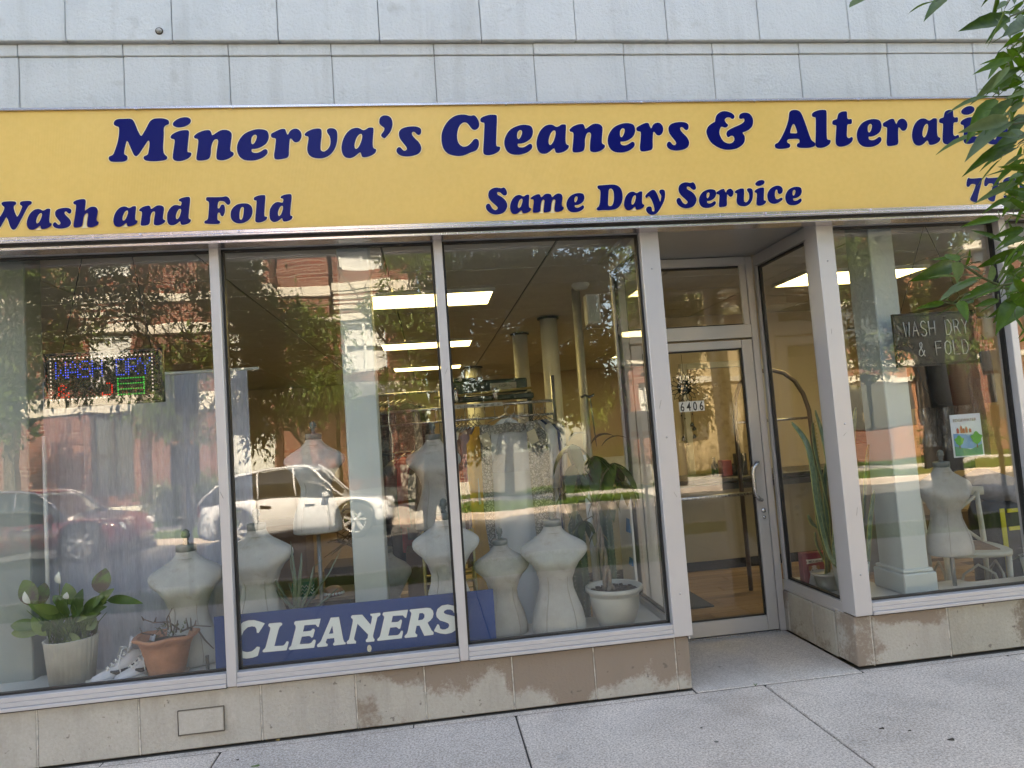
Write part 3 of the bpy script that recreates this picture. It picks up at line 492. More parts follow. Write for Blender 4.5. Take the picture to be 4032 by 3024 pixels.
#st = MB().loft([[(1.50+.16*u+.0*v, -.03+.085*(math.sin(math.pi*u)**.5)*v, .0036+.0004*v) for v in (0, 1)]+[(1.50+.16*u, -.03+.085*(math.sin(math.pi*u)**.5), .0034)] for u in np.linspace(.02, .98, 12)], closed=False, caps=False, smooth=False)
# ================================================================== SHOP FRONT
shop = thing('shop_building', 'grey stone shop front with aluminium framed display windows and a recessed glass door', 'building', (0, 0.1, 0))
def stone(x0, x1, z0, z1, y, m, dep=.16, bev=.004, name='stone_block', chip=True, **kw):
    g = .0018 if z0 > 3 else .003; j = random.uniform(-.0025, .0025)
    return B(name, x0+g, x1-g, y+j, y+dep, z0+g, z1-g, m, shop, bevel=bev, **kw)
r2 = [-4.43, -3.85, -3.26, -2.68, -2.099, -1.557, -.994, -.425, .165, .757, 1.311, 1.876, 2.446, 3.044, 3.647, 4.23, 4.8, 5.4, 6.0]
r1 = [-4.7, -4.12, -3.55, -2.97, -2.40, -1.839, -1.283, -.711, -.144, .448, 1.017, 1.588, 2.182, 2.78, 3.371, 3.96, 4.55, 5.1, 5.7, 6.3]
for a, b in zip(r2, r2[1:]):
    stone(a, b, 3.46, 3.779, .012, STONE); stone(a, b, 3.777, 3.849, .004, STONE, name='stone_block')
for a, b in zip(r1, r1[1:]): stone(a, b, 3.850, 4.27, -.022, STONE)
for a, b in zip(r2, r2[1:]): stone(a, b, 4.276, 4.69, -.016, STONE)
B('mortar_backing', -4.7, 6.3, .02, .12, 3.40, 4.70, mat('mortar_dark', (.22,.215,.205), .95), shop)
B('upper_wall', -11, 15, .13, 12.0, 3.1, 11.0, mat('upper_wall_stone', (.42,.41,.38), .85, world=True), shop)
B('upper_wall', -11, -4.7, 0, .13, 3.1, 11.0, mat('upper_wall_stone', (1,1,1)), shop); B('upper_wall', 6.3, 15, 0, .13, 3.1, 11.0, mat('upper_wall_stone', (1,1,1)), shop)
B('upper_wall', -4.7, 6.3, 0, .13, 4.70, 11.0, mat('upper_wall_stone', (1,1,1)), shop)
B('cornice', -11.1, 15.1, -.25, .3, 11.0, 11.3, LIME, shop, bevel=.02)
for x in (-9.6, -7.2, -4.0, -1.4, 1.2, 3.8, 6.6, 9.2, 12.0):
    for z in (5.4, 8.3):
        f = B('upper_window', x, x+1.2, -.03, .0, z, z+1.9, WHITE, shop, bevel=.01); B('pane', x+.08, x+1.12, -.036, -.031, z+.08, z+1.82, mat('far_glass_dark', (.02,.025,.03), .05, spec=.9), f)
B('header_beam', -4.7, 6.3, .02, .30, 2.765, 3.40, mat('header_dark', (.16,.155,.15), .8), shop)
# neighbouring walls left and right of the picture
B('side_wall', -11, -4.7, 0, .3, 0, 3.1, BRICK, shop); B('side_wall', 6.3, 15, 0, .3, 0, 3.1, BRICK, shop)
B('rear_wall', -11, 15, 12.2, 12.5, 0, 11.0, BRICK, shop)
# ---- base course
bx = [-4.7, -4.1, -3.5, -2.85, -2.09, -1.595, -.98, -.482, -.112, .374, .84, 1.318, 1.404]
for a, b in zip(bx, bx[1:]): stone(a, b, .006, .308, .018, BASE_A if b <= -.4 else BASE_B, dep=.2, bev=.006)
bx = [2.423, 2.534, 3.033, 3.62, 4.2, 4.8, 5.5, 6.3]
for i, (a, b) in enumerate(zip(bx, bx[1:])): stone(a, b, .012, .306, .018 if i else .016, BASE_B if i < 2 else BASE_C, dep=.2, bev=.006)
fr = MB()
x0, x1, z0, z1 = -1.40, -1.168, .089, .214
for q in ((x0, x1, z1-.002, z1+.001), (x0, x1, z0-.003, z0+.001), (x0-.001, x0+.001, z0, z1), (x1-.001, x1+.002, z0, z1)): fr.box(q[0], q[1], .008, .0168, q[2], q[3])
ip = fr.build('access_plate_seam', mat('seam_dirt', (.13,.11,.09), .9), shop)
B('access_plate', x0+.002, x1-.002, .0095, .0165, z0+.002, z1-.003, BASE_A, shop, bevel=.003)
# base of the entrance's returns
def ret_stone(y0, y1, X, s, m): return B('stone_block', X, X+s*.14, y0+.003, y1-.003, .008, .285, m, shop, bevel=.006)
for (a, b), m in zip(((.22, .47), (.47, .79), (.79, .862)), (BASE_C, BASE_C, BASE_B)): ret_stone(a, b, 2.423, 1, m)
for a, b in ((.22, .55), (.55, .862)): ret_stone(a, b, 1.404, -1, BASE_B)
for x in (-2.09, -1.595, -.98, -.482, -.112, .374, .84, 1.318, 2.534, 3.033, 3.62): B('mortar_joint', x-.0028, x+.0028, .021, .03, .01, .305, mat('mortar_pale', (.5,.47,.43), .9, var=.4, scale=30), shop)

# ---- aluminium frame
def sill(x0, x1, n='window_sill'):
    m = MB(); m.box(x0, x1, -.012, .11, .312, .3295); m.box(x0, x1, -.001, .11, .331, .3545); m.box(x0, x1, .0, .11, .356, .380); m.box(x0, x1, -.004, .02, .309, .3115)
    return m.build(n, ALU, shop, bevel=.002)
for a, b in ((-3.05, -1.145), (-1.091, .086), (.139, 1.311), (2.542, 3.667), (3.720, 5.0)):
    sill(a, b); B('window_head', a, b, 0, .11, 2.674, 2.762, ALU, shop, bevel=.002)
for a, b in ((-3.10, -3.052), (-1.143, -1.093), (.088, .137), (3.669, 3.718), (5.0, 5.05)): B('mullion', a, b, -.003, .112, .3105, 2.763, ALU, shop, bevel=.003)
B('door_post', 1.312, 1.424, -.004, .13, .3105, 2.763, ALU, shop, bevel=.003)
B('door_post', 2.430, 2.540, -.004, .13, .3105, 2.763, ALU, shop, bevel=.003)
B('lintel', 1.4265, 2.4275, 0, .11, 2.706, 2.763, ALU, shop, bevel=.002)
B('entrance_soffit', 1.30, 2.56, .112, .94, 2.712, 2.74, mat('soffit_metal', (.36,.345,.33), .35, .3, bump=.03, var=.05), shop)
cap = MB(); cap.box(1.40, 1.406, 0, .86, .29, .306); cap.build('flashing', ALU, shop)

TILT = math.tan(rad(.67))
def pane(x0, x1, z0, z1, y, m=GLASS, parent=None, name='glass_pane', tilt=True):
    dy = (z1-z0)*TILT*.5 if tilt else 0; mb = MB(); t = .006
    vs = [(x0, y-dy, z0), (x1, y-dy, z0), (x1, y+dy, z1), (x0, y+dy, z1)]
    vs += [(a, b+t, c) for a, b, c in vs]
    mb.add(vs, [(0,1,2,3), (7,6,5,4), (0,4,5,1), (1,5,6,2), (2,6,7,3), (3,7,4,0)])
    return mb.build(name, m, parent or shop)
def gasket(x0, x1, z0, z1, y, par=None, wd=.012, dep=.016):
    m = MB(); m.box(x0, x1, y-dep, y+dep, z1-wd, z1); m.box(x0, x1, y-dep, y+dep, z0, z0+wd*.8); m.box(x0, x0+wd, y-dep, y+dep, z0, z1); m.box(x1-wd, x1, y-dep, y+dep, z0, z1)
    return m.build('gasket', GASKET, par or shop)
WIN = [(-3.05, -1.145), (-1.091, .086), (.139, 1.310), (2.542, 3.667), (3.720, 5.0)]
for a, b in WIN: pane(a+.002, b-.002, .384, 2.670, .060); gasket(a, b, .381, 2.673, .060)
# returns of the entrance: glass in X planes
def ret_side(X, sgn):
    y0, y1, z0, z1 = .16, .80, .372, 2.62
    f = MB(); xa, xb = X-.025, X+.025
    f.box(xa, xb, .132, .845, 2.625, 2.708); f.box(xa, xb, .132, .845, .288, .366); f.box(xa, xb, .132, .158, .368, 2.622); f.box(xa, xb, .805, .845, .368, 2.622)
    f.box(xa-.004, xb+.004, .132, .845, .288, .308)
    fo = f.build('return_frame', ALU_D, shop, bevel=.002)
    g = MB(); g.box(X-.003, X+.003, y0, y1, z0, z1); g.build('glass_pane', GLASS_D, shop)
    k = MB()
    for q in ((y0-.001, y1, z1-.014, z1), (y0, y1, z0-.003, z0+.010), (y0-.001, y0+.012, z0, z1), (y1-.014, y1+.003, z0, z1)): k.box(X-.012, X+.012, q[0], q[1], q[2], q[3])
    k.build('gasket', GASKET, shop)
ret_side(2.462, 1); ret_side(1.372, -1)
# ---- door wall
DY = .865
jb = MB(); jb.box(2.378, 2.430, DY-.02, DY+.09, 0.004, 2.708); jb.box(1.404, 1.452, DY-.02, DY+.09, 0.004, 2.708); jb.box(1.454, 2.376, DY-.02, DY+.09, 2.645, 2.708); jb.box(1.454, 2.376, DY-.02, DY+.09, 2.108, 2.205)
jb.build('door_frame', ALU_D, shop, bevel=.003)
pane(1.456, 2.374, 2.207, 2.643, DY+.02, GLASS_D, tilt=True, name='transom_pane'); gasket(1.454, 2.376, 2.205, 2.645, DY+.02)
tf = MB(); tf.box(2.330, 2.376, DY-.012, DY+.01, 2.206, 2.644); tf.build('transom_stop', ALU_D, shop, bevel=.002)
dr = MB(); dr.box(2.292, 2.372, DY-.022, DY+.022, .018, 2.094); dr.box(1.458, 1.538, DY-.022, DY+.022, .018, 2.094); dr.box(1.54, 2.290, DY-.022, DY+.022, 2.034, 2.094); dr.box(1.54, 2.290, DY-.022, DY+.022, .018, .122)
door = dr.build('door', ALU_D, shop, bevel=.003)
pane(1.541, 2.289, .124, 2.032, DY, GLASS_D, door, 'door_pane'); gasket(1.54, 2.29, .123, 2.033, DY, door, .010, .010)
def P(x, y, Y=DY): return at(x, y, Y)
MB().tube([(2.318, DY-.02, 1.20), (2.312, DY-.055, 1.20), (2.292, DY-.066, 1.19), (2.268, DY-.07, 1.165), (2.262, DY-.07, 1.13), (2.262, DY-.07, 1.01), (2.268, DY-.07, .972), (2.292, DY-.066, .946), (2.312, DY-.055, .936), (2.318, DY-.02, .935)], .0145, 10).build('pull_handle', STEEL, door)
MB().tube([(1.50, DY+.06, .975), (2.33, DY+.06, .975)], .013, 10).tube([(1.50, DY+.06, .975), (1.50, DY+.02, .975)], .012, 8).tube([(2.33, DY+.06, .975), (2.33, DY+.02, .975)], .012, 8).build('push_bar', STEEL, door)
lk = MB(); c = Vector((2.334, DY-.024, .857)); lk.tube([c, c+Vector((0, -.012, 0))], [.017, .0145], 16); lk.box(c.x-.002, c.x+.002, c.y-.0135, c.y-.0118, c.z-.006, c.z+.006); lk.build('lock_cylinder', STEEL, door)
lk = MB(); lk.tube([(2.336, DY-.023, .808), (2.336, DY-.028, .808)], .011, 12); lk.build('thumb_turn', STEEL, door)
nl = at(1466, 867, DY-.006); nr = at(1521, 866, DY-.006); nw = (nr.x-nl.x)/4
for i, ch in enumerate('6406'):
    xx = nl.x+nw*i; B('number_plate', xx+.001, xx+nw-.001, DY-.0055, DY-.0035, 1.598, 1.672, mat('sticker_white', (.62,.62,.60), .4, bump=0, var=.03), door)
    text_part('numeral', ch, .088, (xx+nw/2, DY-.0065, 1.604), BLACK, door, 'CENTER', .72, .0007, bold=.0012)
B('door_closer', 1.56, 1.80, DY+.025, DY+.07, 2.04, 2.09, STEEL, door, bevel=.004)
B('threshold', 1.454, 2.376, DY-.03, DY+.09, .002, .015, STEEL, shop)

# ---- sign board
sg = thing('shop_sign', 'long yellow sign board with dark blue italic lettering over the shop windows', 'sign', (0, -.05, 2.70))
B('sign_panel', -3.3, 5.4, -.10, -.012, 2.728, 3.417, SIGN_Y, sg)
tm = MB(); tm.box(-3.3, 5.4, -.112, -.005, 3.4175, 3.426); tm.box(-3.3, 5.4, -.106, -.005, 3.4275, 3.434)
tm.build('sign_trim', CHROME, sg, bevel=.002)
tm = MB(); tm.box(-3.3, 5.4, -.120, -.10, 2.715, 2.736); tm.box(-3.3, 5.4, -.132, -.012, 2.700, 2.713); tm.build('sign_trim', CHROME, sg, bevel=.003)
B('sign_shadow_gap', -3.3, 5.4, -.10, -.012, 2.684, 2.699, BLACK, sg); B('sign_rail', -3.3, 5.4, -.108, -.006, 2.668, 2.683, CHROME, sg, bevel=.002)  # black bar stands in for the shadow gap under the sign trim
for x in (-2.2, -1.45, -.95, .55, 1.35, 2.05, 2.72, 3.95):
    for z in (3.4125, 2.7255): MB().tube([(x, -.118, z), (x, -.126, z)], [.008, .005], 8).build('screw', CHROME, sg)
R2S = .64
for g, row, X in SIGN_TEXT:
    src_row2 = g in 'oWhdFSmDyc73-'; s = 1.0
    if row == 2 and not src_row2: s = R2S
    if row == 1 and src_row2: s = 1/R2S
    bz = 3.130 if row == 1 else 2.780
    cs = [[(X+a*.001*s, bz+b*.001*s) for a, b in c] for c in GLYPHS[g]]
    cs = [catmull(c, 3) for c in cs]
    cs = [c if area(c) > 0 else c[::-1] for c in cs]
    d = .0045 if row == 1 else .0036
    flat_letter('letter', cs, -.1035, SIGN_B, sg, .001)
    # cream keyline: outer contours grown, holes shrunk
    oc = []
    for i, c in enumerate(cs):
        hole = i > 0 and g != 'i'
        oc.append(offset(c, -d if hole else d))
    flat_letter('letter_outline', oc, -.1018, CREAM, sg, .001)
for x, z in ((-1.35, 3.905), ):
    a = thing('wall_anchor', 'small round rusty anchor plug in the upper stone wall', 'anchor', (x, -.024, z))
    MB().tube([(x, -.022, z), (x, -.036, z)], [.016, .012], 14).build('plug', mat('plug_grey', (.30,.29,.27), .7, var=.4, scale=60), a)
    MB().tube([(x, -.0225, z), (x, -.027, z)], [.022, .021], 16).build('washer', mat('rust_dark', (.06,.045,.035), .8), a)

# screws, sealant and scuffs on the aluminium
for x in (1.368, 2.485):
    for z in (.55, 1.45, 2.45): MB().tube([(x, -.004, z), (x, -.0075, z)], [.0055, .004], 8).build('screw', STEEL, shop)
for a, b in WIN: B('sealant', a, b, .001, .012, .3035, .3095, GASKET, shop)
for x, z, a, L in ((1.34, 1.62, .3, .05), (1.40, 1.1, -.5, .035), (2.47, 1.38, .8, .03), (2.50, .9, .2, .05), (.11, 1.9, .4, .03), (-1.12, 1.3, -.4, .04), (2.46, 2.0, .1, .03)): MB().tube([(x, -.0045, z), (x+L*math.sin(a), -.0045, z+L*math.cos(a))], .0007, 4).build('scratch', DARKM, shop)
# ================================================================== ROOM
XL, XR, YB, ZC = -5.2, 7.4, 11.9, 2.86
def S(o): o['kind'] = 'structure'; return o
S(B('wall_left', XL-.15, XL, .32, YB, 0, 3.05, TAN)); S(B('wall_right', XR, XR+.15, .32, YB, 0, 3.05, TAN)); S(B('wall_back', XL, XR, YB, YB+.15, 0, 3.05, TAN))
ceil = S(B('ceiling', XL, XR, .32, YB, ZC+.02, ZC+.08, GRID))
tme = MB().box(-.602, .602, -.297, .297, 0, .012).mesh('tile', TILE, bevel=.004)
cx = (XL+XR)/2
for i in range(10):
    for j in range(19):
        x = XL+.68+i*1.22; y = .62+j*.61
        if y+.3 > YB: continue
        link('tile', tme, ceil, (x-ceil.location.x, y-ceil.location.y, ZC-ceil.location.z))
flo = S(B('floor', XL, XR, .95, YB, -.06, -.004, mat('floor_under', (.10,.07,.05), .8)))
pme = MB().box(-.60, .60, -.062, .062, 0, .012).mesh('plank', WOOD, bevel=.0015)
for j in range(30):
    y = 1.02+j*.127
    for i in range(-1, 4):
        x = 1.3+i*1.205+(j*.47) % 1.205
        if x < 5.2: link('plank', pme, flo, (x-flo.location.x, y-flo.location.y, -.0118-flo.location.z))
S(B('floor_far', XL, XR, 4.9, YB-.01, -.003, .001, mat('floor_far_wood', (.22,.15,.09), .45, world=True)))
for x0, x1, y0, y1, lb in ((1.50, 2.28, 1.0, 1.28, 'dark rubber entry mat just inside the glass door'), (1.35, 2.22, 1.62, 2.28, 'grey floor mat on the wood floor before the counter')):
    prop(B('floor_mat', x0, x1, y0, y1, .001, .012, MATG, bevel=.003), lb, 'mat')
# room lights
for (xa, xb, ya, lab) in ((-.57, .65, 2.25, 'nearest lit ceiling panel behind the middle window'), (-.57, .65, 5.45, 'second lit ceiling panel behind the middle window'), (-.57, .65, 8.7, 'farthest lit ceiling panel behind the middle window'),
                          (3.60, 4.84, 2.1, 'nearest lit ceiling panel on the right beside the pale column'), (3.60, 4.84, 5.2, 'second lit ceiling panel seen above the glass door'), (3.60, 4.84, 8.5, 'farthest lit ceiling panel low behind the glass door')):
    t = thing('ceiling_light', lab, 'light', ((xa+xb)/2, ya+.3, ZC-.03), 'fluorescent panels in the shop ceiling')
    m = MB(); m.box(xa-.02, xb+.02, ya-.02, ya, ZC-.035, ZC-.001); m.box(xa-.02, xb+.02, ya+.61, ya+.63, ZC-.035, ZC-.001); m.box(xa-.02, xa, ya, ya+.61, ZC-.035, ZC-.001); m.box(xb, xb+.02, ya, ya+.61, ZC-.035, ZC-.001)
    m.build('frame', WHITE, t)
    B('diffuser', xa+.001, xb-.001, ya+.001, ya+.609, ZC-.03, ZC-.012, LAMP, t)
# ledge round the display windows
LZ = .330
S(B('window_ledge', -4.6, 1.05, .115, .52, .06, LZ, LEDGE, bevel=.004)); S(B('window_ledge', 1.052, 1.345, .115, .93, .06, LZ, LEDGE, bevel=.004)); S(B('window_ledge', 2.49, 2.98, .115, .98, .06, LZ, LEDGE, bevel=.004)); S(B('window_ledge', 2.982, 6.2, .115, .40, .06, LZ, LEDGE, bevel=.004))
# columns
def column(x0, x1, y0, y1, lab, base=True, z1=ZC-.002, m=None):
    t = thing('column', lab, 'column', ((x0+x1)/2, (y0+y1)/2, 0))
    B('shaft', x0, x1, y0, y1, 0, z1, m or COLP, t, bevel=.006)
    if base: B('plinth', x0-.03, x1+.03, y0-.03, y1+.03, LZ+.001, LZ+.13, m or COLP, t, bevel=.008); B('plinth_cap', x0-.018, x1+.018, y0-.018, y1+.018, LZ+.131, LZ+.155, m or COLP, t, bevel=.006)
    return t
column(-.513, -.315, .47, .67, 'pale square column behind the middle of the blue banner', base=False)
column(at(1936, 1072, .27).x, at(1990, 1072, .27).x, .27, .52, 'pale square column with a moulded base in the right window')
column(-2.85, -2.325, .44, .62, 'wide grey green column at the left end of the left window', base=False, m=mat('grey_green_paint', (.26,.29,.275), .55, var=.05, scale=2))
for x, y, r, lab in ((1.46, 4.0, .10, 'thick round column nearer the window'), (1.28, 5.2, .10, 'thick round column farther back in the shop'), (.92, 9.5, .16, 'white round column far at the back of the shop')):
    t = thing('pipe_column', lab, 'column', (x, y, 0)); MB().lathe((x, y, 0), [(r, 0), (r, ZC-.02)], 20).build('shaft', WHITE, t); MB().lathe((x, y, ZC-.035), [(r+.03, 0), (r+.03, .02)], 20).build('collar', DARKM, t)
t = thing('steel_pipe', 'thin grey vertical pipe with a strap tied round it behind the third window', 'pipe', (1.47, 2.5, 0))
MB().tube([(1.47, 2.5, 0), (1.47, 2.5, ZC)], .042, 14).build('shaft', mat('pipe_grey', (.42,.42,.38), .45, .2), t)
sp = MB(); sp.tube([(1.43, 2.455, 1.82), (1.47, 2.445, 1.84), (1.52, 2.46, 1.82), (1.56, 2.44, 1.84)], .012, 6); sp.tube([(1.52, 2.46, 1.82), (1.53, 2.45, 1.6), (1.545, 2.45, 1.35)], [.014, .022, .01], 6, flat=.4); sp.build('strap', mat('strap_blue_grey', (.12,.13,.17), .8), t)
a = at(1265, 636, 2.2); b = at(1300, 698, 2.2)
t = thing('electrical_box', 'white metal wall box hanging high beside the thin pipe', 'electrical box', (a.x, 2.2, b.z)); B('cabinet', a.x, b.x, 2.2, 2.32, b.z, a.z, WHITE, t, bevel=.006); B('cover_seam', a.x+.02, b.x-.02, 2.196, 2.199, b.z+.02, a.z-.02, COLP, t)
MB().lathe((a.x-.03, 2.25, a.z+.05), [(.0, 0), (.06, .01), (.085, .05), (.06, .09), (0, .1)], 16).build('globe_lamp', WHITE, t)
# inner wall with pale closet doors seen right of the door, and back wall furniture
S(B('partition_wall', 2.95, 5.6, 4.6, 4.7, 0, ZC, TAN))
t = thing('mirror_door', 'tall white framed mirror panel on the tan wall behind the right door return', 'mirror', (3.6, 4.55, 0))
m = MB(); m.box(3.22, 3.30, 4.52, 4.59, .02, 2.25); m.box(4.30, 4.38, 4.52, 4.59, .02, 2.25); m.box(3.30, 4.30, 4.52, 4.59, 2.17, 2.25); m.build('frame', WHITE, t, bevel=.006)
B('panel', 3.30, 4.30, 4.56, 4.585, .02, 2.17, mat('panel_cream', (.46,.36,.22), .3), t)
# service counter
t = thing('service_counter', 'long tan service counter with a dark top across the back of the entrance', 'counter', (2.2, 3.0, 0))
B('counter_front', 1.0, 4.6, 2.9, 3.5, .10, .86, mat('counter_tan', (.33,.29,.20), .6, scale=2), t, bevel=.004); B('plinth', 1.02, 4.58, 2.93, 3.4, 0.001, .098, BLACK, t); B('counter_top', .97, 4.63, 2.84, 3.55, .88, .925, mat('counter_dark', (.03,.033,.035), .3), t, bevel=.004)
B('counter_trim', .99, 4.61, 2.885, 2.899, .80, .86, mat('counter_trim_grey', (.07,.075,.08), .5), t); B('counter_leg', 2.2, 2.24, 2.87, 2.9, .10, .86, WHITE, t)
t = thing('office_chair', 'white plastic chair back with a black armrest behind the counter', 'chair', (2.15, 3.9, 0))
r = []
for k in range(9): u = k/8; r.append([(2.15+(.25*math.cos(q))*(1-.15*u**3), 3.9+.05*math.sin(q)+.05*u, .55+.62*u) for q in [2*math.pi*i/16 for i in range(16)]])
MB().loft(r).build('backrest', mat('chair_white', (.55,.55,.58), .4), t); MB().tube([(2.44, 3.9, .55), (2.47, 3.9, .9), (2.43, 3.92, 1.12)], [.03, .045, .02], 8).build('armrest', BLACK, t); MB().box(1.95, 2.35, 3.6, 3.9, .5, .56).build('seat', BLACK, t); MB().tube([(2.15, 3.75, 0.002), (2.15, 3.75, .5)], .03, 8).build('stem', BLACK, t)
for i, (x, h, c, lb) in enumerate(((3.05, .16, (.30,.05,.04), 'small red box among bottles on the counter'), (2.93, .20, (.04,.05,.07), 'dark blue bottle left of the red box on the counter'), (3.22, .22, (.02,.02,.02), 'black card reader at the right end of the counter'), (3.14, .12, (.05,.05,.05), 'low black cup between red box and card reader'))):
    if i in (1, 3): o = MB().lathe((x, 3.05, .926), [(.035, 0), (.036, h*.6), (.018, h*.75), (.016, h), (.012, h)], 12).build('bottle' if i == 1 else 'cup', mat('cn%d' % i, c, .3))
    else: o = B('box' if i == 0 else 'card_reader', x-.05, x+.05, 3.0, 3.12, .926, .926+h, mat('cn%d' % i, c, .5), bevel=.005)
    prop(o, lb, ['box', 'bottle', 'card reader', 'cup'][i])

# ================================================================== DRESS FORMS
PROF = [(0,.148,.10),(.012,.157,.108),(.06,.157,.112),(.13,.144,.110),(.19,.121,.098),(.25,.101,.084),(.30,.098,.084),(.36,.115,.098),(.404,.142,.112),(.43,.174,.114),(.447,.189,.110),(.462,.196,.104),(.478,.198,.096),(.493,.194,.087),(.507,.181,.079),(.52,.163,.072),(.536,.134,.065),(.552,.107,.058),(.568,.084,.055),(.582,.067,.053),(.602,.054,.051),(.612,.052,.050)]
def ring(hw, hd, z, yo, pw, n=36, bust=0, z0=0):
    o = []
    for k in range(n):
        t = 2*math.pi*k/n; ct, st = math.cos(t), math.sin(t); e = 2/pw
        x = hw*math.copysign(abs(ct)**e, ct); y = hd*math.copysign(abs(st)**e, st)
        if bust and st < 0: y -= bust*(math.exp(-((abs(x)-.075)/.05)**2))
        o.append((x, y+yo, z))
    return o
def form_mesh():
    rs = []
    def interp(z):
        for a, b in zip(PROF, PROF[1:]):
            if a[0] <= z <= b[0]+1e-9:
                u = (z-a[0])/(b[0]-a[0]); return a[1]+(b[1]-a[1])*u, a[2]+(b[2]-a[2])*u
        return PROF[-1][1:]
    zs = [0, .004, .012, .03, .06, .095, .13, .16, .19, .22, .25, .275, .30, .33, .36, .383, .404, .423, .44, .453, .465, .475, .482, .491, .50, .508, .516, .525, .533, .543, .552, .56, .568, .575, .582, .592, .602, .612]
    for z in zs:
        hw, hd = interp(z); 
        if z == 0: hw, hd = hw*.94, hd*.93
        pw = 2.3 if z < .3 else 2.3+(1-abs(z-.43)/.2)*.7 if .3 < z < .56 else 2.0
        bust = .028*math.exp(-((z-.40)/.055)**2)
        rs.append(ring(hw, hd, z, .018*math.sin(z*5)*.6, max(2.0, pw), bust=bust))
    return MB().loft(rs).mesh('torso', FORM)
TORSO = form_mesh()
# princess seams and neck seam (thin raised lines)
sm = MB()
for s in (-1, 1):
    pts = []
    for z in np.linspace(.02, .50, 22):
        for a, b in zip(PROF, PROF[1:]):
            if a[0] <= z <= b[0]: u = (z-a[0])/(b[0]-a[0]); hw = a[1]+(b[1]-a[1])*u; hd = a[2]+(b[2]-a[2])*u
        bust = .028*math.exp(-((z-.40)/.055)**2); xx = hw*.55; q = (1-(.55)**2.4)**(1/2.4)
        pts.append((s*xx, -hd*q-bust*math.exp(-((xx-.075)/.05)**2)+.018*math.sin(z*5)*.6-.0005, z))
    sm.tube(pts, .0017, 4)
sm.tube([(.062*math.cos(t)*1.0, .052*math.sin(t)*1.04, .578+.004*math.sin(t)) for t in np.linspace(0, 2*math.pi, 25)], .0014, 4)
SEAM = sm.mesh('seam', mat('seam_thread', (.25,.24,.21), .9, bump=0))
CAPM = MB().lathe((0,0,0), [(.050,.6125),(.0535,.615),(.0535,.646),(.050,.650),(.016,.6505)], 28).mesh('neck_cap', FORMCAP)
FINM = MB().lathe((0,0,0), [(.017,.6510),(.014,.662),(.010,.668),(.017,.676),(.012,.683),(.022,.690),(.024,.702),(.019,.712),(.021,.716),(.019,.722),(.010,.731),(0.001,.735)], 18).mesh('finial', FORMCAP)
def dress_form(x, y, z, s, rz, lab, pole=False, cap=True, base=None, m=None):
    t = thing('dress_form', lab, 'dress form', (x, y, z if not pole else base), 'linen dress forms in the shop windows', rz)
    dz = 0 if not pole else z-base
    for n, me in (('torso', TORSO), ('seam', SEAM), ('neck_cap', CAPM), ('finial', FINM)):
        if not cap and n in ('finial',): continue
        link(n, me, t, (0, 0, dz), None, (s, s, s))
    if pole:
        q = MB(); q.tube([(0, 0, .012), (0, 0, dz+.01)], .013, 10); q.mesh('pole', STEEL); link('pole', q.mesh('pole', mat('pole_grey', (.22,.23,.22), .4, .4)), t)
        q = MB(); q.box(-.15, .15, -.13, .13, 0.001, .012); link('foot_plate', q.mesh('foot_plate', mat('plate_white', (.5,.5,.48), .5), bevel=.004), t)
    return t
dress_form(at(404, 1235, .43).x, .43, LZ+.003, 1.06, 0.12, 'grey cream dress form with ball finial behind the terracotta pot')
dress_form(-1.045, .36, LZ+.125, 1.02, -.1, 'dress form without visible cap left of the aloe, behind the blue banner')
o = dress_form(-.735, .62, 1.0, .96, 0, 'dress form raised on a pole behind the aloe', pole=True, base=.002)
dress_form(-.36, 1.05, .17, .98, .6, 'turned dress form half hidden behind the pale column')
dress_form(.055, .30, LZ+.10, 1.02, -.05, 'tall dress form standing behind the window mullion and banner end')
dress_form(.02, .85, .93, .98, .1, 'shadowed dress form on a pole behind the mullion, above the others', pole=True, base=.002)
dress_form(.385, .36, LZ+.001, .87, .05, 'shorter dress form left of the front dress form in the third window')
dress_form(.70, .27, LZ+.001, 1.03, -.03, 'front dress form left of the large white flower pot')
dress_form(at(2050, 1150, .30).x, .30, at(2050, 1198, .30).z, .93, .05, 'dress form on a pole in front of the crossback chair', pole=True, base=LZ+.001)
# black bust further back on the right
t = thing('black_bust', 'black mannequin head and shoulders behind the right door post', 'mannequin', (4.08, 2.3, 1.2))
rs = []
for z, rx, ry, yo in ((1.20,.20,.11,0),(1.27,.21,.12,0),(1.33,.17,.10,0),(1.37,.08,.07,0),(1.42,.052,.055,-.005),(1.48,.05,.06,-.01),(1.51,.062,.08,-.02),(1.56,.075,.10,-.025),(1.62,.085,.105,-.015),(1.68,.085,.105,0),(1.73,.068,.085,.01),(1.76,.035,.045,.015),(1.765,.01,.012,.015)):
    rs.append([(4.08+rx*math.cos(q), 2.3+yo+ry*math.sin(q), z) for q in [2*math.pi*k/20 for k in range(20)]])
MB().loft(rs).build('head', mat('bust_black', (.02,.018,.017), .5), t); B('pedestal', 3.95, 4.21, 2.2, 2.4, .002, 1.198, mat('pedestal_grey', (.25,.23,.2), .7), t)

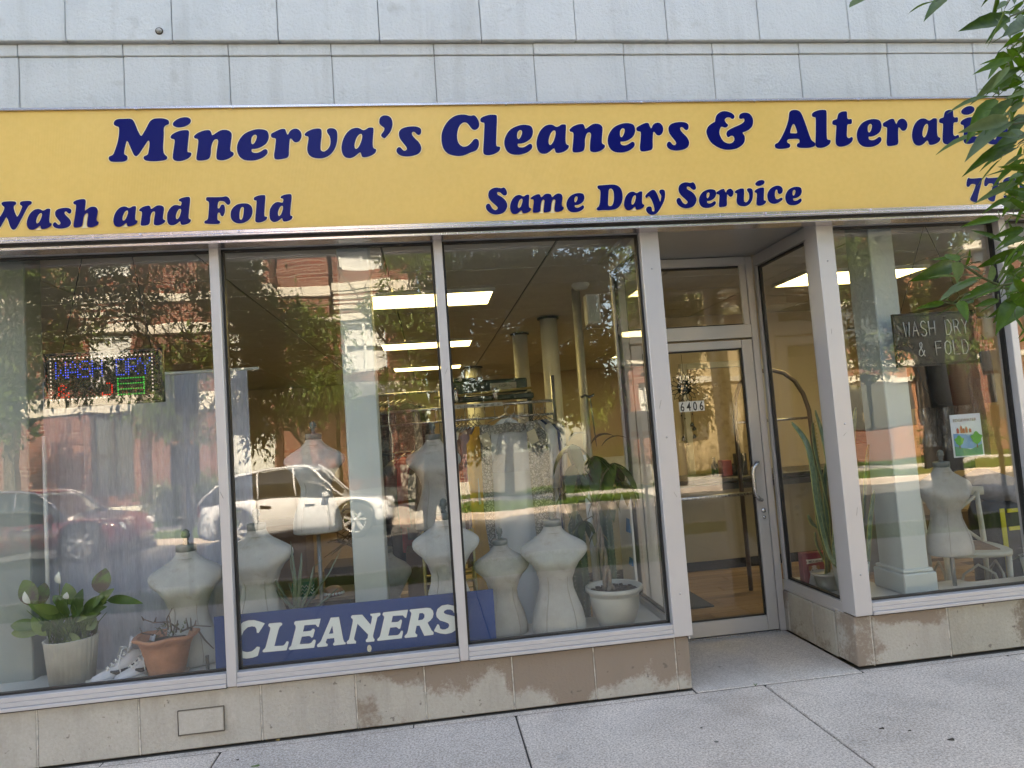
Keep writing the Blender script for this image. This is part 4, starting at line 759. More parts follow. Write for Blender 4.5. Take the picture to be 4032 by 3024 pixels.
# ================================================================== BLUE BANNER
t = thing('cleaners_banner', 'blue banner with white CLEANERS lettering along the window bottom', 'sign', (-.46, .08, .34))
B('banner_board', -1.221, .302, .082, .088, .352, .663, mat('banner_blue', (.001,.036,.165), .35, bump=.05, var=.12, scale=2, spec=.15), t)
for g, cs in BLUE_TEXT:
    cs = [[(min(max(a, -1.22), .30), b) for a, b in c] for c in cs]
    flat_letter('letter', cs, .0792, mat('banner_white', (.66,.71,.70), .4, bump=.03, var=.04, scale=3), t, .001)
    flat_letter('letter_outline', [offset(c, .0032 if i == 0 else -.0032) for i, c in enumerate(cs)], .0806, mat('banner_dark_blue', (.006,.02,.11), .4, bump=0), t, .001)
c = at(798, 1400, .06)
t = thing('oval_sticker', 'small oval cream sticker under the N of the blue banner', 'sticker', (c.x, .054, c.z-.03))
MB().prism([(c.x+.012*math.cos(q), c.z+.019*math.sin(q)) for q in np.linspace(0, 2*math.pi, 22)[:-1]], .0535, .0545).build('sticker_face', mat('sticker_cream', (.58,.55,.42), .5, var=.3, scale=90), t)

# ================================================================== LED SIGN
DOT = {'W': ['10001','10001','10001','10101','10101','11011','10001'], 'A': ['00100','01010','01010','10001','11111','10001','10001'], 'S': ['01110','10001','10000','01110','00001','10001','01110'], 'H': ['10001','10001','10001','11111','10001','10001','10001'], 'D': ['11110','10001','10001','10001','10001','10001','11110'], 'R': ['11110','10001','10001','11110','10100','10010','10001'], 'Y': ['10001','10001','01010','00100','00100','00100','00100'], '&': ['01100','10010','10100','01000','10101','10010','01101']}
t = thing('led_sign', 'black hanging LED sign reading WASH DRY with blue, red and green dots', 'sign', (-1.76, .15, 1.85))
x0, x1, z0, z1 = -2.08, -1.46, 1.852, 2.155; yy = .15
B('housing', x0, x1, yy, yy+.03, z0, z1, mat('led_board', (.010,.010,.010), .25, bump=0), t, bevel=.004)
m = MB(); m.box(x0, x1, yy-.006, yy-.001, z1-.01, z1); m.box(x0, x1, yy-.006, yy-.001, z0, z0+.01); m.box(x0, x0+.01, yy-.006, yy-.001, z0, z1); m.box(x1-.01, x1, yy-.006, yy-.001, z0, z1); m.build('rim', BLACK, t)
def dots(pts, name, c, s, r=.0042):
    m = MB()
    for x, z in pts: m.lathe((x, yy-.002, z), [(r, 0), (r, .0001)], 6) if False else m.add([(x+r*math.cos(q), yy-.003, z+r*math.sin(q)) for q in np.linspace(0, 2*math.pi, 7)[:-1]]+[(x, yy-.006, z)], [(i, (i+1) % 6, 6) for i in range(6)])
    o = m.build(name, m_emit('led_'+name, c, s), t); o['kind'] = 'stuff'
wp = []
bx0, bx1, bz0, bz1 = x0+.035, x1-.055, z0+.045, z1-.03
for i in range(26):
    u = i/25; wp.append((bx0+(bx1-bx0)*u, bz1)); 
    if i < 15: wp.append((bx0+(bx1-bx0)*u, bz0))
for i in range(1, 11): v = i/11; wp += [(bx0, bz0+(bz1-bz0)*v), (bx1, bz0+(bz1-bz0)*v)]
dots(wp, 'white_leds', (1, .97, .92), .13)
def word(s, xs, zt, px, pz, adv):
    p = []
    for i, ch in enumerate(s):
        if ch in DOT:
            for r_, row in enumerate(DOT[ch]):
                for c_, b in enumerate(row):
                    if b == '1': p.append((xs+i*adv+c_*px, zt-r_*pz))
    return p
dots(word('WASH DRY', x0+.062, z1-.052, .0125, .0142, .0715*.88), 'blue_leds', (.05, .12, 1), .20, .0038)
dots(word('&', x0+.075, z0+.122, .0125, .0105, .06)+[p for p in word('D', x0+.30, z0+.122, .0125, .0105, .06) if p[0] > x0+.315 or p[1] < z0+.08], 'red_leds', (1, .04, .03), .14, .0038)
gp = []
gx0, gx1, gz0, gz1 = x0+.385, x0+.515, z0+.055, z0+.145
for i in range(11):
    x = gx0+(gx1-gx0)*i/10; gp += [(x, gz1), (x, gz0), (x, gz0+(gz1-gz0)/3), (x, gz0+(gz1-gz0)*2/3)]
for i in range(8): z = gz0+(gz1-gz0)*i/7; gp += [(gx0-.004, z), (gx1+.004, z)]
dots(gp, 'green_leds', (.05, 1, .18), .10, .0038)
MB().tube([(x0+.09, yy+.01, z1), (x0+.22, .14, 2.70)], .0022, 5).tube([(x1-.06, yy+.01, z1), (x1-.14, .14, 2.70)], .0022, 5).build('hanging_cord', BLACK, t)
# ---- black WASH DRY & FOLD board in the right window
t = thing('hanging_board', 'black hanging board with thin white WASH DRY & FOLD lettering', 'sign', (3.28, .15, 1.78))
x0, x1, z0, z1 = 2.993, 3.566, 1.785, 2.112
B('board', x0, x1, .15, .165, z0, z1, mat('board_black', (.012,.014,.013), .3, bump=0), t, bevel=.003)
fm = MB(); fm.box(x0-.006, x1+.006, .148, .167, z0-.008, z0-.001); fm.box(x0-.006, x1+.006, .148, .167, z1+.001, z1+.008); fm.box(x0-.008, x0-.001, .148, .167, z0-.008, z1+.008); fm.box(x1+.001, x1+.008, .148, .167, z0-.008, z1+.008); fm.build('board_edge', BLACK, t)
BW = mat('board_lettering', (.62,.60,.56), .5, bump=0)
STR = {'W': [[(0,1),(.22,0),(.5,.75),(.78,0),(1,1)]], 'A': [[(0,0),(.5,1),(1,0)],[(.2,.38),(.8,.38)]], 'S': [[(.95,.85),(.7,1),(.3,1),(.05,.82),(.1,.6),(.85,.4),(.97,.2),(.7,0),(.3,0),(.03,.15)]], 'H': [[(0,0),(0,1)],[(1,0),(1,1)],[(0,.5),(1,.5)]], 'D': [[(0,0),(0,1),(.55,1),(.95,.7),(.95,.3),(.55,0),(0,0)]], 'R': [[(0,0),(0,1),(.6,1),(.9,.8),(.6,.52),(0,.5)],[(.5,.5),(1,0)]], 'Y': [[(0,1),(.5,.5),(1,1)],[(.5,.5),(.5,0)]], 'F': [[(0,0),(0,1),(.95,1)],[(0,.52),(.8,.52)]], 'O': [[(.5,1),(.1,.85),(0,.5),(.1,.15),(.5,0),(.9,.15),(1,.5),(.9,.85),(.5,1)]], 'L': [[(0,1),(0,0),(.95,0)]], '&': [[(1,0),(.3,.75),(.35,.95),(.55,1),(.7,.85),(.6,.65),(.1,.35),(.05,.12),(.35,0),(.7,.1),(1,.42)]]}
def stroke_text(s, x, z, wd, ht, adv, r, y, m, par):
    for ch in s:
        if ch in STR:
            q = MB()
            for st in STR[ch]: q.tube([(x+a*wd, y, z+b*ht) for a, b in st], r, 5)
            q.build('letter', m, par)
        x += adv
stroke_text('WASH DRY', x0+.06, z0+.185, .040, .095, .0585, .0030, .147, BW, t)
stroke_text('& FOLD', x0+.145, z0+.055, .042, .090, .062, .0030, .147, BW, t)
MB().tube([(x0+.05, .157, z1), (3.28, .15, 2.70)], .0018, 5).tube([(x1-.05, .157, z1), (3.28, .15, 2.70)], .0018, 5).build('hanging_chain', DARKM, t)
MB().tube([(x0+.13, .16, z0), (x0+.17, .165, z0-.15), (x0+.26, .17, z0-.26), (x0+.42, .17, z0-.285)], .0022, 5).build('cord', BLACK, t)
# ---- poster on the right window glass
x0, x1, z0, z1 = 3.240, 3.450, 1.186, 1.453
t = thing('poster', 'small white poster titled EDGEWATER with green trees taped to the right window', 'poster', (3.345, .073, z0))
def flat(name, poly, y, m, par): return MB().prism(poly, y, y+.0006).build(name, m, par)
B('paper', x0, x1, .0720, .0735, z0, z1, mat('paper_white', (.55,.60,.64), .6, bump=0, var=.03), t)
flat('water', [(x0+.01, z0+.05), (x1-.01, z0+.05), (x1-.01, z0+.13), (x0+.01, z0+.15)], .0708, mat('print_blue', (.12,.28,.50), .6, bump=0), t)
flat('green_ground', [(x0+.01, z0+.008), (x1-.01, z0+.008), (x1-.01, z0+.075), (x0+.12, z0+.045), (x0+.01, z0+.07)], .0700, mat('print_green', (.06,.25,.13), .6, bump=0), t)
for cx_, cz_, s in ((x0+.045, z0+.105, 1), (x1-.045, z0+.115, 1.25)):
    MB().box(cx_-.004, cx_+.004, .0688, .0692, cz_-.05*s, cz_).build('tree_trunk_print', mat('print_brown', (.15,.08,.03), .6, bump=0), t)
    flat('tree_crown_print', [(cx_+(.030+.005*math.sin(5*q))*s*math.cos(q), cz_+(.028+.005*math.cos(4*q))*s*math.sin(q)) for q in np.linspace(0, 2*math.pi, 28)[:-1]], .0678, mat('print_leaf_green', (.05,.30,.04), .6, bump=0), t)
for i, (dx, hh) in enumerate(((.035, .035), (.06, .05), (.075, .03), (.095, .042), (.12, .028))): flat('house_print', [(x0+dx, z0+.150), (x0+dx+.016, z0+.150), (x0+dx+.016, z0+.150+hh*.7), (x0+dx+.008, z0+.150+hh), (x0+dx, z0+.150+hh*.7)], .0693, mat('print_red', (.36,.08,.05), .6, bump=0), t)
text_part('title', 'EDGEWATER', .026, (x0+.018, .0705, z1-.045), mat('print_gold', (.28,.20,.11), .6, bump=0), t, sx=1.05, depth=.0004)

# ================================================================== GARMENTS
def garment(x, y, zt, zb, wd, m, lab, name='garment', cat='garment', rz=0, dep=.05, sleeve=0, folds=5, flare=1.1, amp=.012, hook=True, parts=(), group='garments hanging on the rack'):
    t = thing(name, lab, cat, (x, y, zb), group, rz); t['_local'] = 1
    H = zt-zb; rs = []; n = 40; ph = random.uniform(0, 6)
    for i in range(15):
        u = i/14; z = H*(1-u)
        sh = min(1, .16+ (u/.09)**.75*.84) if u < .09 else 1+(flare-1)*(u-.09)
        hw = wd/2*sh; hd = dep/2*(.7+.6*u) if u > .05 else dep/2*.7
        r = []
        for k in range(n):
            q = 2*math.pi*k/n; f = amp*min(1, u*2)*math.sin(folds*q+ph+1.5*u); r.append(((hw+f)*math.cos(q), (hd+f*1.6)*math.sin(q), z+.006*math.sin(3*q+ph)*u))
        rs.append(r)
    link('body', MB().loft(rs, caps=False).mesh('body', m), t)
    if sleeve:
        for s in (-1, 1):
            p = [(s*wd*.40, 0, H*.955-.01), (s*wd*.53, -.01, H*.90), (s*wd*.60, -.02, H*.955-sleeve*.5), (s*wd*.58, -.03, H*.955-sleeve)]
            link('sleeve', MB().tube(p, [dep*.7, dep*1.0, dep*.9, dep*.9], 12).mesh('sleeve', parts[0] if parts else m), t)
    if hook: link('hanger', MB().tube([(-wd*.3, 0, H*.985), (0, 0, H+.035), (wd*.3, 0, H*.985)], .004, 5).tube([(0, 0, H+.035), (0, 0, H+.07), (.015, 0, H+.09), (.03, 0, H+.075)], .003, 5).mesh('hanger', STEEL), t)
    return t
# rack
RY = 1.25
t = thing('clothes_rack', 'chrome numbered clothes rail carrying the garments behind the third window', 'rack', (.55, RY, 0))
MB().tube([(-.55, RY+.35, 1.76), (.2, RY+.1, 1.76), (.95, RY, 1.76)], .012, 8).build('rail', STEEL, t)
MB().tube([(-.55, RY+.35, 1.66), (.2, RY+.1, 1.66), (.95, RY, 1.66)], .009, 8).build('rail', STEEL, t)
for x in (-.5, .95): MB().tube([(x, RY+(.34 if x < 0 else 0), .002), (x, RY+(.34 if x < 0 else 0), 1.95)], .016, 8).build('upright', STEEL, t)
for i in range(16):
    x = -.25+i*.075; yy = RY+.1-(x-.2)*.12; MB().tube([(x, yy, 1.665), (x, yy, 1.755)], .003, 4).build('slot_wire', STEEL, t)
tb = B('number_strip', .10, .56, RY+.015, RY+.02, 1.745, 1.775, mat('strip_white', (.5,.5,.47), .6), t)
for i in range(9): text_part('numeral', str(371+i*2), .02, (.115+i*.05, RY+.0125, 1.752), BLACK, t, depth=.0005)
# green conveyor housing on the rack
t = thing('conveyor_housing', 'dark green conveyor housing with a maker plate above the garments', 'conveyor', (.45, 1.65, 1.80))
GRN = mat('dark_green_enamel', (.018,.036,.026), .35, var=.3, scale=6)
B('beam', .10, .80, 1.55, 1.75, 1.86, 1.97, GRN, t, bevel=.01); B('beam', .15, .84, 1.50, 1.58, 1.80, 1.845, GRN, t, bevel=.008); B('top_bracket', .22, .45, 1.60, 1.7, 1.972, 2.0, GRN, t, bevel=.005)
for x in (.27, .40): MB().tube([(x, 1.595, 1.985), (x, 1.58, 1.985)], .013, 12).build('bolt', WHITE, t)
B('maker_plate', .50, .71, 1.545, 1.549, 1.885, 1.94, mat('plate_cream', (.35,.34,.27), .5), t); text_part('plate_text', 'DOWN', .03, (.57, 1.543, 1.905), BLACK, t, depth=.0005)
MB().tube([(.05, 1.50, 1.85), (.55, 1.47, 1.87), (.82, 1.47, 1.88)], .010, 8).build('rod', GOLD, t)
for x in (.22, .53): MB().lathe((x, 1.48, 1.80), [(.018, 0), (.022, .03), (.016, .07), (.02, .10), (.0, .115)], 12).build('roller', STEEL, t)
for x in (.12, .82): MB().box(x-.015, x+.015, 1.6, 1.66, .004, 1.86).build('support_post', GRN, t)
LACE = m_lace('grey_lace', (.52,.50,.44), (.19,.18,.15), 48); SATIN = mat('white_satin', (.62,.66,.67), .5, var=.06, scale=4)
g = garment(.565, 1.12, 1.645, .10, .46, SATIN, 'long white bridal robe with grey lace sleeves hanging to the floor', dep=.07, folds=9, flare=1.25, amp=.014, sleeve=.95, parts=(LACE,), name='bridal_robe')
for s in (-1, 1):
    p = []
    for i in range(13):
        u = i/12; z = 1.48*(1-u)+.03; xx = s*(.175+.055*u); p.append([(xx-.045-.02*u, -.062+.012*math.sin(4*u), z), (xx-.02, -.085+.01*math.sin(9*u), z), (xx+.02, -.068, z), (xx+.05+.02*u, -.05+.012*math.cos(5*u), z)])
    link('lace_panel', MB().loft([q+[(a, b+.006, c) for a, b, c in reversed(q)] for q in p]).mesh('lace_panel', LACE), g)
link('lace_yoke', MB().loft([[(s2*(.05+.12*u), -.04-.012*math.sin(math.pi*v), 1.53-.075*v-.04*u) for s2, u, v in ((-1, 1, 0), (-1, .4, 1), (0, 0, 1.1), (1, .4, 1), (1, 1, 0), (1, .5, .1), (0, 0, .25), (-1, .5, .1))], [(s2*(.05+.12*u), -.046-.012*math.sin(math.pi*v), 1.53-.075*v-.04*u) for s2, u, v in ((-1, 1, 0), (-1, .4, 1), (0, 0, 1.1), (1, .4, 1), (1, 1, 0), (1, .5, .1), (0, 0, .25), (-1, .5, .1))]], smooth=False).mesh('lace_yoke', LACE), g)
cols = [((.10,.10,.11), 'charcoal shirt at the left end of the rack', .78), ((.30,.25,.19), 'tan shirt second from the left end of the rack', .80), ((.50,.48,.42), 'cream shirt third from the left end of the rack', .90), ((.14,.06,.04), 'dark brown shirt between cream and rust garments', .95), ((.20,.13,.12), 'dusty mauve brown shirt beside the rust garment', .7), ((.46,.24,.035), 'mustard yellow long garment on the rack', 1.28), ((.48,.46,.40), 'ivory shirt right of the mustard garment', 1.05)]
for i, (c, lb, ln) in enumerate(cols):
    garment(.205+i*.027, (1.10-.012*i) if i < 6 else 1.22, 1.60-.0*i, 1.60-ln, .40, mat('cloth%d' % i, tuple(1.25*v for v in c), .85, bump=.3), lb, rz=1.15, dep=.035, folds=3, sleeve=.5)
for i, (c, lb, ln) in enumerate((((.42,.43,.42), 'white garment in film bag right of the bridal robe', .95), ((.03,.05,.13), 'navy blue garment in film at the right of the rack', 1.05), ((.40,.38,.34), 'pale printed garment at the right end of the rack', .7))):
    garment(.80+i*.035, 1.20+.03*i, 1.62, 1.62-ln, .38, mat('clothr%d' % i, c, .8, bump=.3), lb, rz=-1.15, dep=.04, folds=4, sleeve=.45)
t = thing('garment_bag', 'clear film bag bunched over the bridal robe shoulders', 'garment bag', (.62, 1.02, 1.2)); rs = []
for i in range(8):
    u = i/7; rs.append([(.66+(.05+.20*u**.6)*math.cos(q)+.01*math.sin(5*q+i), 1.08+(.03+.06*u)*math.sin(q)+.012*math.sin(7*q+2*i), 1.68-.42*u) for q in np.linspace(0, 2*math.pi, 33)[:-1]])
MB().loft(rs, caps=False).build('film', FILM, t)
for x, lb in ((.73, 'small cream paper tag pinned on the garment bag'), (.39, 'cream paper tag pinned to the ivory shirt')): prop(MB().obox((x, .995, 1.50), (.03, 0, .012), (0, .001, 0), (-.014, 0, .045)).build('paper_tag', mat('tag_cream', (.5,.44,.30), .7)), lb, 'tag')
# left rack behind the pale column
for i, (c, lb, ln, m_) in enumerate((((.20,.19,.12), 'olive striped shirt behind the pale column, left one', .95, None), ((.07,.06,.05), 'dark patterned shirt behind the pale column', .7, None), ((.30,.24,.17), 'tan patterned blouse behind the pale column', .85, None), ((.20,.11,.08), 'brown patterned dress behind the pale column', .9, None), ((.24,.25,.24), 'grey lace blouse right of the patterned dress', .45, None))):
    garment(-.40+i*.055, 2.3-.04*i, 1.86, 1.86-ln, .42, m_lace('pattern%d' % i, c, tuple(v*.45 for v in c), 18+7*i), lb, rz=1.0, dep=.04, folds=3, sleeve=.4, group='patterned garments behind the pale column')
for i, (x, c, lb, zt, ln) in enumerate(((-.28, (.035,.035,.045), 'black jacket on the low rack behind the column', 1.36, .75), (-.20, (.07,.06,.07), 'dark grey jacket on the low rack', 1.40, .80), (-.12, (.30,.02,.03), 'dark red garment in film on the low rack', 1.42, .72), (-.05, (.05,.05,.06), 'charcoal trousers at the right of the red garment', 1.34, 1.0))):
    garment(x, 1.55+.02*i, zt, zt-ln, .36, mat('dark_cloth%d' % i, c, .8, bump=.3), lb, rz=.9, dep=.06, folds=4, sleeve=.5, group='dark garments on the low rack')
t = thing('low_rack', 'low dark rail holding the dark garments', 'rack', (-.2, 1.6, 0)); MB().tube([(-.5, 1.62, 1.44), (.15, 1.62, 1.44)], .012, 8).tube([(-.5, 1.62, .002), (-.5, 1.62, 1.44)], .012, 8).tube([(.15, 1.62, .002), (.15, 1.62, 1.44)], .012, 8).build('frame', DARKM, t)
t = thing('high_rack', 'upper chrome rail holding the patterned garments', 'rack', (-.2, 2.3, 0)); MB().tube([(-.7, 2.3, 1.95), (.1, 2.25, 1.95)], .012, 8).tube([(-.7, 2.3, .002), (-.7, 2.3, 1.95)], .012, 8).tube([(.1, 2.25, .002), (.1, 2.25, 1.95)], .012, 8).build('frame', STEEL, t)
# gold etagere
t = thing('gold_stand', 'thin gold metal shelf frame behind the dress forms', 'shelf', (.10, .78, 0))
for x in (-.09, .24):
    for y in (.70, .95): MB().tube([(x, y, .002), (x, y, .93)], .009, 4).build('leg', GOLD, t)
for z in (.92, .60, .50): MB().tube([(-.09, .70, z), (.24, .70, z), (.24, .95, z), (-.09, .95, z), (-.09, .70, z)], .008, 4).build('rail', GOLD, t)
# things behind the aloe
t = thing('display_table', 'low board table with dark skirt behind the aloe', 'table', (-.75, .85, 0)); B('table_top', -1.15, -.54, .68, 1.05, .555, .575, mat('board_tan', (.17,.12,.08), .6), t, bevel=.003); B('skirt', -1.12, -.57, .70, 1.02, .002, .554, mat('skirt_black', (.02,.02,.023), .9), t)
t = thing('cardboard_box', 'brown cardboard box marked 16 at the left behind the aloe', 'box', (-1.0, 1.2, 0)); B('box_body', -1.22, -.90, 1.1, 1.4, .002, .98, mat('cardboard', (.17,.095,.06), .8), t, bevel=.004); text_part('number', '16', .07, (-.97, 1.097, .80), BLACK, t, 'LEFT', depth=.0006, flip=True)
t = thing('cardboard_box', 'flat brown box lying behind the round pole', 'box', (-.7, 1.6, 0)); B('box_body', -.85, -.45, 1.5, 1.9, .002, .62, mat('cardboard2', (.14,.085,.05), .8), t, bevel=.004)
t = thing('cardboard_box', 'brown carton between the gold stand legs', 'box', (.02, 1.2, 0)); B('box_body', -.22, .15, 1.1, 1.4, .002, .75, mat('cardboard3', (.11,.055,.035), .8), t, bevel=.004)
t = thing('gift_box', 'dark green box with white zigzag lines on the display table', 'box', (-.86, .76, .576)); B('box_body', -.93, -.79, .70, .83, .576, .685, mat('gift_green', (.01,.10,.065), .4), t, bevel=.004)
for k in range(3): MB().tube([(-.875+.012*i, .697, .615+.022*k+(.008 if i % 2 else -.008)) for i in range(8)], .003, 4).build('zigzag', mat('zig_white', (.6,.62,.6), .6, bump=0), t)
t = thing('shell_ornament', 'pink shell shaped ornament edged with white pearls on the display table', 'ornament', (-.68, .75, .576)); MB().lathe((-.68, .76, .590), [(.055, 0), (.058, .012), (.050, .03), (.028, .043), (0, .048)], 18, 1.1, .8).build('shell', mat('shell_pink', (.42,.24,.18), .35), t)
MB().lathe((-.68, .76, .577), [(.05, 0), (.056, .014)], 18, 1.05, .8).build('base', mat('shell_red', (.25,.03,.03), .4), t)
for k in range(9): a = math.pi+math.pi*(k+.5)/9; MB().lathe((-.68+.064*math.cos(a), .76+.05*math.sin(a), .580), [(.0, 0), (.008, .004), (.010, .011), (.006, .018), (0, .02)], 8).build('pearl', WHITE, t)
t = thing('woven_heap', 'heap of tan paper and twine bundles piled behind the pole', 'bundle', (-.45, 1.5, .3)); m = MB()
for k in range(40): a = Vector((random.uniform(-.75, -.30), random.uniform(1.45, 1.7), random.uniform(.75, 1.02))); d = Vector((random.uniform(-.15, .15), random.uniform(-.05, .05), random.uniform(-.12, .12))); m.tube([a-d, a+Vector((0, 0, .02)), a+d], [.012, .02, .008], 5, flat=.3)
m.build('strips', mat('raffia', (.24,.17,.09), .8), t)
# curtain, left window
t = thing('sheer_curtain', 'blue grey sheer curtain hung across the left window', 'curtain', (-1.7, .62, .33))
zt = at(250, 816, .60).z; rs = []
nx = 160
for z in np.linspace(.25, zt, 14):
    rs.append([(-2.42+(1.30)*i/nx, .62+.006*math.sin(i*.42+.3*z)+.010*math.sin(i*.17+1.3*z)+.002*math.sin(i*1.1), z) for i in range(nx+1)])
m = MB(); n = nx+1; vs = [p for r in rs for p in r]+[(a, b+.004, c) for r in rs for a, b, c in r]; N = len(rs)*n
m.add(vs, [(i*n+k, i*n+k+1, (i+1)*n+k+1, (i+1)*n+k) for i in range(len(rs)-1) for k in range(nx)]+[(N+i*n+k, N+(i+1)*n+k, N+(i+1)*n+k+1, N+i*n+k+1) for i in range(len(rs)-1) for k in range(nx)], True); m.build('cloth', CURT, t, fix=False)
MB().tube([(-2.5, .62, zt+.01), (-1.05, .62, zt+.01)], .010, 8).build('rod', WHITE, t)
p = at(65, 820, .5)
prop(MB().tube([(-2.27, .50, LZ), (-2.27, .50, 1.72)], .011, 8).build('white_pole', WHITE), 'thin white upright pole at the left edge of the curtain', 'pole')

# ================================================================== LEDGE OBJECTS
def leaf_geo(base, tip, wd, sag=.0, n=8, droop=0, fold=.25, up=(0,0,1), prof=None):
    """closed thin leaf from base to tip"""
    b, e = Vector(base), Vector(tip); d = e-b; L = d.length; d.normalize(); side = d.cross(Vector(up)); 
    if side.length < .05: side = d.cross(Vector((0, 1, 0)))
    side.normalize(); nr = side.cross(d).normalized(); V = []; 
    for i in range(n+1):
        u = i/n; w_ = wd*(prof(u) if prof else math.sin(math.pi*min(1, u**.8*.97+.03))**.8)
        c = b+d*(L*u)+nr*(sag*4*u*(1-u)*L)-Vector((0, 0, 1))*(droop*u*u*L)
        V += [c-side*w_+nr*(fold*w_), c, c+side*w_+nr*(fold*w_)]
    top = [(3*i+j, 3*i+j+1, 3*i+j+4, 3*i+j+3) for i in range(n) for j in (0, 1)]
    N = len(V); V2 = [v-nr*.0012 for v in V]
    return V+V2, top+[tuple(N+q for q in reversed(f)) for f in top]
def leafobj(name, m, par, *a, **k):
    v, f = leaf_geo(*a, **k); mb = MB(); mb.add(v, f, True); return mb.build(name, m, par, fix=False)
# peace lily
LX, LY = at(155, 1400, .285).x, .285
t = thing('peace_lily', 'peace lily with broad green leaves and white blooms in the left window', 'plant', (LX, LY, .55))
SP = m_spath('lily_leaf_browned', (.12,.17,.035), (.10,.06,.04), 9); SG = m_leaf('lily_leaf', (.035,.085,.014), (.085,.16,.025), .25, .35, 6); SG2 = m_leaf('lily_leaf_pale', (.10,.17,.04), (.20,.27,.06), .3, .35, 6)
def px(x, y, Y=LY): return at(x, y, Y)
def z2(u, v): return (u*.6028/K, (1900+v*.6028)/K)
lv = [((240,800),(150,640),.050,SP,.0),((270,800),(290,650),.045,SP,.05),((260,930),(70,935),.034,SG,-.08),((290,960),(75,985),.036,SG2,-.1),((420,1000),(540,1050),.030,SG2,-.05),((430,990),(500,850),.034,SG2,.03),((390,930),(430,740),.034,SG,.0),((480,800),(430,655),.040,SG2,.02),((500,900),(540,690),.038,SG,.03),((430,800),(345,740),.026,SG,0),((560,880),(690,730),.036,SG,-.06),((655,725),(690,560),.052,SP,.0),((640,800),(745,690),.028,SG2,.02),((700,770),(930,735),.026,SG,.35),((560,960),(630,880),.040,SG,.1),((600,980),(640,900),.035,SG,.05),((350,980),(300,900),.040,SG,.05),((330,1000),(280,880),.030,SG,.0),((480,1000),(600,820),.034,SG,.05),((400,1010),(350,870),.038,SG,.0),((300,1000),(210,880),.030,SG2,.0),((520,1010),(560,900),.036,SG,.08),((350,960),(270,930),.03,SG2,-.05)]
for i, (a, b, wd, m_, dr_) in enumerate(lv):
    ya = LY+random.uniform(-.04, .07); yb = LY+random.uniform(-.07, .12)
    A = at(*z2(*a), ya); Bp = at(*z2(*b), yb)
    leafobj('leaf', m_, t, A, Bp, wd, sag=.06, droop=max(0, dr_)*.6, up=(0, -1, .35), fold=.18, prof=lambda u: math.sin(math.pi*min(1, (u**.85)*.98+.01))**.75)
    bs = Vector((LX+random.uniform(-.05, .05), LY+random.uniform(-.03, .05), .56)); mid = (bs+A)/2+Vector((0, 0, .02)); MB().tube([bs, mid, A], [.004, .003, .0025], 5).build('stalk', SG, t)
for k in range(16):
    a_ = random.uniform(0, 6.28); A = Vector((LX+.07*math.cos(a_), LY+.05*math.sin(a_), .66+random.uniform(-.02, .08))); leafobj('leaf', random.choice((SG, SG, SG2)), t, A, A+Vector((.13*math.cos(a_), .07*math.sin(a_)-.02, random.uniform(.03, .17))), random.uniform(.018, .032), sag=.08, droop=.25, up=(0, -1, .35), fold=.3)
for k in range(80):
    bs = Vector((LX+random.uniform(-.10, .10), LY+random.uniform(-.06, .07), .56)); e = bs+Vector((random.uniform(-.13, .13), random.uniform(-.05, .08), random.uniform(.08, .22))); MB().tube([bs, (bs+e)/2+Vector((0, 0, .02)), e], [.0035, .003, .0015], 4).build('stalk', SG, t)
for (a, b, st) in (((195,790),(160,710),(330,960)), ((390,660),(385,580),(390,760)), ((440,760),(437,715),(430,880))):
    A = at(*z2(*a), LY-.05); Bp = at(*z2(*b), LY-.05); leafobj('flower', mat('lily_white', (.60,.62,.55), .5, bump=0), t, A, Bp, .016, sag=.15, up=(0, -1, .2), fold=.6)
    MB().tube([at(*z2(*st), LY), A], .0025, 5).build('stalk', SG, t)
t = thing('ridged_pot', 'tall white pot with slanted ridges holding the peace lily', 'pot', (LX, LY, LZ))
MB().lathe((LX, LY, LZ), [(.10, .002), (.106, .0), (.131, .252), (.135, .256), (.126, .258), (.122, .21)], 144, twist=lambda a, z: .022*math.sin(30*a+z*26)).build('pot_body', mat('pot_offwhite', (.50,.49,.44), .5, bump=.05), t); MB().lathe((LX, LY, LZ+.215), [(.12, 0), (.121, .012)], 24).build('soil', mat('soil', (.025,.018,.013), .95, bump=1), t)
# terracotta pot with bare stems
TX, TY = at(360, 1420, .245).x, .245
t = thing('terracotta_pot', 'terracotta pot with a wavy rim on a saucer in the left window', 'pot', (TX, TY, LZ))
zr = .187
rs = []
for r_, z in ((.078,.012),(.080,.018),(.094,.08),(.107,.13),(.118,.155),(.144,.168),(.146,.178),(.138,.183),(.124,.172),(.112,.145)):
    rs.append([(TX+(r_+(.003*math.sin(7*q) if z > .15 else 0))*math.cos(q)*1.2, TY+(r_+(.003*math.sin(7*q) if z > .15 else 0))*math.sin(q), LZ+z*1.27+(.005*math.sin(5*q+1) if z > .15 else 0)) for q in np.linspace(0, 2*math.pi, 49)[:-1]])
MB().loft(rs).build('pot_body', mat('terracotta', (.36,.165,.095), .85, var=.2, scale=14, bump=.5), t); MB().lathe((TX, TY, LZ+.001), [(.085, 0), (.115, .014), (.118, .020), (.110, .018), (.08, .010)], 32).build('saucer', mat('terracotta_pale', (.40,.30,.24), .85, var=.2), t); MB().lathe((TX, TY, LZ+.185), [(.112, 0), (.112, .008)], 24).build('soil', mat('soil', (0,0,0)), t)
t = thing('bare_succulent', 'leafless dried jade stems sticking out of the terracotta pot', 'plant', (TX, TY, LZ+.14))
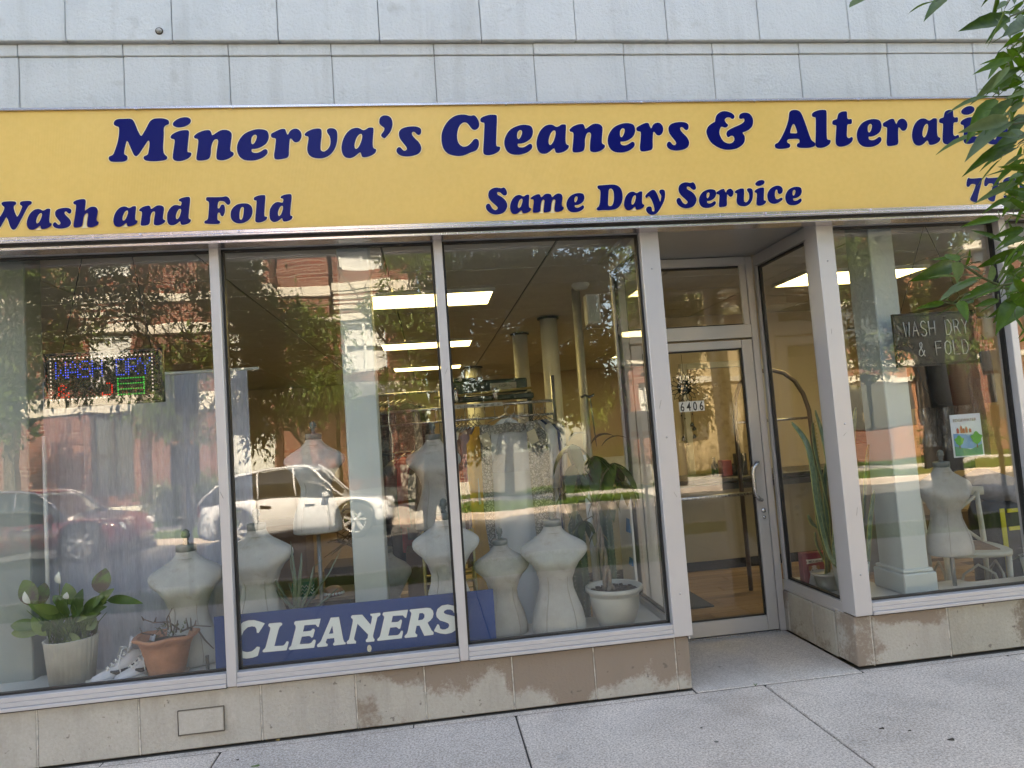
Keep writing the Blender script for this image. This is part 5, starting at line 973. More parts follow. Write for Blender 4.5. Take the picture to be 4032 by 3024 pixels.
for a in (((1170,960),(1100,910),(1000,915),(930,890)), ((1100,960),(1090,890),(1125,820)), ((1120,970),(1110,900),(1105,870)), ((1150,980),(1160,900)), ((1190,970),(1270,935),(1380,940)), ((1230,960),(1215,885)), ((1250,965),(1245,885)), ((1270,940),(1280,900)), ((1290,960),(1340,1030),(1395,1085)), ((1000,995),(930,985),(912,950)), ((1060,990),(1055,960)), ((1010,915),(1020,880)), ((940,900),(925,875)), ((1190,1000),(1185,1080),(1160,1120)), ((1075,1000),(1050,960)), ((1130,1000),(1140,940))):
    pts = [at(*z2(*q), TY-.01+random.uniform(-.04, .04)) for q in a]
    MB().tube(pts, [.0055]+[.004]*(len(pts)-2)+[.0025], 6).build('stem', mat('dry_stem', (.085,.055,.045), .9), t)
m = MB()
for k in range(50): p_ = Vector((TX+random.uniform(-.05, .11), TY+random.uniform(-.07, .05), LZ+.215+random.uniform(0, .06))); v, f = leaf_geo(p_, p_+Vector((random.uniform(-.02, .02), -.005, random.uniform(.008, .022))), .006, n=3); m.add(v, f, True)
m.build('bud', mat('bud_green', (.10,.11,.04), .6), t, fix=False)
# sneakers
def shoe_local():
    sole = [(-.045,-.14),(-.035,-.145),(.035,-.145),(.045,-.12),(.048,-.05),(.038,.02),(.036,.09),(.030,.125),(0,.14),(-.030,.125),(-.036,.09),(-.038,.02),(-.048,-.05),(-.048,-.11)]
    sole = catmull(sole, 2)
    r = lambda z, s, zf=None: [(x*s, y*s, z) for x, y in sole]
    ms = MB().loft([r(0, .97), r(.004, 1.0), r(.026, 1.0), r(.028, .96)]).mesh('sole', mat('rubber_white', (.55,.55,.52), .5))
    up = []
    st = [(-.128,.020,.034),(-.12,.034,.043),(-.09,.043,.052),(-.06,.045,.060),(-.03,.042,.075),(.0,.038,.095),(.03,.035,.112),(.055,.033,.124),(.085,.032,.128),(.11,.030,.134),(.128,.018,.138)]
    for y, hw, h in st:
        n = 16; q = []
        for k in range(n+1):
            a = math.pi*k/n; q.append((hw*math.cos(a)*(1-.25*(math.sin(a)**3)), y, .026+(h-.026)*math.sin(a)**.75))
        up.append(q+[(hw*.5, y, .0265), (-hw*.5, y, .0265)][::-1])
    mu = MB().loft(up).mesh('upper', mat('leather_white', (.52,.52,.55), .55, var=.06))
    op = MB().lathe((0, .085, .118), [(.020, .0), (.0265, .022), (.030, .026), (.027, .020), (.018, -.0)], 20, 1.0, 1.35).mesh('collar', mat('lining_grey', (.28,.28,.31), .9))
    tg = MB().loft([[(-.018, .03, .112), (.018, .03, .112), (.018, .036, .112), (-.018, .036, .112)], [(-.024, .044, .155), (.024, .044, .155), (.024, .050, .155), (-.024, .050, .155)], [(-.022, .052, .172), (.022, .052, .172), (.022, .057, .172), (-.022, .057, .172)]]).mesh('tongue', mat('leather_white', (1,1,1)))
    la = MB()
    for i in range(6):
        y = -.062+i*.018; z = .064+i*.0115; s = .021
        la.tube([(-s, y, z-.004), (0, y+.004, z+.006), (s, y+.010, z-.002)], .0032, 5); la.tube([(s, y, z-.004), (0, y+.004, z+.007), (-s, y+.010, z-.002)], .0032, 5)
    la.tube([(0, .035, .13), (.03, .0, .135), (.05, -.02, .085), (.052, -.01, .03)], .0028, 5); la.tube([(0, .035, .13), (-.03, .01, .135), (-.05, .0, .10), (-.052, .02, .04)], .0028, 5)
    ml = la.mesh('laces', mat('lace_white', (.62,.62,.62), .7, bump=0))
    sw = []
    for s in (-1, 1):
        q = MB(); pts = [(-.04, .052), (-.02, .046), (.03, .052), (.085, .085), (.04, .062), (.0, .058), (-.02, .064)]
        q.tube([(s*.0445, -.055, .058), (s*.0435, -.03, .048), (s*.040, .02, .052), (s*.0365, .07, .078)], [.004, .0095, .006, .001], 6, flat=1); sw.append(q)
    sq = MB(); sq.v, sq.f, sq.sm = [], [], []
    for q in sw: sq.add(q.v, q.f, True)
    mw = sq.mesh('side_stripe', mat('stripe_black', (.02,.02,.022), .5, bump=0))
    return [('sole', ms), ('upper', mu), ('collar', op), ('tongue', tg), ('laces', ml), ('side_stripe', mw)]
SH = shoe_local()
for x, y, r_, lb in ((-1.775, .25, -.95, 'left white sneaker with a black side stripe beside the lily pot'), (-1.655, .245, -.80, 'right white sneaker leaning against the terracotta pot')):
    t = thing('sneaker', lb, 'shoe', (x, y, LZ+.001), 'pair of white sneakers on the window ledge', r_)
    for n_, me in SH: link(n_, me, t, None, None, (1.12, 1.12, 1.3))
prop(MB().box(-1.318, -1.300, .22, .232, LZ+.001, LZ+.095).build('black_clip', DARKM, bevel=.002), 'small black upright clip on the ledge right of the terracotta pot', 'clip')
# aloe
AX, AY = -.86, .30
t = thing('aloe_plant', 'aloe with long thin grey green leaves behind the blue banner', 'plant', (AX, AY, .45)); AL = m_leaf('aloe_leaf', (.10,.135,.095), (.15,.19,.13), .1, .5, 5)
def zz(u, v): return ((1050+u*.3316)/K, (1900+v*.3316)/K)
b0 = at(*zz(380, 1520), AY)
for a in (((300,1500),(130,1200),(0,985),(-50,830)), ((350,1500),(330,1200),(290,1000),(280,760)), ((360,1500),(310,1330),(262,1200)), ((380,1500),(390,1150),(410,960),(412,835)), ((400,1500),(510,1260),(540,1080),(560,1000),(665,925)), ((440,1500),(560,1330),(740,1080),(880,790)), ((560,1500),(700,1390),(850,1250)), ((330,1480),(340,1150),(310,900),(285,700)), ((345,1500),(250,1440),(140,1330),(30,1130))):
    pts = [at(*zz(*q), AY+random.uniform(-.05, .07)) for q in a]; P2 = []
    for i in range(len(pts)-1):
        for j in range(4): P2.append(pts[i].lerp(pts[i+1], j/4))
    P2.append(pts[-1]); n_ = len(P2); MB().tube([b0.lerp(P2[0], .3)]+P2, [.013]+[.0125*(1-(i/n_)**1.4)+.001 for i in range(n_)], 8, flat=.55).build('leaf', AL, t)
prop(MB().lathe((b0.x, AY, LZ+.001), [(.06, 0), (.08, .12), (.084, .122), (.076, .115)], 28).build('aloe_pot', mat('pot_dark', (.09,.07,.06), .6)), 'small dark pot hidden behind the blue banner', 'pot')
# money tree pot
PX, PY = 1.055, .285
t = thing('round_pot', 'large pale grey flower pot on the ledge corner beside the entrance', 'pot', (PX, PY, LZ))
PG = mat('pot_pale_grey', (.37,.375,.34), .45, var=.04, bump=.03)
MB().lathe((PX, PY, LZ), [(.098,.002),(.102,0),(.122,.05),(.140,.10),(.148,.15),(.150,.185),(.147,.190),(.153,.192),(.156,.210),(.172,.212),(.176,.222),(.174,.236),(.168,.240),(.158,.232),(.152,.20)], 56, 1.0, 1.0).build('pot_body', PG, t)
MB().lathe((PX, PY, LZ+.195), [(.150, 0), (.150, .006), (.10, .014), (0.001, .020)], 30).build('soil', mat('soil', (0,0,0)), t)
m = MB()
for k in range(160): a = random.uniform(0, 6.28); r_ = .145*math.sqrt(random.random()); s = random.uniform(.004, .010); m.box(PX+r_*math.cos(a)-s, PX+r_*math.cos(a)+s, PY+r_*math.sin(a)-s, PY+r_*math.sin(a)+s, LZ+.198, LZ+.210+s)
o = m.build('soil_crumbs', mat('soil', (0,0,0)), t); o['kind'] = 'stuff'
t = thing('money_tree', 'money tree with a braided trunk and drooping leaves in the big pot', 'plant', (PX, PY, .54))
BK = mat('braid_bark', (.17,.14,.11), .9, var=.3, scale=30, bump=.6)
for k in range(3):
    pts = []
    for i in range(26): u = i/25; a = u*9+k*2.094; rr = .020*(1-.5*u)+.012*(u < .08); pts.append((PX-.03-.05*u+rr*math.cos(a), PY+.0+rr*math.sin(a), .53+.52*u))
    MB().tube(pts, [.014-.006*i/25 for i in range(26)], 8).build('stem', BK, t)
MT = m_leaf('money_leaf', (.022,.050,.012), (.050,.085,.020), .25, .4, 5); MT2 = m_leaf('money_leaf_yellow', (.16,.17,.06), (.26,.21,.10), .3, .5, 5)
top = Vector((PX-.08, PY, 1.05))
def palm(c, n, L, wd, spread, m_, down=.6):
    for k in range(n):
        a = 2*math.pi*k/n+random.uniform(-.3, .3); d = Vector((math.cos(a)*spread, math.sin(a)*spread*.6, -down+random.uniform(-.15, .2))); d.normalize()
        leafobj('leaf', m_, t, c, c+d*L*random.uniform(1.0, 1.35), wd*1.5, sag=.1, droop=.2, fold=.2)
for (x, y, n_, L, wd, sp) in ((1243,1000,6,.17,.027,.45), (1285,985,7,.20,.033,.5), (1325,1000,6,.19,.030,.5), (1262,1125,6,.11,.018,.45), (1225,1060,4,.12,.022,.4), (1305,1060,5,.14,.024,.5), (1235,960,4,.15,.026,.7), (1345,1040,5,.14,.022,.4), (1290,1150,3,.07,.014,.8)):
    c = at(x, y, PY+random.uniform(.0, .2)); st = top if c.z > 1.0 else Vector((PX-.05, PY, .90))
    MB().tube([st, (st+c)/2+Vector((0, 0, .06)), c], [.006, .004, .003], 5).build('branch', BK, t); palm(c, n_, L, wd, sp, MT2 if (x == 1345 or x == 1290) else MT)
for x, y, L, wd in ((1245, 945, .10, .045), (1300, 950, .14, .05), (1325, 955, .16, .03), (1222, 985, .07, .025)):
    c = at(x, y, PY+.15); leafobj('leaf', m_leaf('rubber_leaf', (.012,.035,.022), (.025,.06,.035), .05, .2, 3), t, c+Vector((-L/2, 0, -.02)), c+Vector((L/2, -.05, .02)), wd, sag=.2)
# spiny euphorbia, white pole, white board by the return
t = thing('euphorbia', 'two spiny green columnar cacti behind the braided trunk', 'plant', (1.0, .62, .2))
for x, h in ((.93, .95), (1.12, 1.0)):
    MB().lathe((x, .66, .25), [(.045, 0), (.05, .3), (.048, h-.3), (.02, h-.22), (.001, h-.2)], 40, twist=lambda a, z: .16*math.cos(8*a)).build('stem', mat('cactus_green', (.05,.08,.05), .6), t)
    m = MB()
    for k in range(220): a = 2*math.pi*(k % 8)/8; z = .26+(k//8)*.026; p_ = Vector((x+.052*math.cos(a), .66+.052*math.sin(a), z)); m.tube([p_, p_+Vector((math.cos(a)*.028, math.sin(a)*.028, random.uniform(-.012, .012)))], [.0016, .0004], 3, caps=False)
    o = m.build('spines', mat('spine_pale', (.42,.40,.33), .7, bump=0), t, fix=False); o['kind'] = 'stuff'
prop(B('plant_trough', .84, 1.20, .56, .76, .02, .262, BLACK, bevel=.005), 'black trough holding the spiny cacti', 'planter')
prop(MB().tube([(1.075, .80, .004), (1.055, .84, 1.35)], .020, 12).build('white_tube', WHITE), 'thick white upright tube behind the money tree', 'tube')
t = thing('leaning_board', 'narrow white panel spotted with blue tape leaning beside the entrance glass', 'panel', (1.30, .80, .34)); B('board_face', 1.285, 1.30, .60, .90, LZ+.002, 1.12, WHITE, t, bevel=.003)
for z, h in ((.82, .09), (.60, .05)): MB().prism([(1.275, z), (1.284, z+h), (1.284, z)], .62, .70).build('tape', mat('tape_blue', (.03,.18,.42), .6), t)
# hanging flower mirror with chimes in the doorway
c = at(1478, 837, 1.05)
t = thing('flower_ornament', 'black lotus shaped metal ornament hanging inside the glass door', 'ornament', (c.x, 1.05, c.z))
fl = MB()
for k in range(16):
    a = 2*math.pi*k/16; d = Vector((math.cos(a), 0, math.sin(a))); s_ = Vector((-math.sin(a), 0, math.cos(a))); r0, r1_ = .055, .118
    fl.tube([c+d*r0-s_*.010, c+d*(r0+r1_)/2-s_*.017, c+d*r1_, c+d*(r0+r1_)/2+s_*.017, c+d*r0+s_*.010], .0032, 5)
fl.build('petal_ring', BLACK, t); MB().tube([c, c+Vector((0, .006, 0))], .056, 28).build('mirror_disc', mat('mirror_dark', (.10,.11,.12), .08, .9, bump=0), t); MB().tube([c+Vector((0, 0, .11)), (c.x, 1.05, 2.03)], .0016, 5).build('chain', BLACK, t)
for k, (dx, L) in enumerate(((-.04, .36), (-.015, .40), (.035, .26), (.05, .29), (.045, .35))):
    x = c.x+dx; MB().tube([(x, 1.05, c.z-.09), (x, 1.05, c.z-L)], .001, 4).build('string', BLACK, t); MB().lathe((x, 1.05, c.z-L-.035), [(.014, 0), (.013, .018), (.007, .030), (0, .034)], 12).build('bell', mat('bell_bronze', (.10,.085,.06), .4, .6), t); MB().lathe((x, 1.05, c.z-L*.6), [(0, 0), (.005, .005), (.005, .011), (0, .016)], 8).build('bead', DARKM, t)
# right side ledge: snake plants, box, arch rack
SN = m_spath('snake_leaf', (.045,.085,.045), (.11,.15,.085), 26); ED = mat('leaf_edge_yellow', (.30,.30,.09), .5, bump=0)
def r1(u, v): return ((2550+u*.6028)/K, (850+v*.6028)/K)
def r2q(u, v): return ((2550+u*.6028)/K, (1750+v*.6028)/K)
def snake(x, y, zb, lv, lab):
    t = thing('snake_plant', lab, 'plant', (x, y, zb))
    for ctrl, wd, dy, ang in lv:
        cp = [at(*q, y+dy) for q in ctrl]; cp = [Vector((x+(cp[0].x-x)*.5, y+dy*.5, zb))]+cp; pts = []
        for i in range(len(cp)-1):
            p0 = cp[max(0, i-1)]; p1, p2 = cp[i], cp[i+1]; p3 = cp[min(len(cp)-1, i+2)]
            for j in range(5): u = j/5; pts.append(.5*(2*p1+(p2-p0)*u+(2*p0-5*p1+4*p2-p3)*u*u+(3*p1-p0-3*p2+p3)*u**3))
        pts.append(cp[-1]); V = []; n_ = len(pts)
        for i, p_ in enumerate(pts):
            u = i/(n_-1); w_ = 1.4*wd*(.6+.8*u if u < .5 else 1.0)*(1-max(0, u-.6)/.4)**.55+.0008; a = ang+.5*math.sin(3*u+ang); sd = Vector((math.cos(a), math.sin(a), 0)); nr = Vector((-math.sin(a), math.cos(a), 0)); V += [p_-sd*w_+nr*.008, p_-nr*.002, p_+sd*w_+nr*.008]
        f = [(3*i+j, 3*i+j+1, 3*i+j+4, 3*i+j+3) for i in range(n_-1) for j in (0, 1)]; N = len(V); mb = MB(); mb.add(V+[v+Vector((.001, .003, 0)) for v in V], f+[tuple(N+q for q in reversed(g)) for g in f], True); lo = mb.build('leaf', SN, t, fix=False)
        MB().tube([V[3*i] for i in range(n_)], .0024, 4).tube([V[3*i+2] for i in range(n_)], .0024, 4).build('leaf_edge', ED, lo)
    return t
tx = at(1840, 1250, .34).x; sx_ = at(1786, 1250, .56).x
snake(tx, .34, LZ+.19, (((r2q(1190,700), r2q(1120,420), r1(1060,1520), r1(945,1345)), .034, -.02, .3), ((r2q(1215,700), r2q(1190,420), r1(1110,1560), r1(1083,1350)), .024, .03, .5), ((r2q(1225,700), r2q(1230,420), r1(1165,1500), r1(1099,1268)), .020, .0, .1), ((r2q(1205,730), r2q(1150,560), r2q(1110,300), r2q(1095,130)), .026, .02, -.3), (((1866,1230), (1868,1150), (1872,1040), (1878,960)), .026, .02, .4), (((1876,1225), (1882,1130), (1890,1060)), .022, -.02, .1), (((1858,1230), (1850,1100), (1846,950), (1850,880)), .024, .04, .2)), 'tall snake plant rising from the tapered white pot behind the door post')
snake(sx_, .56, LZ+.10, ((((1787,1215), (1776,1150), r2q(1085,520), r2q(1052,460)), .024, -.01, .3), (((1792,1212), (1790,1130), (1784,1050), (1786,1000)), .022, .02, .1), (((1784,1216), (1768,1180), (1762,1150)), .016, .0, .5)), 'shorter snake plant in the round grey pot')
t = thing('tapered_pot', 'tapered white pot standing behind the right door post', 'pot', (tx, .34, LZ)); MB().lathe((tx, .34, LZ), [(.085, .001), (.112, .215), (.115, .220), (.105, .212)], 36).build('pot_body', mat('pot_blue_white', (.42,.48,.48), .4, bump=.02), t); MB().lathe((tx, .34, LZ+.18), [(.102, 0), (.102, .01)], 20).build('soil', mat('soil', (0,0,0)), t)
t = thing('small_grey_pot', 'small round grey pot beside the dog treat box', 'pot', (sx_, .56, LZ)); MB().lathe((sx_, .56, LZ), [(.055, .001), (.072, .05), (.080, .10), (.092, .102), (.094, .118), (.088, .12), (.08, .11)], 36).build('pot_body', PG, t); MB().lathe((sx_, .56, LZ+.09), [(.076, 0), (.076, .01)], 20).build('soil', mat('soil', (0,0,0)), t)
t = thing('dog_treat_box', 'red dog treat box with a terrier photo standing beside the snake plant', 'box', (2.60, .70, LZ), None, -.05)
def L_(name, mb, m_, **k): return link(name, mb.mesh(name, m_, **k), t)
L_('carton', MB().box(-.085, .12, 0, .06, .001, .225), mat('carton_red', (.22,.02,.028), .45), bevel=.003)
L_('corner_panel', MB().prism([(.03, .004), (.119, .004), (.119, .055), (.05, .075)], -.0012, -.0006), mat('print_blue2', (.02,.08,.30), .5, bump=0))
dogw = mat('print_dog_white', (.55,.50,.45), .6, bump=0); dogb = mat('print_dog_tan', (.30,.13,.05), .6, bump=0)
L_('dog_chest', MB().prism([(-.055, .004), (.045, .004), (.03, .06), (.012, .085), (-.035, .085), (-.045, .05)], -.0020, -.0014), dogw)
L_('dog_head', MB().prism([(-.005+.036*math.cos(q), .10+.040*math.sin(q)) for q in np.linspace(0, 6.283, 19)[:-1]], -.0030, -.0023), dogw)
for s in (-1, 1): L_('dog_ear', MB().prism([(-.005+s*.012, .128), (-.005+s*.036, .142), (-.005+s*.042, .115), (-.005+s*.030, .100)], -.0040, -.0033), dogb)
for s in (-1, 1): L_('dog_eye', MB().prism([(-.005+s*.014+.004*math.cos(q), .108+.004*math.sin(q)) for q in np.linspace(0, 6.283, 9)[:-1]], -.0043, -.0034), BLACK)
L_('dog_nose', MB().prism([(-.013, .094), (.003, .094), (-.005, .086)], -.0043, -.0034), BLACK); L_('dog_mouth', MB().prism([(-.022, .080), (.012, .080), (.004, .066), (-.014, .066)], -.0043, -.0034), mat('print_tongue', (.30,.06,.06), .6, bump=0))
L_('name_bone', MB().prism([(-.05,.165),(-.058,.158),(-.052,.149),(-.04,.153),(.065,.160),(.078,.156),(.084,.166),(.077,.172),(.084,.181),(.076,.188),(.066,.184),(-.042,.180),(-.054,.184),(-.060,.175)], -.0020, -.0014), mat('bone_cream', (.60,.55,.45), .6, bump=0))
me = textmesh('MILK-BONE', .022, 'LEFT', .0004, bold=.0006); me.materials.clear(); me.materials.append(BLACK); o = link('box_text', me, t, (-.042, -.0026, .1585), (rad(90), 0, 0), (.93, 1, 1))
# curved plant arch rack behind the return
t = thing('arched_rack', 'bronze arched garment rack with hanging chains behind the door return', 'rack', (3.2, 2.0, 0))
ar = [(3.02+.0, 2.0, 1.93), (3.12, 2.0, 1.93), (3.22, 2.0, 1.90), (3.32, 2.0, 1.82), (3.39, 2.0, 1.70), (3.43, 2.0, 1.55), (3.44, 2.0, 1.2), (3.44, 2.0, .004)]
MB().tube(ar, .020, 10).build('arch', mat('bronze', (.13,.10,.08), .35, .6), t); MB().tube([(2.72, 2.0, .004), (2.72, 2.0, 1.5), (2.74, 2.0, 1.70), (2.79, 2.0, 1.82), (2.89, 2.0, 1.90), (3.02, 2.0, 1.93)], .020, 10).build('arch', mat('bronze', (1,1,1)), t); MB().tube([(2.72, 2.0, 1.48), (3.44, 2.0, 1.48)], .012, 8).build('crossbar', STEEL, t)
for k in range(26): z = 1.45-k*.035; MB().tube([(3.455, 1.985, z), (3.475, 1.98, z-.012), (3.455, 1.985, z-.026)], .004, 4).build('chain_link', GOLD, t)
# crossback chair, bag, pots
def chair():
    t = thing('crossback_chair', 'cream crossback chair with a woven seat in the right window', 'chair', (at(2088, 1205, .80).x, .80, 0), None, -.35); t['_local'] = 1
    CC = mat('chair_cream', (.42,.41,.33), .5, var=.06); sw = .22
    def pt(n_, pts, r, m_=CC, k=8): link(n_, MB().tube(pts, r, k).mesh(n_, m_), t)
    for s in (-1, 1):
        pt('front_leg', [(s*.19, -.20, .002), (s*.20, -.20, .45)], [.015, .021]); pt('back_leg', [(s*.19, .20, .002), (s*.20, .19, .45), (s*.205, .24, .86)], [.015, .021, .018])
        pt('cross_brace', [(s*.20, .195, .47), (0, .255, .66), (-s*.20, .235, .83)], .013)
        pt('bentwood_hoop', [(s*.19, -.18, .05), (s*.19, -.10, .30), (s*.19, .0, .37), (s*.19, .10, .30), (s*.19, .18, .05)], .010)
    pt('bentwood_hoop', [(-.18, -.20, .05), (-.10, -.20, .32), (0, -.20, .385), (.10, -.20, .32), (.18, -.20, .05)], .010)
    link('top_rail', MB().loft([[(x, .235+.03*(1-(x/.24)**2)+dy, .86+dz) for dy, dz in ((-.012, -.03), (.012, -.03), (.012, .035), (-.012, .035))] for x in np.linspace(-.25, .25, 9)]).mesh('top_rail', CC, bevel=.004), t)
    link('seat_frame', MB().loft([[(x*sc, y*sc, z) for x, y in catmull([(-.215, -.22), (.215, -.22), (.20, .21), (-.20, .21)], 5)] for z, sc in ((.445, .96), (.45, 1), (.478, 1), (.483, .96))]).mesh('seat_frame', CC), t)
    link('woven_seat', MB().box(-.165, .165, -.17, .165, .4835, .490).mesh('woven_seat', mat('rattan', (.19,.11,.06), .8, bump=1, bscale=150, var=.3, scale=40)), t)
    return t
ch = chair(); ch.scale = (.98, .98, .98)
t = thing('shopping_bag', 'black bag with yellow strap bands in the right window', 'bag', (4.62, 1.25, .002)); rs = []
for z, a_, b_ in ((.0, .26, .14), (.02, .28, .15), (.35, .29, .16), (.62, .28, .15), (.70, .25, .12)): rs.append([(4.66+(a_)*math.copysign(abs(math.cos(q))**.5, math.cos(q))+.008*math.sin(6*q+9*z), 1.30+b_*math.copysign(abs(math.sin(q))**.5, math.sin(q))+.008*math.sin(5*q+11*z), .004+z) for q in np.linspace(0, 6.283, 33)[:-1]])
MB().loft(rs).build('bag_body', mat('bag_black', (.016,.017,.018), .55, bump=.4), t); YEL = mat('strap_yellow', (.48,.44,.02), .6, bump=.2)
for x in (4.46, 4.80): B('strap', x-.02, x+.02, 1.124, 1.13, .05, .66, YEL, t)
for z in (.64, .50): B('strap', 4.50, 4.90, 1.120, 1.126, z-.015, z+.015, YEL, t)
t = thing('grey_jacket', 'crumpled grey jacket draped over the black bag', 'jacket', (4.55, 1.28, .70)); rs = []
for i in range(9):
    u = i/8; rs.append([(4.26+.66*u+.02*math.sin(4*q+i), 1.28+.15*math.cos(q)*(.6+.4*math.sin(math.pi*u))+.01*math.sin(5*q), .80+.13*math.sin(q)*(.5+.6*math.sin(math.pi*u))+.05*math.sin(2.2*u*3)) for q in np.linspace(0, 6.283, 25)[:-1]])
MB().loft(rs).build('cloth', mat('wool_grey', (.20,.20,.22), .9, var=.25, scale=14, bump=.5), t)
t = thing('succulent_pot', 'small white pot with a dark succulent at the right edge of the ledge', 'pot', (3.88, .26, LZ)); MB().lathe((3.87, .26, LZ), [(.050, .001), (.072, .16), (.074, .162), (.066, .155)], 28).build('pot_body', mat('pot_blue_white', (1,1,1)), t); MB().lathe((3.87, .26, LZ+.13), [(.066, 0), (.066, .01)], 20).build('soil', mat('soil', (0,0,0)), t)
pl = thing('succulent', 'dark fleshy leaves spreading from the small white pot', 'plant', (3.87, .26, LZ+.14))
for k in range(7): a = k*.9; leafobj('leaf', m_leaf('succ_leaf', (.03,.05,.03), (.06,.08,.05), .05, .4), pl, (3.87, .26, LZ+.14), (3.87+.14*math.cos(a), .26+.08*math.sin(a), LZ+.18+.06*math.sin(a*2)), .018, sag=.15)
prop(B('step_board', 3.42, 3.62, .34, .38, LZ+.0005, LZ+.0009, WHITE), 'thin pale board under the dress form stand', 'board')
# film-wrapped garments hung far right
for i, (x, c, lb, ln) in enumerate(((4.25, (.10,.07,.05), 'brown coat in clear film hanging right of the black board', 1.15), (4.45, (.05,.05,.05), 'black coat in clear film at the far right', 1.2), (4.62, (.16,.12,.08), 'tan coat in clear film beside the black coat', 1.1))):
    g = garment(x, 1.5, 2.15, 2.15-ln, .46, mat('wrapped%d' % i, c, .8), lb, rz=.5, dep=.08, folds=5, sleeve=.6, group='film wrapped coats in the right window')
    link('film', MB().loft([[(r_*math.cos(q)+.012*math.sin(6*q+3*j), .075*math.sin(q)+.012*math.sin(5*q+j), ln*(1.02-j/9*.98)) for q in np.linspace(0, 6.283, 29)[:-1]] for j, r_ in enumerate((.05, .19, .26, .27, .27, .28, .28, .29, .29))], caps=False).mesh('film', FILM), g)
t = thing('coat_rail', 'steel rail carrying the film wrapped coats', 'rack', (4.45, 1.5, 0)); MB().tube([(4.0, 1.5, 2.24), (5.0, 1.5, 2.24)], .012, 8).tube([(4.0, 1.5, .002), (4.0, 1.5, 2.24)], .012, 8).tube([(5.0, 1.5, .002), (5.0, 1.5, 2.24)], .012, 8).build('frame', STEEL, t)
# ================================================================== ACROSS THE STREET (seen mirrored in the glass)
FG = mat('far_glass', (.03,.04,.045), .06, spec=.9, bump=0); FGB = mat('blind_white', (.55,.56,.55), .7)
BY = -18.9
def brickbox(n, x0, x1, z0, z1, par, y=BY, d=.5, m=None): return B(n, x0, x1, y-d, y, z0, z1, m or BRICK, par)
def band(x0, x1, z0, z1, par, pr=.10):
    n_ = max(1, round((x1-x0)/.75)); w_ = (x1-x0)/n_
    for i in range(n_): B('stone_band', x0+i*w_+.006, x0+(i+1)*w_-.006, BY+.001, BY+pr, z0, z1, LIME, par, bevel=.012)
def window(x0, x1, z0, z1, par, y=BY, blind=True, mull=1):
    FR = WHITE if blind else mat('bronze_frame', (.06,.05,.045), .5)
    f = MB(); f.box(x0, x1, y-.20, y-.12, z0, z0+.08); f.box(x0, x1, y-.20, y-.12, z1-.08, z1); f.box(x0, x0+.07, y-.20, y-.12, z0, z1); f.box(x1-.07, x1, y-.20, y-.12, z0, z1); f.box(x0, x1, y-.20, y-.125, (z0+z1)/2-.03, (z0+z1)/2+.03)
    for k in range(mull): xx = x0+(x1-x0)*(k+1)/(mull+1); f.box(xx-.04, xx+.04, y-.20, y-.125, z0, z1)
    fo = f.build('window', FR, par); B('pane', x0+.05, x1-.05, y-.22, y-.205, z0+.05, z1-.05, FGB if blind else FG, fo)
def apartment(X0, piers, bays, lab, top=9.5):
    t = thing('brick_apartment_building', lab, 'building', ((piers[0][0]+piers[-1][1])/2, BY-3, 0))
    B('core_wall', piers[0][0], piers[-1][1], BY-9, BY-.52, -.3, top, mat('core_brick', (.16,.06,.04), .9), t)
    for a, b in piers:
        for z0, z1 in ((1.15, 3.45), (3.95, 5.88), (6.16, 6.9), (7.24, 8.62), (9.0, top)): brickbox('brick_pier', a, b, z0, z1, t)
        for z0, z1 in ((3.46, 3.94), (5.89, 6.15), (6.91, 7.23), (8.63, 8.99)): B('backing', a, b, BY-.5, BY, z0, z1, LIME, t); band(a-.05, b+.05, z0, z1, t)
        B('foundation', a-.02, b+.02, BY-.5, BY+.04, -.3, 1.145, mat('foundation_grey', (.36,.35,.31), .9, world=True), t)
    for a, b in bays:
        yb = BY+.55
        for z0, z1 in ((.0, .5), (3.46, 3.9), (5.9, 6.15), (6.95, 7.2), (8.65, 9.0)): B('bay_band', a-.06, b+.06, BY-.4, yb+.06, z0, z1, LIME, t, bevel=.015)
        for k in range(4): z = 6.18+k*.19; B('stripe_brick', a, b, BY-.4, yb, z, z+.085, BRICK, t); B('stripe_stone', a-.02, b+.02, BY-.4, yb+.025, z+.088, z+.187, LIME, t, bevel=.008)
        for z0, z1 in ((.52, 3.44), (3.92, 5.88), (7.22, 8.63)):
            B('bay_side', a, a+.18, BY-.4, yb-.02, z0, z1, BRICK, t); B('bay_side', b-.18, b, BY-.4, yb-.02, z0, z1, BRICK, t); window(a+.2, b-.2, z0+.35, z1-.05, t, yb+.05, z0 > 1, 1); B('bay_apron', a+.19, b-.19, BY-.2, yb-.03, z0, z0+.34, BRICK, t)
        B('bay_top', a, b, BY-.4, yb-.02, 9.02, top, BRICK, t)
    return t
X = lambda x: mir(x, 700, 19).x
t = apartment(0, [(X(-330), X(-170)), (X(36), X(178)), (X(318), X(470)), (X(600), X(712))], [(X(-160), X(25)), (X(190), X(307)), (X(482), X(590)), (X(726), X(842))], 'red brick apartment building with white stone bands and striped bays across the street')
t2 = apartment(0, [(X(842)+.01, X(905))], [(X(915), X(985))], 'narrow end block of the red brick apartments, mostly behind the far trees', 9.45)
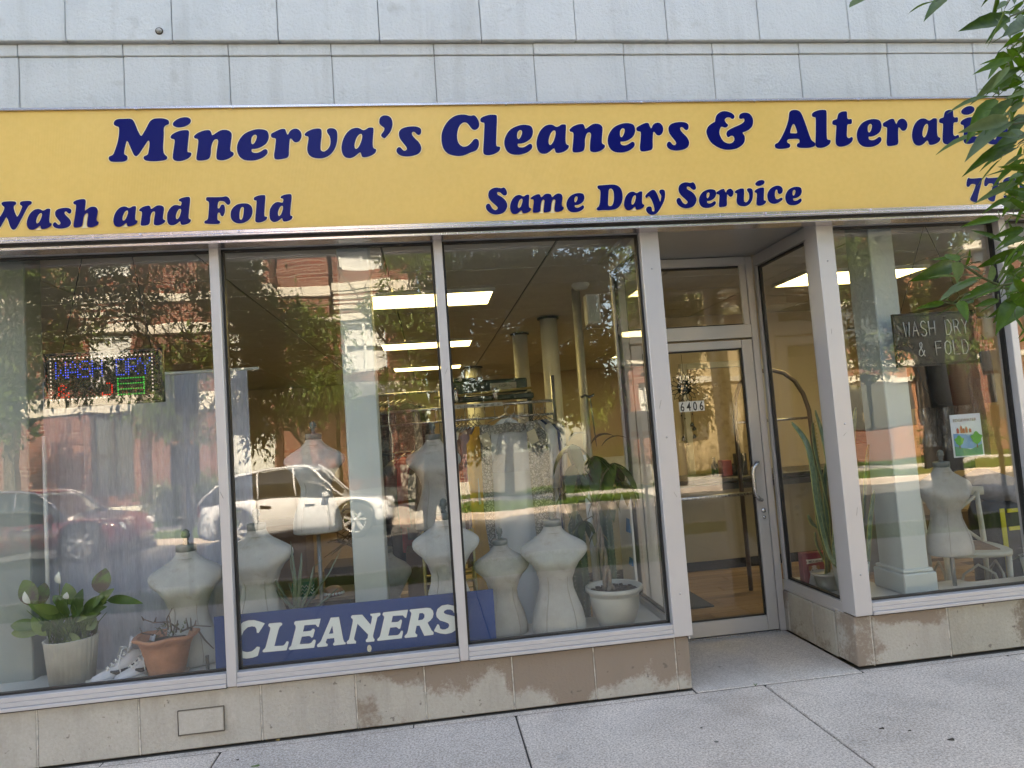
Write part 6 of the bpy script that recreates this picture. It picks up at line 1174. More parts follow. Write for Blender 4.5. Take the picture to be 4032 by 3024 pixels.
# ground floor fronts
for a, b, zz_ in ((484, 588, 2.5),):
    B('garage_door', X(a), X(b), BY+.62, BY+.68, 0, zz_, WHITE, t, bevel=.01)
a, b = X(1345), X(1460)
t3 = thing('low_brick_house', 'low red brick building with white framed windows and a stone sill band', 'building', ((a+b)/2, BY-2, 0))
brickbox('brick_wall', a, b, .55, 1.75, t3); brickbox('brick_wall', a, b, 3.3, 3.9, t3); B('stone_sill', a, b, BY-.5, BY+.08, 1.76, 1.95, LIME, t3, bevel=.01); B('foundation', a, b, BY-.5, BY+.03, -.3, .545, mat('foundation_grey', (0,0,0)), t3); B('coping', a-.05, b+.05, BY-.6, BY+.08, 3.91, 4.1, LIME, t3, bevel=.01); B('core_wall', a, b, BY-7, BY-.52, -.3, 3.85, mat('core_brick', (0,0,0)), t3)
n_ = 2; w_ = (b-a)/n_
for i in range(n_): brickbox('brick_pier', a+i*w_, a+i*w_+.35, 1.96, 3.29, t3); window(a+i*w_+.37, a+(i+1)*w_-.02, 1.97, 3.28, t3, BY, True, 1)
# taller house far right of the mirrored street
def house(x0, x1, y, h, lab, m_, z0=-.3):
    t = thing('brick_house', lab, 'building', ((x0+x1)/2, y-3, 0)); B('wall', x0, x1, y-7, y, z0, h, m_, t); B('cornice', x0-.2, x1+.2, y-7.1, y+.25, h+.001, h+.35, LIME, t, bevel=.03); B('stone_band', x0-.03, x1+.03, y-.1, y+.08, 3.4, 3.65, LIME, t)
    n_ = max(2, int((x1-x0)/2.1))
    for i in range(n_):
        for z in [1.2+2.9*k for k in range(int((h-1.5)//2.9)+1)]:
            xx = x0+(x1-x0)*(i+.5)/n_; f = B('window', xx-.55, xx+.55, y+.002, y+.05, z, z+1.6, mat('bronze_frame', (.06,.05,.045), .5), t); B('pane', xx-.47, xx+.47, y+.051, y+.06, z+.08, z+1.52, FG, f); B('lintel', xx-.7, xx+.7, y+.002, y+.09, z+1.62, z+1.82, LIME, t)
    return t
BR2 = mat('orange_brick', (.33,.15,.08), .85, var=.25, scale=9, world=True)
XR_ = lambda x: mir(x, 800, 19).x
TB = mat('tan_brick', (.42,.33,.20), .85, var=.25, scale=9, world=True)
house(XR_(1478), XR_(1800), -20.5, 8.0, 'tan brick house mirrored in the glass door', TB)
house(XR_(1835), XR_(1925), -19.2, 6.6, 'two storey red brick house right of the low building', BRICK); house(XR_(1950), XR_(2090), -20.2, 9.4, 'tall orange brick house at the right end of the mirrored street', BR2); house(XR_(2120), XR_(2300), -19.0, 7.5, 'brick house beyond the tall orange one', BRICK)
house(-38, -29, -19, 9.5, 'brick house at the far left of the street', BRICK)
# ---------------- cars
def car(name, lab, x, y, L, W, H, paint, hood=.30, kind='suv', wheel_r=.34, face=1):
    t = thing(name, lab, 'car', (x, y, -.15)); t['_local'] = 1; t.rotation_euler = (0, 0, 0 if face > 0 else math.pi)
    gl = .19; belt = H*.60; hx = L/2
    if kind == 'suv': top = [(-hx, .62*belt), (-hx+.02, belt*.9), (-hx+.10, belt+.02), (-hx*.93, belt+.03), (hx*.36, belt+.0), (hx*.55, belt-.06), (hx*.86, belt*.86), (hx*.97, belt*.70), (hx, belt*.55)]
    else: top = [(-hx, .6*belt), (-hx+.04, belt*.95), (-hx*.85, belt+.02), (hx*.34, belt+.0), (hx*.6, belt-.04), (hx*.9, belt*.84), (hx*.985, belt*.66), (hx, belt*.5)]
    top = [(a, b) for a, b in top]
    fw, rw = hx*.62, -hx*.60; xs = sorted(set([round(v, 3) for v in np.linspace(-hx, hx, 45)]+[round(c+d, 3) for c in (fw, rw) for d in np.linspace(-wheel_r*1.16, wheel_r*1.16, 13)]))
    def tp(v): return np.interp(v, [a for a, b in top], [b for a, b in top])
    def bot(v):
        for c in (fw, rw):
            d = abs(v-c); R = wheel_r*1.14
            if d < R: return max(gl, wheel_r+math.sqrt(max(0, R*R-d*d)))
        return gl+.02+.10*max(0, (abs(v)/hx-.86)/.14)
    rings = []
    for v in xs:
        zt, zb = tp(v), bot(v); e = abs(v)/hx; hw = W/2*(1-.10*e**4-.12*max(0, (e-.9)/.1)**2)
        zb = min(zb, zt-.05); r = []
        for s in (1, -1):
            q = [(hw*.90, zb), (hw*.985, zb+(zt-zb)*.18), (hw, zb+(zt-zb)*.45), (hw*.985, zb+(zt-zb)*.72), (hw*.955, zb+(zt-zb)*.90), (hw*.88, zt), (hw*.5, zt+.015), (0.001, zt+.02)]
            q = [(v, s*a, b) for a, b in q]; r += q if s > 0 else q[::-1]
        rings.append(r)
    link('body', MB().loft(rings).mesh('body', paint), t)
    # greenhouse
    if kind == 'suv': gh = [(-hx*.97, 0), (-hx*.80, .62), (-hx*.62, .86), (-hx*.30, .98), (0, 1.0), (hx*.16, .95), (hx*.30, .66), (hx*.50, .0)]
    else: gh = [(-hx*.92, 0), (-hx*.62, .70), (-hx*.42, .93), (-hx*.15, 1.0), (hx*.05, .98), (hx*.18, .86), (hx*.50, 0)]
    gz = lambda v: belt-.02+(H-belt)*np.interp(v, [a for a, b in gh], [b for a, b in gh])
    vs_ = np.linspace(gh[0][0], gh[-1][0], 26); rg, rf = [], []
    for v in vs_:
        z = gz(v); u = (z-belt)/(H-belt); hb = W/2*.93; ht = W/2*(.93-.20*u); rg.append([(v, s*a, b) for s, a, b in ((1, hb, belt-.03), (1, (hb+ht)/2, (belt+z)/2), (1, ht, z-.02), (1, ht*.9, z-.012), (-1, ht*.9, z-.012), (-1, ht, z-.02), (-1, (hb+ht)/2, (belt+z)/2), (-1, hb, belt-.03))])
    link('glasshouse', MB().loft(rg).mesh('glasshouse', mat('car_glass', (.012,.016,.018), .04, spec=1, bump=0)), t)
    rv = [v for v in vs_ if gz(v) > belt+(H-belt)*.80]
    rf = [[(v, s*a, gz(v)+b) for s, a, b in ((1, W/2*.75, -.045), (1, W/2*.74, .0), (1, W/2*.5, .03), (-1, W/2*.5, .03), (-1, W/2*.74, .0), (-1, W/2*.75, -.045))] for v in rv]; link('roof', MB().loft(rf).mesh('roof', paint), t)
    pl = MB()
    for s in (-1, 1):
        pl.tube([(a, s*(W/2*(.93-.20*b)+.006), belt+(H-belt)*b-.02) for a, b in gh], .022, 5)
        for v in ((-hx*.36, .0), (hx*.02, .02), (-hx*.66, .0)): z = gz(v[0]); pl.tube([(v[0], s*(W/2*.935), belt), (v[0]-.04, s*(W/2*(.93-.20*(z-belt)/(H-belt))+.004), z-.03)], .022, 4)
    link('pillar', pl.mesh('pillar', paint if kind == 'suv' else CHROME), t)
    for s in (-1, 1):
        for c in (fw, rw):
            y_ = s*(W/2-.11); link('tyre', MB().lathe((0,0,0), [(wheel_r*.66, -.10), (wheel_r*.95, -.11), (wheel_r, -.08), (wheel_r, .08), (wheel_r*.95, .11), (wheel_r*.66, .10)], 36, closed=False).mesh('tyre', mat('tyre', (.02,.02,.02), .8)), t, (c, y_, wheel_r), (rad(90), 0, 0))
            r_ = MB(); r_.lathe((0,0,0), [(wheel_r*.60, -.02), (wheel_r*.66, -.09), (wheel_r*.66, .09), (wheel_r*.60, .02)], 30, closed=False)
            for k in range(7): a = 2*math.pi*k/7; r_.obox((math.cos(a)*wheel_r*.35, math.sin(a)*wheel_r*.35, s*-.05*0), (math.cos(a)*wheel_r*.30, math.sin(a)*wheel_r*.30, 0), (-math.sin(a)*wheel_r*.075, math.cos(a)*wheel_r*.075, 0), (0, 0, .075))
            r_.lathe((0,0,0), [(wheel_r*.16, -.085), (wheel_r*.16, .085)], 16); link('rim', r_.mesh('rim', ALLOY), t, (c, y_, wheel_r), (rad(90), 0, 0))
        link('headlight', MB().obox((hx*.90, s*W*.40, belt*.72), (.16, s*-.05, -.01), (0, .045, 0), (-.03, 0, .075)).mesh('headlight', mat('lamp_lens', (.6,.62,.65), .1, spec=1, bump=0), bevel=.02), t); link('tail_light', MB().obox((-hx*.955, s*W*.40, belt*.86), (.08, s*.03, 0), (0, .04, 0), (0, 0, .08)).mesh('tail_light', mat('tail_red', (.30,.01,.012), .15, bump=0), bevel=.015), t)
        for v in (-hx*.28, hx*.16): link('door_handle', MB().box(v-.10, v+.10, s*W*.497-.015, s*W*.497+.015, belt*.84, belt*.84+.035).mesh('door_handle', CHROME if kind != 'suv' else BLACK, bevel=.008), t)
        link('side_mirror', MB().obox((hx*.34, s*(W/2+.05), belt+.05), (.06, 0, 0), (0, .09, 0), (0, 0, .06)).mesh('side_mirror', paint, bevel=.02), t); link('sill_trim', MB().box(rw+wheel_r*1.2, fw-wheel_r*1.2, s*W*.485-.02, s*W*.485+.02, gl-.01, gl+.07).mesh('sill_trim', CHROME if kind != 'suv' else BLACK), t)
        sm_ = MB()
        for v in (-hx*.36, hx*.02, hx*.36): sm_.box(v-.004, v+.004, s*W*.502-.004, s*W*.502+.004, gl+.08, belt*.98)
        link('door_gap', sm_.mesh('door_gap', BLACK), t)
    link('bumper_lower', MB().box(hx*.80, hx*.99, -W*.38, W*.38, gl, gl+.14).mesh('bumper_lower', BLACK, bevel=.03), t)
    return t
def paint(name, c): return mat(name, c, .18, .0, var=.02, bump=0, spec=.6, Coat_Weight=1.0, Coat_Roughness=.03)
a, b = mir(345, 1120, 12.3), mir(-90, 1120, 12.3)
L = a.x-b.x
car('parked_car', 'dark red car parked across the street, mirrored in the left window', (a.x+b.x)/2, -13.0+1.75, L, 1.84, 1.50, paint('paint_red', (.14,.006,.012)), kind='sedan', wheel_r=.37)
a, b = mir(853, 1100, 12.3), mir(478, 1100, 12.3)
car('parked_car', 'white crossover parked across the street, mirrored in the second window', (a.x+b.x)/2, -11.25, a.x-b.x, 1.84, 1.52, paint('paint_white', (.68,.70,.74)), wheel_r=.36)
# ---------------- street furniture on both sides
def pole(x, y, h, r, lab, box=None, name='sign_pole', cat='pole'):
    t = thing(name, lab, cat, (x, y, 0)); MB().tube([(x, y, -.02), (x, y, h)], r, 10).build('post', DARKM, t)
    return t
p = mir(427, 1000, 5.2); q = mir(427, 850, 5.2)
t = pole(p.x, -4.7, q.z-.2, .035, 'dark pole carrying a pay box, mirrored at the right of the left window'); B('pay_box', p.x-.11, p.x+.11, -4.82, -4.62, q.z-.35, q.z+.25, DARKM, t, bevel=.02); B('sign_plate', p.x-.16, p.x+.16, -4.60, -4.59, q.z-1.2, q.z-.75, mat('sign_back', (.28,.28,.28), .5, .4), t, bevel=.004)
p = mir(1367, 950, 5.2); t = pole(p.x, -4.75, 1.75, .022, 'thin dark sign post mirrored beside the money tree', name='sign_post'); B('plate', p.x-.16, p.x+.16, -4.77, -4.765, 1.45, 1.8, WHITE, t, bevel=.01); B('red_text_band', p.x-.13, p.x+.13, -4.762, -4.76, 1.48, 1.53, mat('print_red', (0,0,0)), t)
p = mir(2088, 900, 5.2); t = pole(p.x, -4.6, 2.3, .03, 'sign post with a white notice standing beside the street tree', name='sign_post'); B('plate', p.x-.13, p.x+.13, -4.572, -4.566, 1.95, 2.3, WHITE, t, bevel=.01); B('red_text_band', p.x-.11, p.x+.11, -4.565, -4.563, 1.97, 2.02, mat('print_red', (0,0,0)), t); B('orange_tape', p.x-.034, p.x+.034, -4.634, -4.566, 1.25, 1.55, mat('tape_orange', (.55,.11,.02), .5), t)

# ---------------- the photographer, mirrored faintly in the second window
def figure(name, joints, edges, m, parent, sub=2):
    me = bpy.data.meshes.new(name); off = parent.location
    me.from_pydata([tuple(Vector(p_)-off) for p_, r_ in joints], edges, []); o = bpy.data.objects.new(name, me); COL.objects.link(o)
    sk = o.modifiers.new('skin', 'SKIN'); ly = me.skin_vertices[0] if me.skin_vertices else None
    if ly is None: 
        bm = bmesh.new(); bm.from_mesh(me); bm.verts.layers.skin.verify(); bm.to_mesh(me); bm.free(); ly = me.skin_vertices[0]
    for i, (p_, r_) in enumerate(joints): ly.data[i].radius = (r_, r_) if not hasattr(r_, '__len__') else r_; ly.data[i].use_root = i == 0
    ss = o.modifiers.new('sub', 'SUBSURF'); ss.levels = sub; ss.render_levels = sub
    dg = bpy.context.evaluated_depsgraph_get(); dg.update(); ev = bpy.data.meshes.new_from_object(o.evaluated_get(dg)); COL.objects.unlink(o); bpy.data.objects.remove(o)
    for q_ in ev.polygons: q_.use_smooth = True
    ev.materials.clear(); ev.materials.append(m); return link(name, ev, parent)
pe = thing('person', 'person in a grey shirt holding up a phone, mirrored in the second window', 'person', (.04, -4.42, 0))
SKIN = mat('skin', (.42,.26,.19), .55, bump=0); SHIRT = mat('grey_shirt', (.10,.10,.11), .9, bump=.3); JEANS = mat('dark_jeans', (.04,.05,.08), .9)
cx_, cy2 = .04, -4.42
J = [((cx_, cy2, .98), (.155,.10)), ((cx_, cy2+.01, 1.15), (.145,.10)), ((cx_, cy2, 1.32), (.165,.11)), ((cx_, cy2, 1.44), (.10,.08)), ((cx_, cy2+.01, 1.52), .055), ((cx_, cy2+.02, 1.60), (.07,.08)), ((cx_, cy2+.03, 1.69), (.078,.098)), ((cx_, cy2+.02, 1.77), (.06,.075)),
     ((cx_-.18, cy2, 1.41), .062), ((cx_-.31, cy2+.10, 1.24), .045), ((cx_-.15, cy2+.36, 1.50), .032), ((cx_-.10, cy2+.42, 1.53), .030), ((cx_+.18, cy2, 1.41), .062), ((cx_+.31, cy2+.10, 1.24), .045), ((cx_+.10, cy2+.36, 1.50), .032), ((cx_+.06, cy2+.42, 1.53), .030),
     ((cx_-.10, cy2, .88), .095), ((cx_-.12, cy2+.02, .50), .062), ((cx_-.13, cy2-.02, .10), .042), ((cx_-.14, cy2+.12, .045), .038), ((cx_+.10, cy2, .88), .095), ((cx_+.12, cy2+.02, .50), .062), ((cx_+.13, cy2-.02, .10), .042), ((cx_+.14, cy2+.12, .045), .038)]
Ed = [(0,1),(1,2),(2,3),(3,4),(4,5),(5,6),(6,7),(3,8),(8,9),(9,10),(10,11),(3,12),(12,13),(13,14),(14,15),(0,16),(16,17),(17,18),(18,19),(0,20),(20,21),(21,22),(22,23)]
body = figure('body', J, Ed, SHIRT, pe)
body.data.materials.append(SKIN); body.data.materials.append(JEANS)
for q_ in body.data.polygons:
    z = q_.center.z; fwd = q_.center.y
    q_.material_index = 1 if (z > 1.47 or (fwd > .14 and z > 1.1)) else (2 if z < .97 else 0)
for s in (-1, 1):
    hb = Vector((cx_+(-.10 if s < 0 else .06), cy2+.42, 1.53))
    for k in range(4):
        b0_ = hb+Vector((s*.01, .015, -.028+.019*k)); MB().tube([b0_, b0_+Vector((-s*.03, .035, .004)), b0_+Vector((-s*.062, .022, .004))], [.0095, .0085, .006], 7).build('finger', SKIN, pe)
    MB().tube([hb+Vector((0, 0, -.03)), hb+Vector((-s*.025, -.005, -.045)), hb+Vector((-s*.05, .0, -.035))], [.011, .010, .007], 7).build('thumb', SKIN, pe)
ev_ = []
for s in (-1, 1): MB().lathe((cx_+s*.03, cy2+.118, 1.665), [(0,-.011),(.011,0),(0,.011)], 8).build('eye', BLACK, pe); MB().lathe((cx_+s*.082, cy2+.02, 1.65), [(0,-.03),(.012,0),(0,.03)], 8).build('ear', SKIN, pe)
MB().tube([(cx_, cy2+.115, 1.67), (cx_, cy2+.142, 1.635), (cx_, cy2+.118, 1.63)], [.008,.013,.01], 8).build('nose', SKIN, pe); MB().tube([(cx_-.02, cy2+.108, 1.605), (cx_, cy2+.114, 1.604), (cx_+.02, cy2+.108, 1.605)], [.003,.006,.003], 6).build('mouth', mat('lip', (.30,.12,.10), .5, bump=0), pe)
MB().loft([[(cx_+a*math.cos(q), cy2+b*math.sin(q), z) for q in np.linspace(0, 6.283, 25)[:-1]] for z, a, b in ((.93,.165,.118),(.955,.172,.125),(1.0,.172,.122),(1.01,.166,.116))]).build('shirt_hem', SHIRT, pe)
hr = []
for z, r_, yo in ((1.66,.088,-.03),(1.72,.093,-.02),(1.78,.085,-.01),(1.83,.06,0),(1.85,.02,0)): hr.append([(cx_+r_*math.cos(q), cy2+.01+yo+r_*1.1*math.sin(q), z) for q in np.linspace(0, 6.283, 19)[:-1]])
MB().loft(hr).build('hair', mat('hair_dark', (.03,.02,.015), .7), pe)
prop(B('phone', -.085, .075, -3.945, -3.936, 1.495, 1.575, BLACK, bevel=.003), 'black phone held up by the mirrored person', 'phone')
# ================================================================== FOLIAGE
def leaf_cloud(name, centres, n, size, m_, parent, ar=.36, droop=.5, seed=1, cup=.25):
    """many small folded leaves gathered in clumps; centres: (x, y, z, rx, ry, rz, weight)"""
    R = np.random.default_rng(seed); C_ = np.array([c[:3] for c in centres]); Rd = np.array([c[3:6] for c in centres]); W_ = np.array([c[6] if len(c) > 6 else 1 for c in centres], float); W_ /= W_.sum()
    nc = max(1, n//14); ci = R.choice(len(centres), nc, p=W_); d = R.normal(size=(nc, 3)); d /= np.linalg.norm(d, axis=1)[:, None]; rr = R.random(nc)**.42
    cl = C_[ci]+d*rr[:, None]*Rd[ci]
    idx = R.integers(0, nc, n); ax = R.normal(size=(nc, 3)); ax[:, 2] -= droop*1.5; ax /= np.linalg.norm(ax, axis=1)[:, None]
    t_ = R.random(n); sp_ = size*2.4
    P_ = cl[idx]+ax[idx]*(t_*sp_*1.6)[:, None]+R.normal(size=(n, 3))*sp_*.22
    L = ax[idx]+R.normal(size=(n, 3))*.75; L[:, 2] -= droop; L /= np.linalg.norm(L, axis=1)[:, None]
    U = R.normal(size=(n, 3)); U[:, 2] += .8; Sd = np.cross(L, U); Sd /= np.linalg.norm(Sd, axis=1)[:, None]; Nn = np.cross(Sd, L)
    s = size*R.uniform(.6, 1.25, n)[:, None]; wd = s*ar*.5
    V = np.empty((n, 6, 3)); V[:, 0] = P_; V[:, 1] = P_+L*s*.42+Sd*wd+Nn*wd*cup; V[:, 2] = P_+L*s; V[:, 3] = P_+L*s*.42-Sd*wd+Nn*wd*cup; V[:, 4] = P_+L*s*.42; V[:, 5] = P_+L*s*.75
    me = bpy.data.meshes.new(name); Vc = V.reshape(-1, 3); off = np.array(wloc(parent)) if parent else np.zeros(3)
    me.vertices.add(n*6); me.vertices.foreach_set('co', (Vc-off).ravel()); b = np.arange(n)*6
    F = np.stack([b, b+1, b+2, b+4, b, b+4, b+2, b+3], 1).reshape(-1, 4); nf = len(F); me.loops.add(nf*4); me.loops.foreach_set('vertex_index', F.ravel().astype(np.int32)); me.polygons.add(nf); me.polygons.foreach_set('loop_start', (np.arange(nf)*4).astype(np.int32)); me.polygons.foreach_set('loop_total', np.full(nf, 4, np.int32)); me.update(calc_edges=True); me.materials.append(m_)
    o = link(name, me, parent); o['kind'] = 'stuff'; return o
def limbs(base, ends, r0, seed, par, name='trunk', kink=.12):
    R = random.Random(seed); m = MB(); b = Vector(base)
    for e, r_, st in ends:
        e = Vector(e); s = Vector(st) if st else b; n_ = 7; pts = []
        for i in range(n_+1): u = i/n_; q = s.lerp(e, u); k = kink*math.sin(math.pi*u); pts.append(q+Vector((R.uniform(-k, k), R.uniform(-k, k), k*.8)))
        m.tube(pts, [r_*(1-.75*(i/n_)) for i in range(n_+1)], 9)
        for j in range(5):
            i = R.randint(3, n_); q = pts[i]; d = Vector((R.uniform(-1, 1), R.uniform(-1, 1), R.uniform(-.2, .9))); L = R.uniform(.5, 1.4)*(e-s).length*.3; m.tube([q, q+d*L*.5+Vector((0, 0, .08)), q+d*L], [r_*.22, r_*.13, r_*.04], 5)
    return m.build(name, BARK, par)
# ---- street tree on this side: its trunk is mirrored in the right window, its boughs hang into the picture
p = mir(2035, 950, 4.7); TXX, TYY = p.x, -4.6
t = thing('street_tree', 'large ash tree on the near kerb whose leafy boughs hang in at the right', 'tree', (TXX, TYY, 0))
m = MB(); m.tube([(TXX, TYY, -.1), (TXX, TYY, .25), (TXX+.02, TYY, 1.2), (TXX-.02, TYY, 2.1)], [.27, .20, .165, .16], 18).build('trunk', BARK, t)
fk = (TXX-.02, TYY, 2.05)
limbs(fk, [((TXX+1.2, TYY-.4, 5.2), .13, None), ((TXX-1.1, TYY+.2, 4.6), .12, None), ((TXX-.9, TYY+.3, 2.75), .07, (TXX-.02, TYY, 1.75)), ((TXX-2.6, TYY+.9, 5.4), .08, (TXX-1.1, TYY+.2, 4.6)), ((TXX-4.4, TYY+.3, 5.8), .055, (TXX-2.6, TYY+.9, 5.4)), ((TXX+.2, TYY-2.2, 5.6), .08, (TXX+.3, TYY, 3.6)), ((TXX-1.8, TYY+2.3, 4.9), .05, (TXX-1.1, TYY+.2, 4.6)), ((TXX-5.8, TYY-.9, 5.9), .05, (TXX-2.6, TYY+.9, 5.4))], .15, 3, t, 'limb')
cen = [(TXX+.5, TYY-.5, 5.7, 2.4, 2.0, 1.4, 2), (TXX-2.2, TYY-.4, 5.6, 2.1, 1.6, 1.2, 2), (TXX-4.6, TYY-.5, 5.6, 1.8, 1.4, 1.2, 1.6), (TXX-1.0, TYY-2.2, 5.8, 1.8, 1.3, 1.0, 1.2), (TXX+2.6, TYY-.2, 5.6, 1.6, 1.6, 1.2, 1)]
leaf_cloud('crown', cen, 42000, .12, LEAF_OWN, t, .34, .5, 11)
# low boughs that show mirrored: dark mass over the third window, clump left in the right window
def boughs(lst, n, seed, D=5.0, par=None, sz=.10, m_=None):
    cs = []
    for x, y, rx, rz in lst: q = mir(x, y, D); cs.append((q.x, q.y, q.z, rx*(D+3.9)/1487, .45, rz*(D+3.9)/1487, rx*rz/1000))
    return leaf_cloud('hanging_bough', cs, n, sz, m_ or LEAF_OWN, par, .34, .6, seed)
boughs([(1000,600,60,60), (1080,580,80,50), (1180,590,80,60), (1270,600,60,70), (1020,690,45,40), (1110,660,50,35), (1240,690,50,45), (1160,700,40,30), (1310,740,35,40), (1460,620,60,50), (1560,640,50,45), (1900,660,50,60), (1960,540,60,35), (2050,640,40,60), (1880,770,35,40), (1850,610,30,50)], 15000, 21, 5.0, t)
boughs([(1010,640,70,60), (1120,620,80,60), (1230,640,70,70), (1060,760,70,55), (1160,790,70,55), (1260,800,50,60), (1100,880,60,35), (1480,600,60,60), (1560,690,60,60), (1480,780,55,60), (1570,860,45,50), (1700,620,60,60)], 26000, 24, 5.6, t, .12)  # second bough layer, added to darken reflections in the third window and door
boughs([(1000,880,50,40), (1080,900,60,30), (1150,900,50,30), (1010,940,40,20), (960,760,30,60)], 7000, 26, 5.8, t, .11)  # boughs added to block bright reflections lower in the third window
# ---- second tree on this side, its dark bough fills the left of the second window
p = mir(150, 950, 6.0); T2X = p.x-2.2
t = thing('street_tree', 'second ash tree on the near kerb left of the view, mirrored as dark foliage', 'tree', (T2X, -4.7, 0)); MB().tube([(T2X, -4.7, -.1), (T2X, -4.7, .3), (T2X+.05, -4.7, 1.4), (T2X, -4.7, 2.4)], [.25, .18, .15, .14], 16).build('trunk', BARK, t)
limbs((T2X, -4.7, 2.3), [((T2X+1.6, -4.9, 4.4), .10, None), ((T2X-1.4, -4.5, 4.8), .10, None), ((T2X+3.4, -4.6, 4.6), .06, (T2X+1.6, -4.9, 4.4)), ((T2X+5.2, -4.8, 4.1), .04, (T2X+3.4, -4.6, 4.6))], .14, 5, t, 'limb')
leaf_cloud('crown', [(T2X, -4.9, 6.0, 2.3, 1.9, 1.3, 2), (T2X+2.8, -4.9, 5.6, 1.9, 1.5, 1.3, 1.5), (T2X-2.2, -4.8, 5.8, 1.8, 1.5, 1.1, 1)], 26000, .12, LEAF_OWN, t, .34, .5, 12)
boughs([(520,640,45,90), (560,740,60,70), (540,830,50,60), (590,800,40,50), (500,560,40,40), (600,690,30,40), (530,900,40,30), (560,930,35,25), (600,900,25,25)], 9500, 22, 5.6, t)
boughs([(170,590,55,35), (240,620,60,45), (330,560,60,35), (300,660,40,40), (440,600,25,55), (450,690,20,60), (425,770,18,40), (215,680,40,25)], 3600, 23, 6.0, t)
boughs([(130,800,60,45), (220,820,60,40), (300,800,50,35), (120,700,50,40), (60,620,50,50), (20,720,30,60)], 5200, 27, 6.0, t)
# bare twiggy branch mirrored in the left window
tw = MB(); R = random.Random(9)
for k in range(26):
    q = mir(300+R.uniform(-10, 130), 830+R.uniform(-60, 30), 6.2); e = mir(200+R.uniform(-30, 270), 560+R.uniform(-10, 190), 6.2); mid = q.lerp(e, .5)+Vector((R.uniform(-.1, .1), R.uniform(-.2, .2), R.uniform(0, .15))); tw.tube([q, mid, e], [.012, .007, .002], 5)
tw.build('twig', BARK, t)
# ---- far side trees
def far_tree(x, y, h, r, lab, seed, n=9000, low=2.4):
    t = thing('far_tree', lab, 'tree', (x, y, 0), 'honey locust trees across the street'); MB().tube([(x, y, -.1), (x+.05, y, 1.5), (x-.05, y, h*.55)], [.16, .12, .08], 10).build('trunk', BARK, t)
    R = random.Random(seed); limbs((x, y, h*.35), [((x+R.uniform(-r, r), y+R.uniform(-.8, .8), h*R.uniform(.55, .95)), .05, None) for _ in range(5)], .1, seed, t, 'limb')
    cs = []
    for k in range(11): a = R.uniform(0, 6.28); u = R.uniform(.1, 1); zz_ = low+(h-low)*R.random(); s = r*(.35+.25*R.random()); cs.append((x+math.cos(a)*r*.75*u, y+math.sin(a)*r*.5*u, zz_, s, s*.8, s*.55, 1))
    leaf_cloud('crown', cs, n, .15, LEAF_FAR, t, .42, .7, seed)
for x, low, h, r, lb, sd, n_ in ((895, 3.2, 9.5, 2.0, 'bright green locust across the street behind the garments reflection', 31, 16000), (655, 3.0, 5.2, 1.3, 'small green locust mirrored low behind the white crossover', 32, 8000), (20, 2.2, 8.0, 1.9, 'green locust across the street at the left edge', 33, 10000), (400, 2.4, 4.6, 1.2, 'thin green locust mirrored above the red car', 34, 5000), (1190, 2.2, 5.6, 1.5, 'yellow green locust mirrored in the third window', 35, 9000), (1120, 7.0, 10.5, 2.4, 'tall locust across the street behind the third window reflection', 36, 8000), (1990, 3.4, 8.0, 2.2, 'locust across the street mirrored in the right window', 37, 11000), (1500, 4.5, 9.0, 2.5, 'locust behind the door reflection across the street', 38, 9000), (1800, 3.0, 7.5, 1.7, 'locust mirrored left in the right window', 39, 7000)):
    q = mir(x, 900, 14.0); far_tree(q.x, -13.8 if sd != 36 else -17.4, h, r, lb, sd, n_, low)
# shrubs by the far building
def shrub(x, y, r, h, lab, seed):
    t = thing('shrub', lab, 'shrub', (x, y, 0), 'shrubs in front of the brick buildings'); leaf_cloud('foliage', [(x, y, h*.5, r, r*.7, h*.5, 1)], 2200, .11, LEAF_FAR, t, .5, .1, seed); MB().tube([(x, y, -.02), (x+.02, y, h*.5)], .03, 6).build('stem', BARK, t)
for i, xx in enumerate((390, 440, 470, 360, 1330, 2060, 2130)): q = mir(xx, 1050, 17.5); shrub(q.x, -17.6, .8, 1.3, 'green shrub %s' % ('before the brick wall above the red car hood, leftmost', 'before the brick wall right of the red car, second from left', 'before the brick wall beside the mullion', 'before the far wall above the red car windscreen', 'low beside the brick wall mirrored by the money tree', 'mirrored beside the street tree trunk', 'at the far right of the mirrored street')[i], 50+i)
# grass blades on the sunny far parkway and behind the pavement
def blades(name, x0, x1, y0, y1, n, seed, lab, h=.09):
    R = np.random.default_rng(seed); P_ = np.stack([R.uniform(x0, x1, n), R.uniform(y0, y1, n), np.full(n, -.02)], 1); P_ = P_[[not any(q0-.1 < v < q1+.1 for q0, q1 in DRIVES) or y0 > -6 for v in P_[:, 0]]]; n = len(P_); a = R.uniform(0, 6.28, n); hh = R.uniform(.4, 1.2, n)*h; le = R.uniform(-.5, .5, (n, 2))*hh[:, None]
    V = np.empty((n, 3, 3)); w_ = .012; V[:, 0] = P_+np.stack([np.cos(a)*w_, np.sin(a)*w_, 0*a], 1); V[:, 1] = P_-np.stack([np.cos(a)*w_, np.sin(a)*w_, 0*a], 1); V[:, 2] = P_+np.stack([le[:, 0], le[:, 1], hh], 1)
    me = bpy.data.meshes.new(name); n = len(P_); me.vertices.add(n*3); me.vertices.foreach_set('co', V.ravel()); me.loops.add(n*3); me.loops.foreach_set('vertex_index', np.arange(n*3, dtype=np.int32)); me.polygons.add(n); me.polygons.foreach_set('loop_start', (np.arange(n)*3).astype(np.int32)); me.polygons.foreach_set('loop_total', np.full(n, 3, np.int32)); me.update(calc_edges=True); me.materials.append(GRASSB)
    prop(link(name, me), lab, 'grass', kind='stuff')
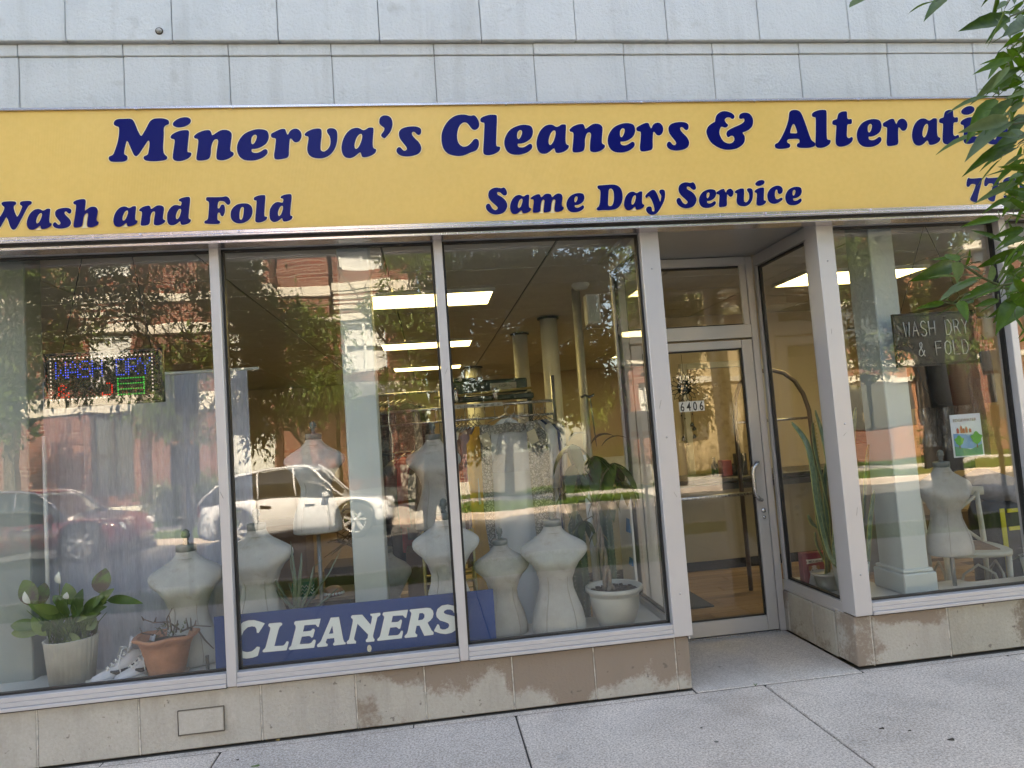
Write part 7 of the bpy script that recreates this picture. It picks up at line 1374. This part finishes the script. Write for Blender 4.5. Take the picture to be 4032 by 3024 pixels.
blades('grass', -12, 22, -14.6, -12.53, 60000, 61, 'sunlit green grass on the parkway across the street'); blades('grass', -12, 22, -18.8, -16.7, 40000, 62, 'grass in front of the brick buildings across the street'); blades('grass', -8, 12, -5.18, -4.03, 16000, 63, 'short grass on the near parkway behind the viewer', .06)

# ================================================================== NEAR BOUGH (each leaflet is a part)
bt = thing('hanging_branch', 'near leafy ash bough hanging over the right edge of the sign and window', 'branch', (1.6, -2.2, 2.3))
# leaflet mesh: lanceolate, folded, gently curved tip
def leaflet_mesh(curve, m_, ed):
    V, F = [], []; n_ = 9
    for i in range(n_+1):
        u = i/n_; wd = .5*(math.sin(math.pi*u**.72)**.9)*(1-.25*u)*.30*(1+(.06 if i % 2 else -.02)*ed); z = -curve*u*u; V += [(u, -wd, z+wd*.28), (u, -wd*.5, z+wd*.10), (u, 0, z), (u, wd*.5, z+wd*.10), (u, wd, z+wd*.28)]
    for i in range(n_):
        for j in range(4): F.append((5*i+j, 5*i+j+1, 5*i+j+6, 5*i+j+5))
    mb = MB(); mb.add(V, F, True); return mb.mesh('leaf', m_, fix=False)
LMS = [leaflet_mesh(c, m_, e) for c, m_, e in ((.10, LEAF_OWN, 1), (.22, LEAF_OWN, 1), (.02, LEAF_OWN, 1), (.16, LEAF_UNDER, 1))]
BR_ = Vector(bt.location)
RB = random.Random(77)
tw = MB()
def put_leaf(base, tip, roll, L=None, under=False, wscale=1.0):
    b = Vector(base); d = Vector(tip)-b; Ln = d.length; x = d.normalized(); up = Vector((0, -.75, .66)); y = up.cross(x)
    if y.length < .05: y = Vector((0, 1, 0))
    y.normalize(); z = x.cross(y); R_ = Matrix.Rotation(roll, 3, x); y = R_@y; z = R_@z
    o = link('leaf', LMS[3] if under else RB.choice(LMS[:3]), bt); Ms = Matrix(((x.x*Ln, y.x*Ln*wscale, z.x*Ln, b.x-BR_.x), (x.y*Ln, y.y*Ln*wscale, z.y*Ln, b.y-BR_.y), (x.z*Ln, y.z*Ln*wscale, z.z*Ln, b.z-BR_.z), (0, 0, 0, 1))); o.matrix_local = Ms
    q_ = Vector(base)+Vector((RB.uniform(.01, .04), RB.uniform(-.02, .02), RB.uniform(.0, .03))); tw.tube([b, (b+q_)/2+Vector((0, 0, .004)), q_], [.0009, .0012, .0016], 4)
def f5(u, v): return ((3332+u*.5426)/K, v*.5426/K)
def f3(u, v): return ((3232+u*.5423)/K, (800+v*.5423)/K)
def yd(): return -2.35+RB.uniform(-.18, .18)
nleaf = 0
for b, e, *k in [(f5(1190,130),f5(845,188)),(f5(1190,130),f5(1005,275)),(f5(1190,90),f5(1010,85)),(f5(1290,120),f5(1190,260)),(f5(1290,230),f5(1130,350)),(f5(1210,430),f5(980,425)),(f5(1210,430),f5(900,508)),(f5(1290,480),f5(1010,615)),(f5(1290,400),f5(1230,330)),(f5(1060,700),f5(745,742)),(f5(1110,690),f5(960,600)),(f5(1080,715),f5(880,950)),(f5(1190,715),f5(998,935)),(f5(1195,770),f5(1000,800)),(f5(1290,740),f5(1150,830),1),(f5(1200,880),f5(870,1065),1),(f5(1180,860),f5(860,930),1),(f5(1050,960),f5(645,1015)),(f5(1250,1000),f5(1100,950)),(f5(1250,1010),f5(838,1215)),(f5(1240,1050),f5(945,1200)),(f5(1240,1070),f5(1060,1170)),(f5(1290,1120),f5(1085,1225),1),(f5(1290,1150),f5(1040,1320)),(f5(1290,1210),f5(1000,1275)),(f5(1290,1240),f5(1210,1370)),(f5(1290,1400),f5(1120,1540)),(f5(1290,1430),f5(1180,1500),1),(f5(1170,10),f5(1090,70)),(f5(700,0),f5(560,125)),(f5(650,10),f5(450,45)),(f5(130,-5),f5(22,48)),(f5(720,-10),f5(590,60)),(f5(1290,330),f5(1180,420)),(f5(1290,590),f5(1120,660)),(f5(1290,640),f5(1190,720)),(f5(1270,560),f5(1060,650)),(f5(1290,830),f5(1180,980)),(f5(1290,960),f5(1130,1010)),(f5(1290,10),f5(1180,100)),(f5(1290,180),f5(1200,180)),
    (f3(1475,110),f3(1305,65)),(f3(1475,180),f3(1250,235)),(f3(1475,190),f3(1255,325)),(f3(1440,340),f3(1130,470)),(f3(1475,340),f3(1310,480)),(f3(990,425),f3(900,345),),(f3(960,410),f3(780,395)),(f3(1050,455),f3(1105,335)),(f3(970,435),f3(740,540)),(f3(1000,540),f3(790,510),1),(f3(990,425),f3(1000,545),1),(f3(1060,460),f3(1160,470),1),(f3(1170,540),f3(990,580)),(f3(1150,560),f3(850,650),1),(f3(1320,600),f3(1060,640)),(f3(1300,620),f3(1100,700)),(f3(900,720),f3(700,755)),(f3(960,725),f3(895,690)),(f3(990,740),f3(815,815)),(f3(1010,710),f3(1060,820)),(f3(1100,690),f3(1010,720)),(f3(1290,720),f3(1140,800)),(f3(1290,700),f3(1110,755)),(f3(1380,700),f3(1300,880)),(f3(1475,640),f3(1270,820)),(f3(1475,690),f3(1250,800)),(f3(1410,830),f3(1475,930)),(f3(1440,560),f3(1370,470)),(f3(1475,470),f3(1330,600)),(f3(1475,420),f3(1440,500)),(f3(1250,450),f3(1230,600),1),(f3(1330,450),f3(1290,580),1),(f3(1475,760),f3(1350,850)),(f3(1475,580),f3(1370,640)),(f3(1475,250),f3(1330,300)),(f3(1475,30),f3(1400,150))]:
    Y0 = yd(); B_ = at(*b, Y0); E_ = at(*e, Y0+RB.uniform(-.08, .08)); put_leaf(B_, E_, RB.uniform(-.75, .75), under=bool(k), wscale=RB.uniform(.75, 1.05)); nleaf += 1
# denser leaves toward and beyond the right edge of the frame
for k in range(150):
    x = 2150+abs(RB.gauss(0, 1))*75+RB.uniform(0, 30); y = RB.choice([RB.uniform(-60, 480), RB.uniform(-60, 480), RB.uniform(500, 700)])
    if 350 < y < 470: x += 22
    if y < 60: x = max(x, 2110+RB.uniform(0, 60))
    Y0 = -2.35+RB.uniform(-.25, .35); a = at(x, y, Y0); d = Vector((RB.uniform(-.13, .03), RB.uniform(-.06, .06), RB.uniform(-.09, .04)))
    if RB.random() < .3: d.x *= -1
    put_leaf(a, a+d.normalized()*RB.uniform(.05, .12), RB.uniform(-1.4, 1.4), under=RB.random() < .14, wscale=RB.uniform(.75, 1.05))
for pts, r_ in (([f5(1330,60), f5(1190,120), f5(1180,140)], .0022), ([f5(1340,420), f5(1210,430)], .0022), ([f5(1340,640), f5(1190,700), f5(1060,702)], .003), ([f5(1340,880), f5(1200,900), f5(1050,960)], .0028), ([f5(1340,980), f5(1250,1040)], .0025), ([f3(1560,600), f3(1400,580), f3(1300,600), f3(1170,540), f3(1050,460), f3(975,430)], .0035), ([f3(1300,610), f3(1100,690), f3(990,735), f3(900,722)], .0028), ([f3(1560,300), f3(1440,345)], .0025), ([(2300,-80), (2240,150), (2230,330), (2260,520)], .007), ([(2260,300), (2300,560), (2240,640), (2160,620)], .005)):
    tw.tube([at(*q, -2.33) for q in pts], [r_*1.6]+[r_]*(len(pts)-2)+[r_*.6], 6)
tw.tube([at(2300, -80, -2.33), (2.6, -2.6, 3.4), (4.2, -3.6, 4.2), (TXX-1.1, TYY+.2, 4.6)], [.008, .012, .022, .035], 8)
tw.build('twig', mat('green_twig', (.07,.09,.03), .7), bt)
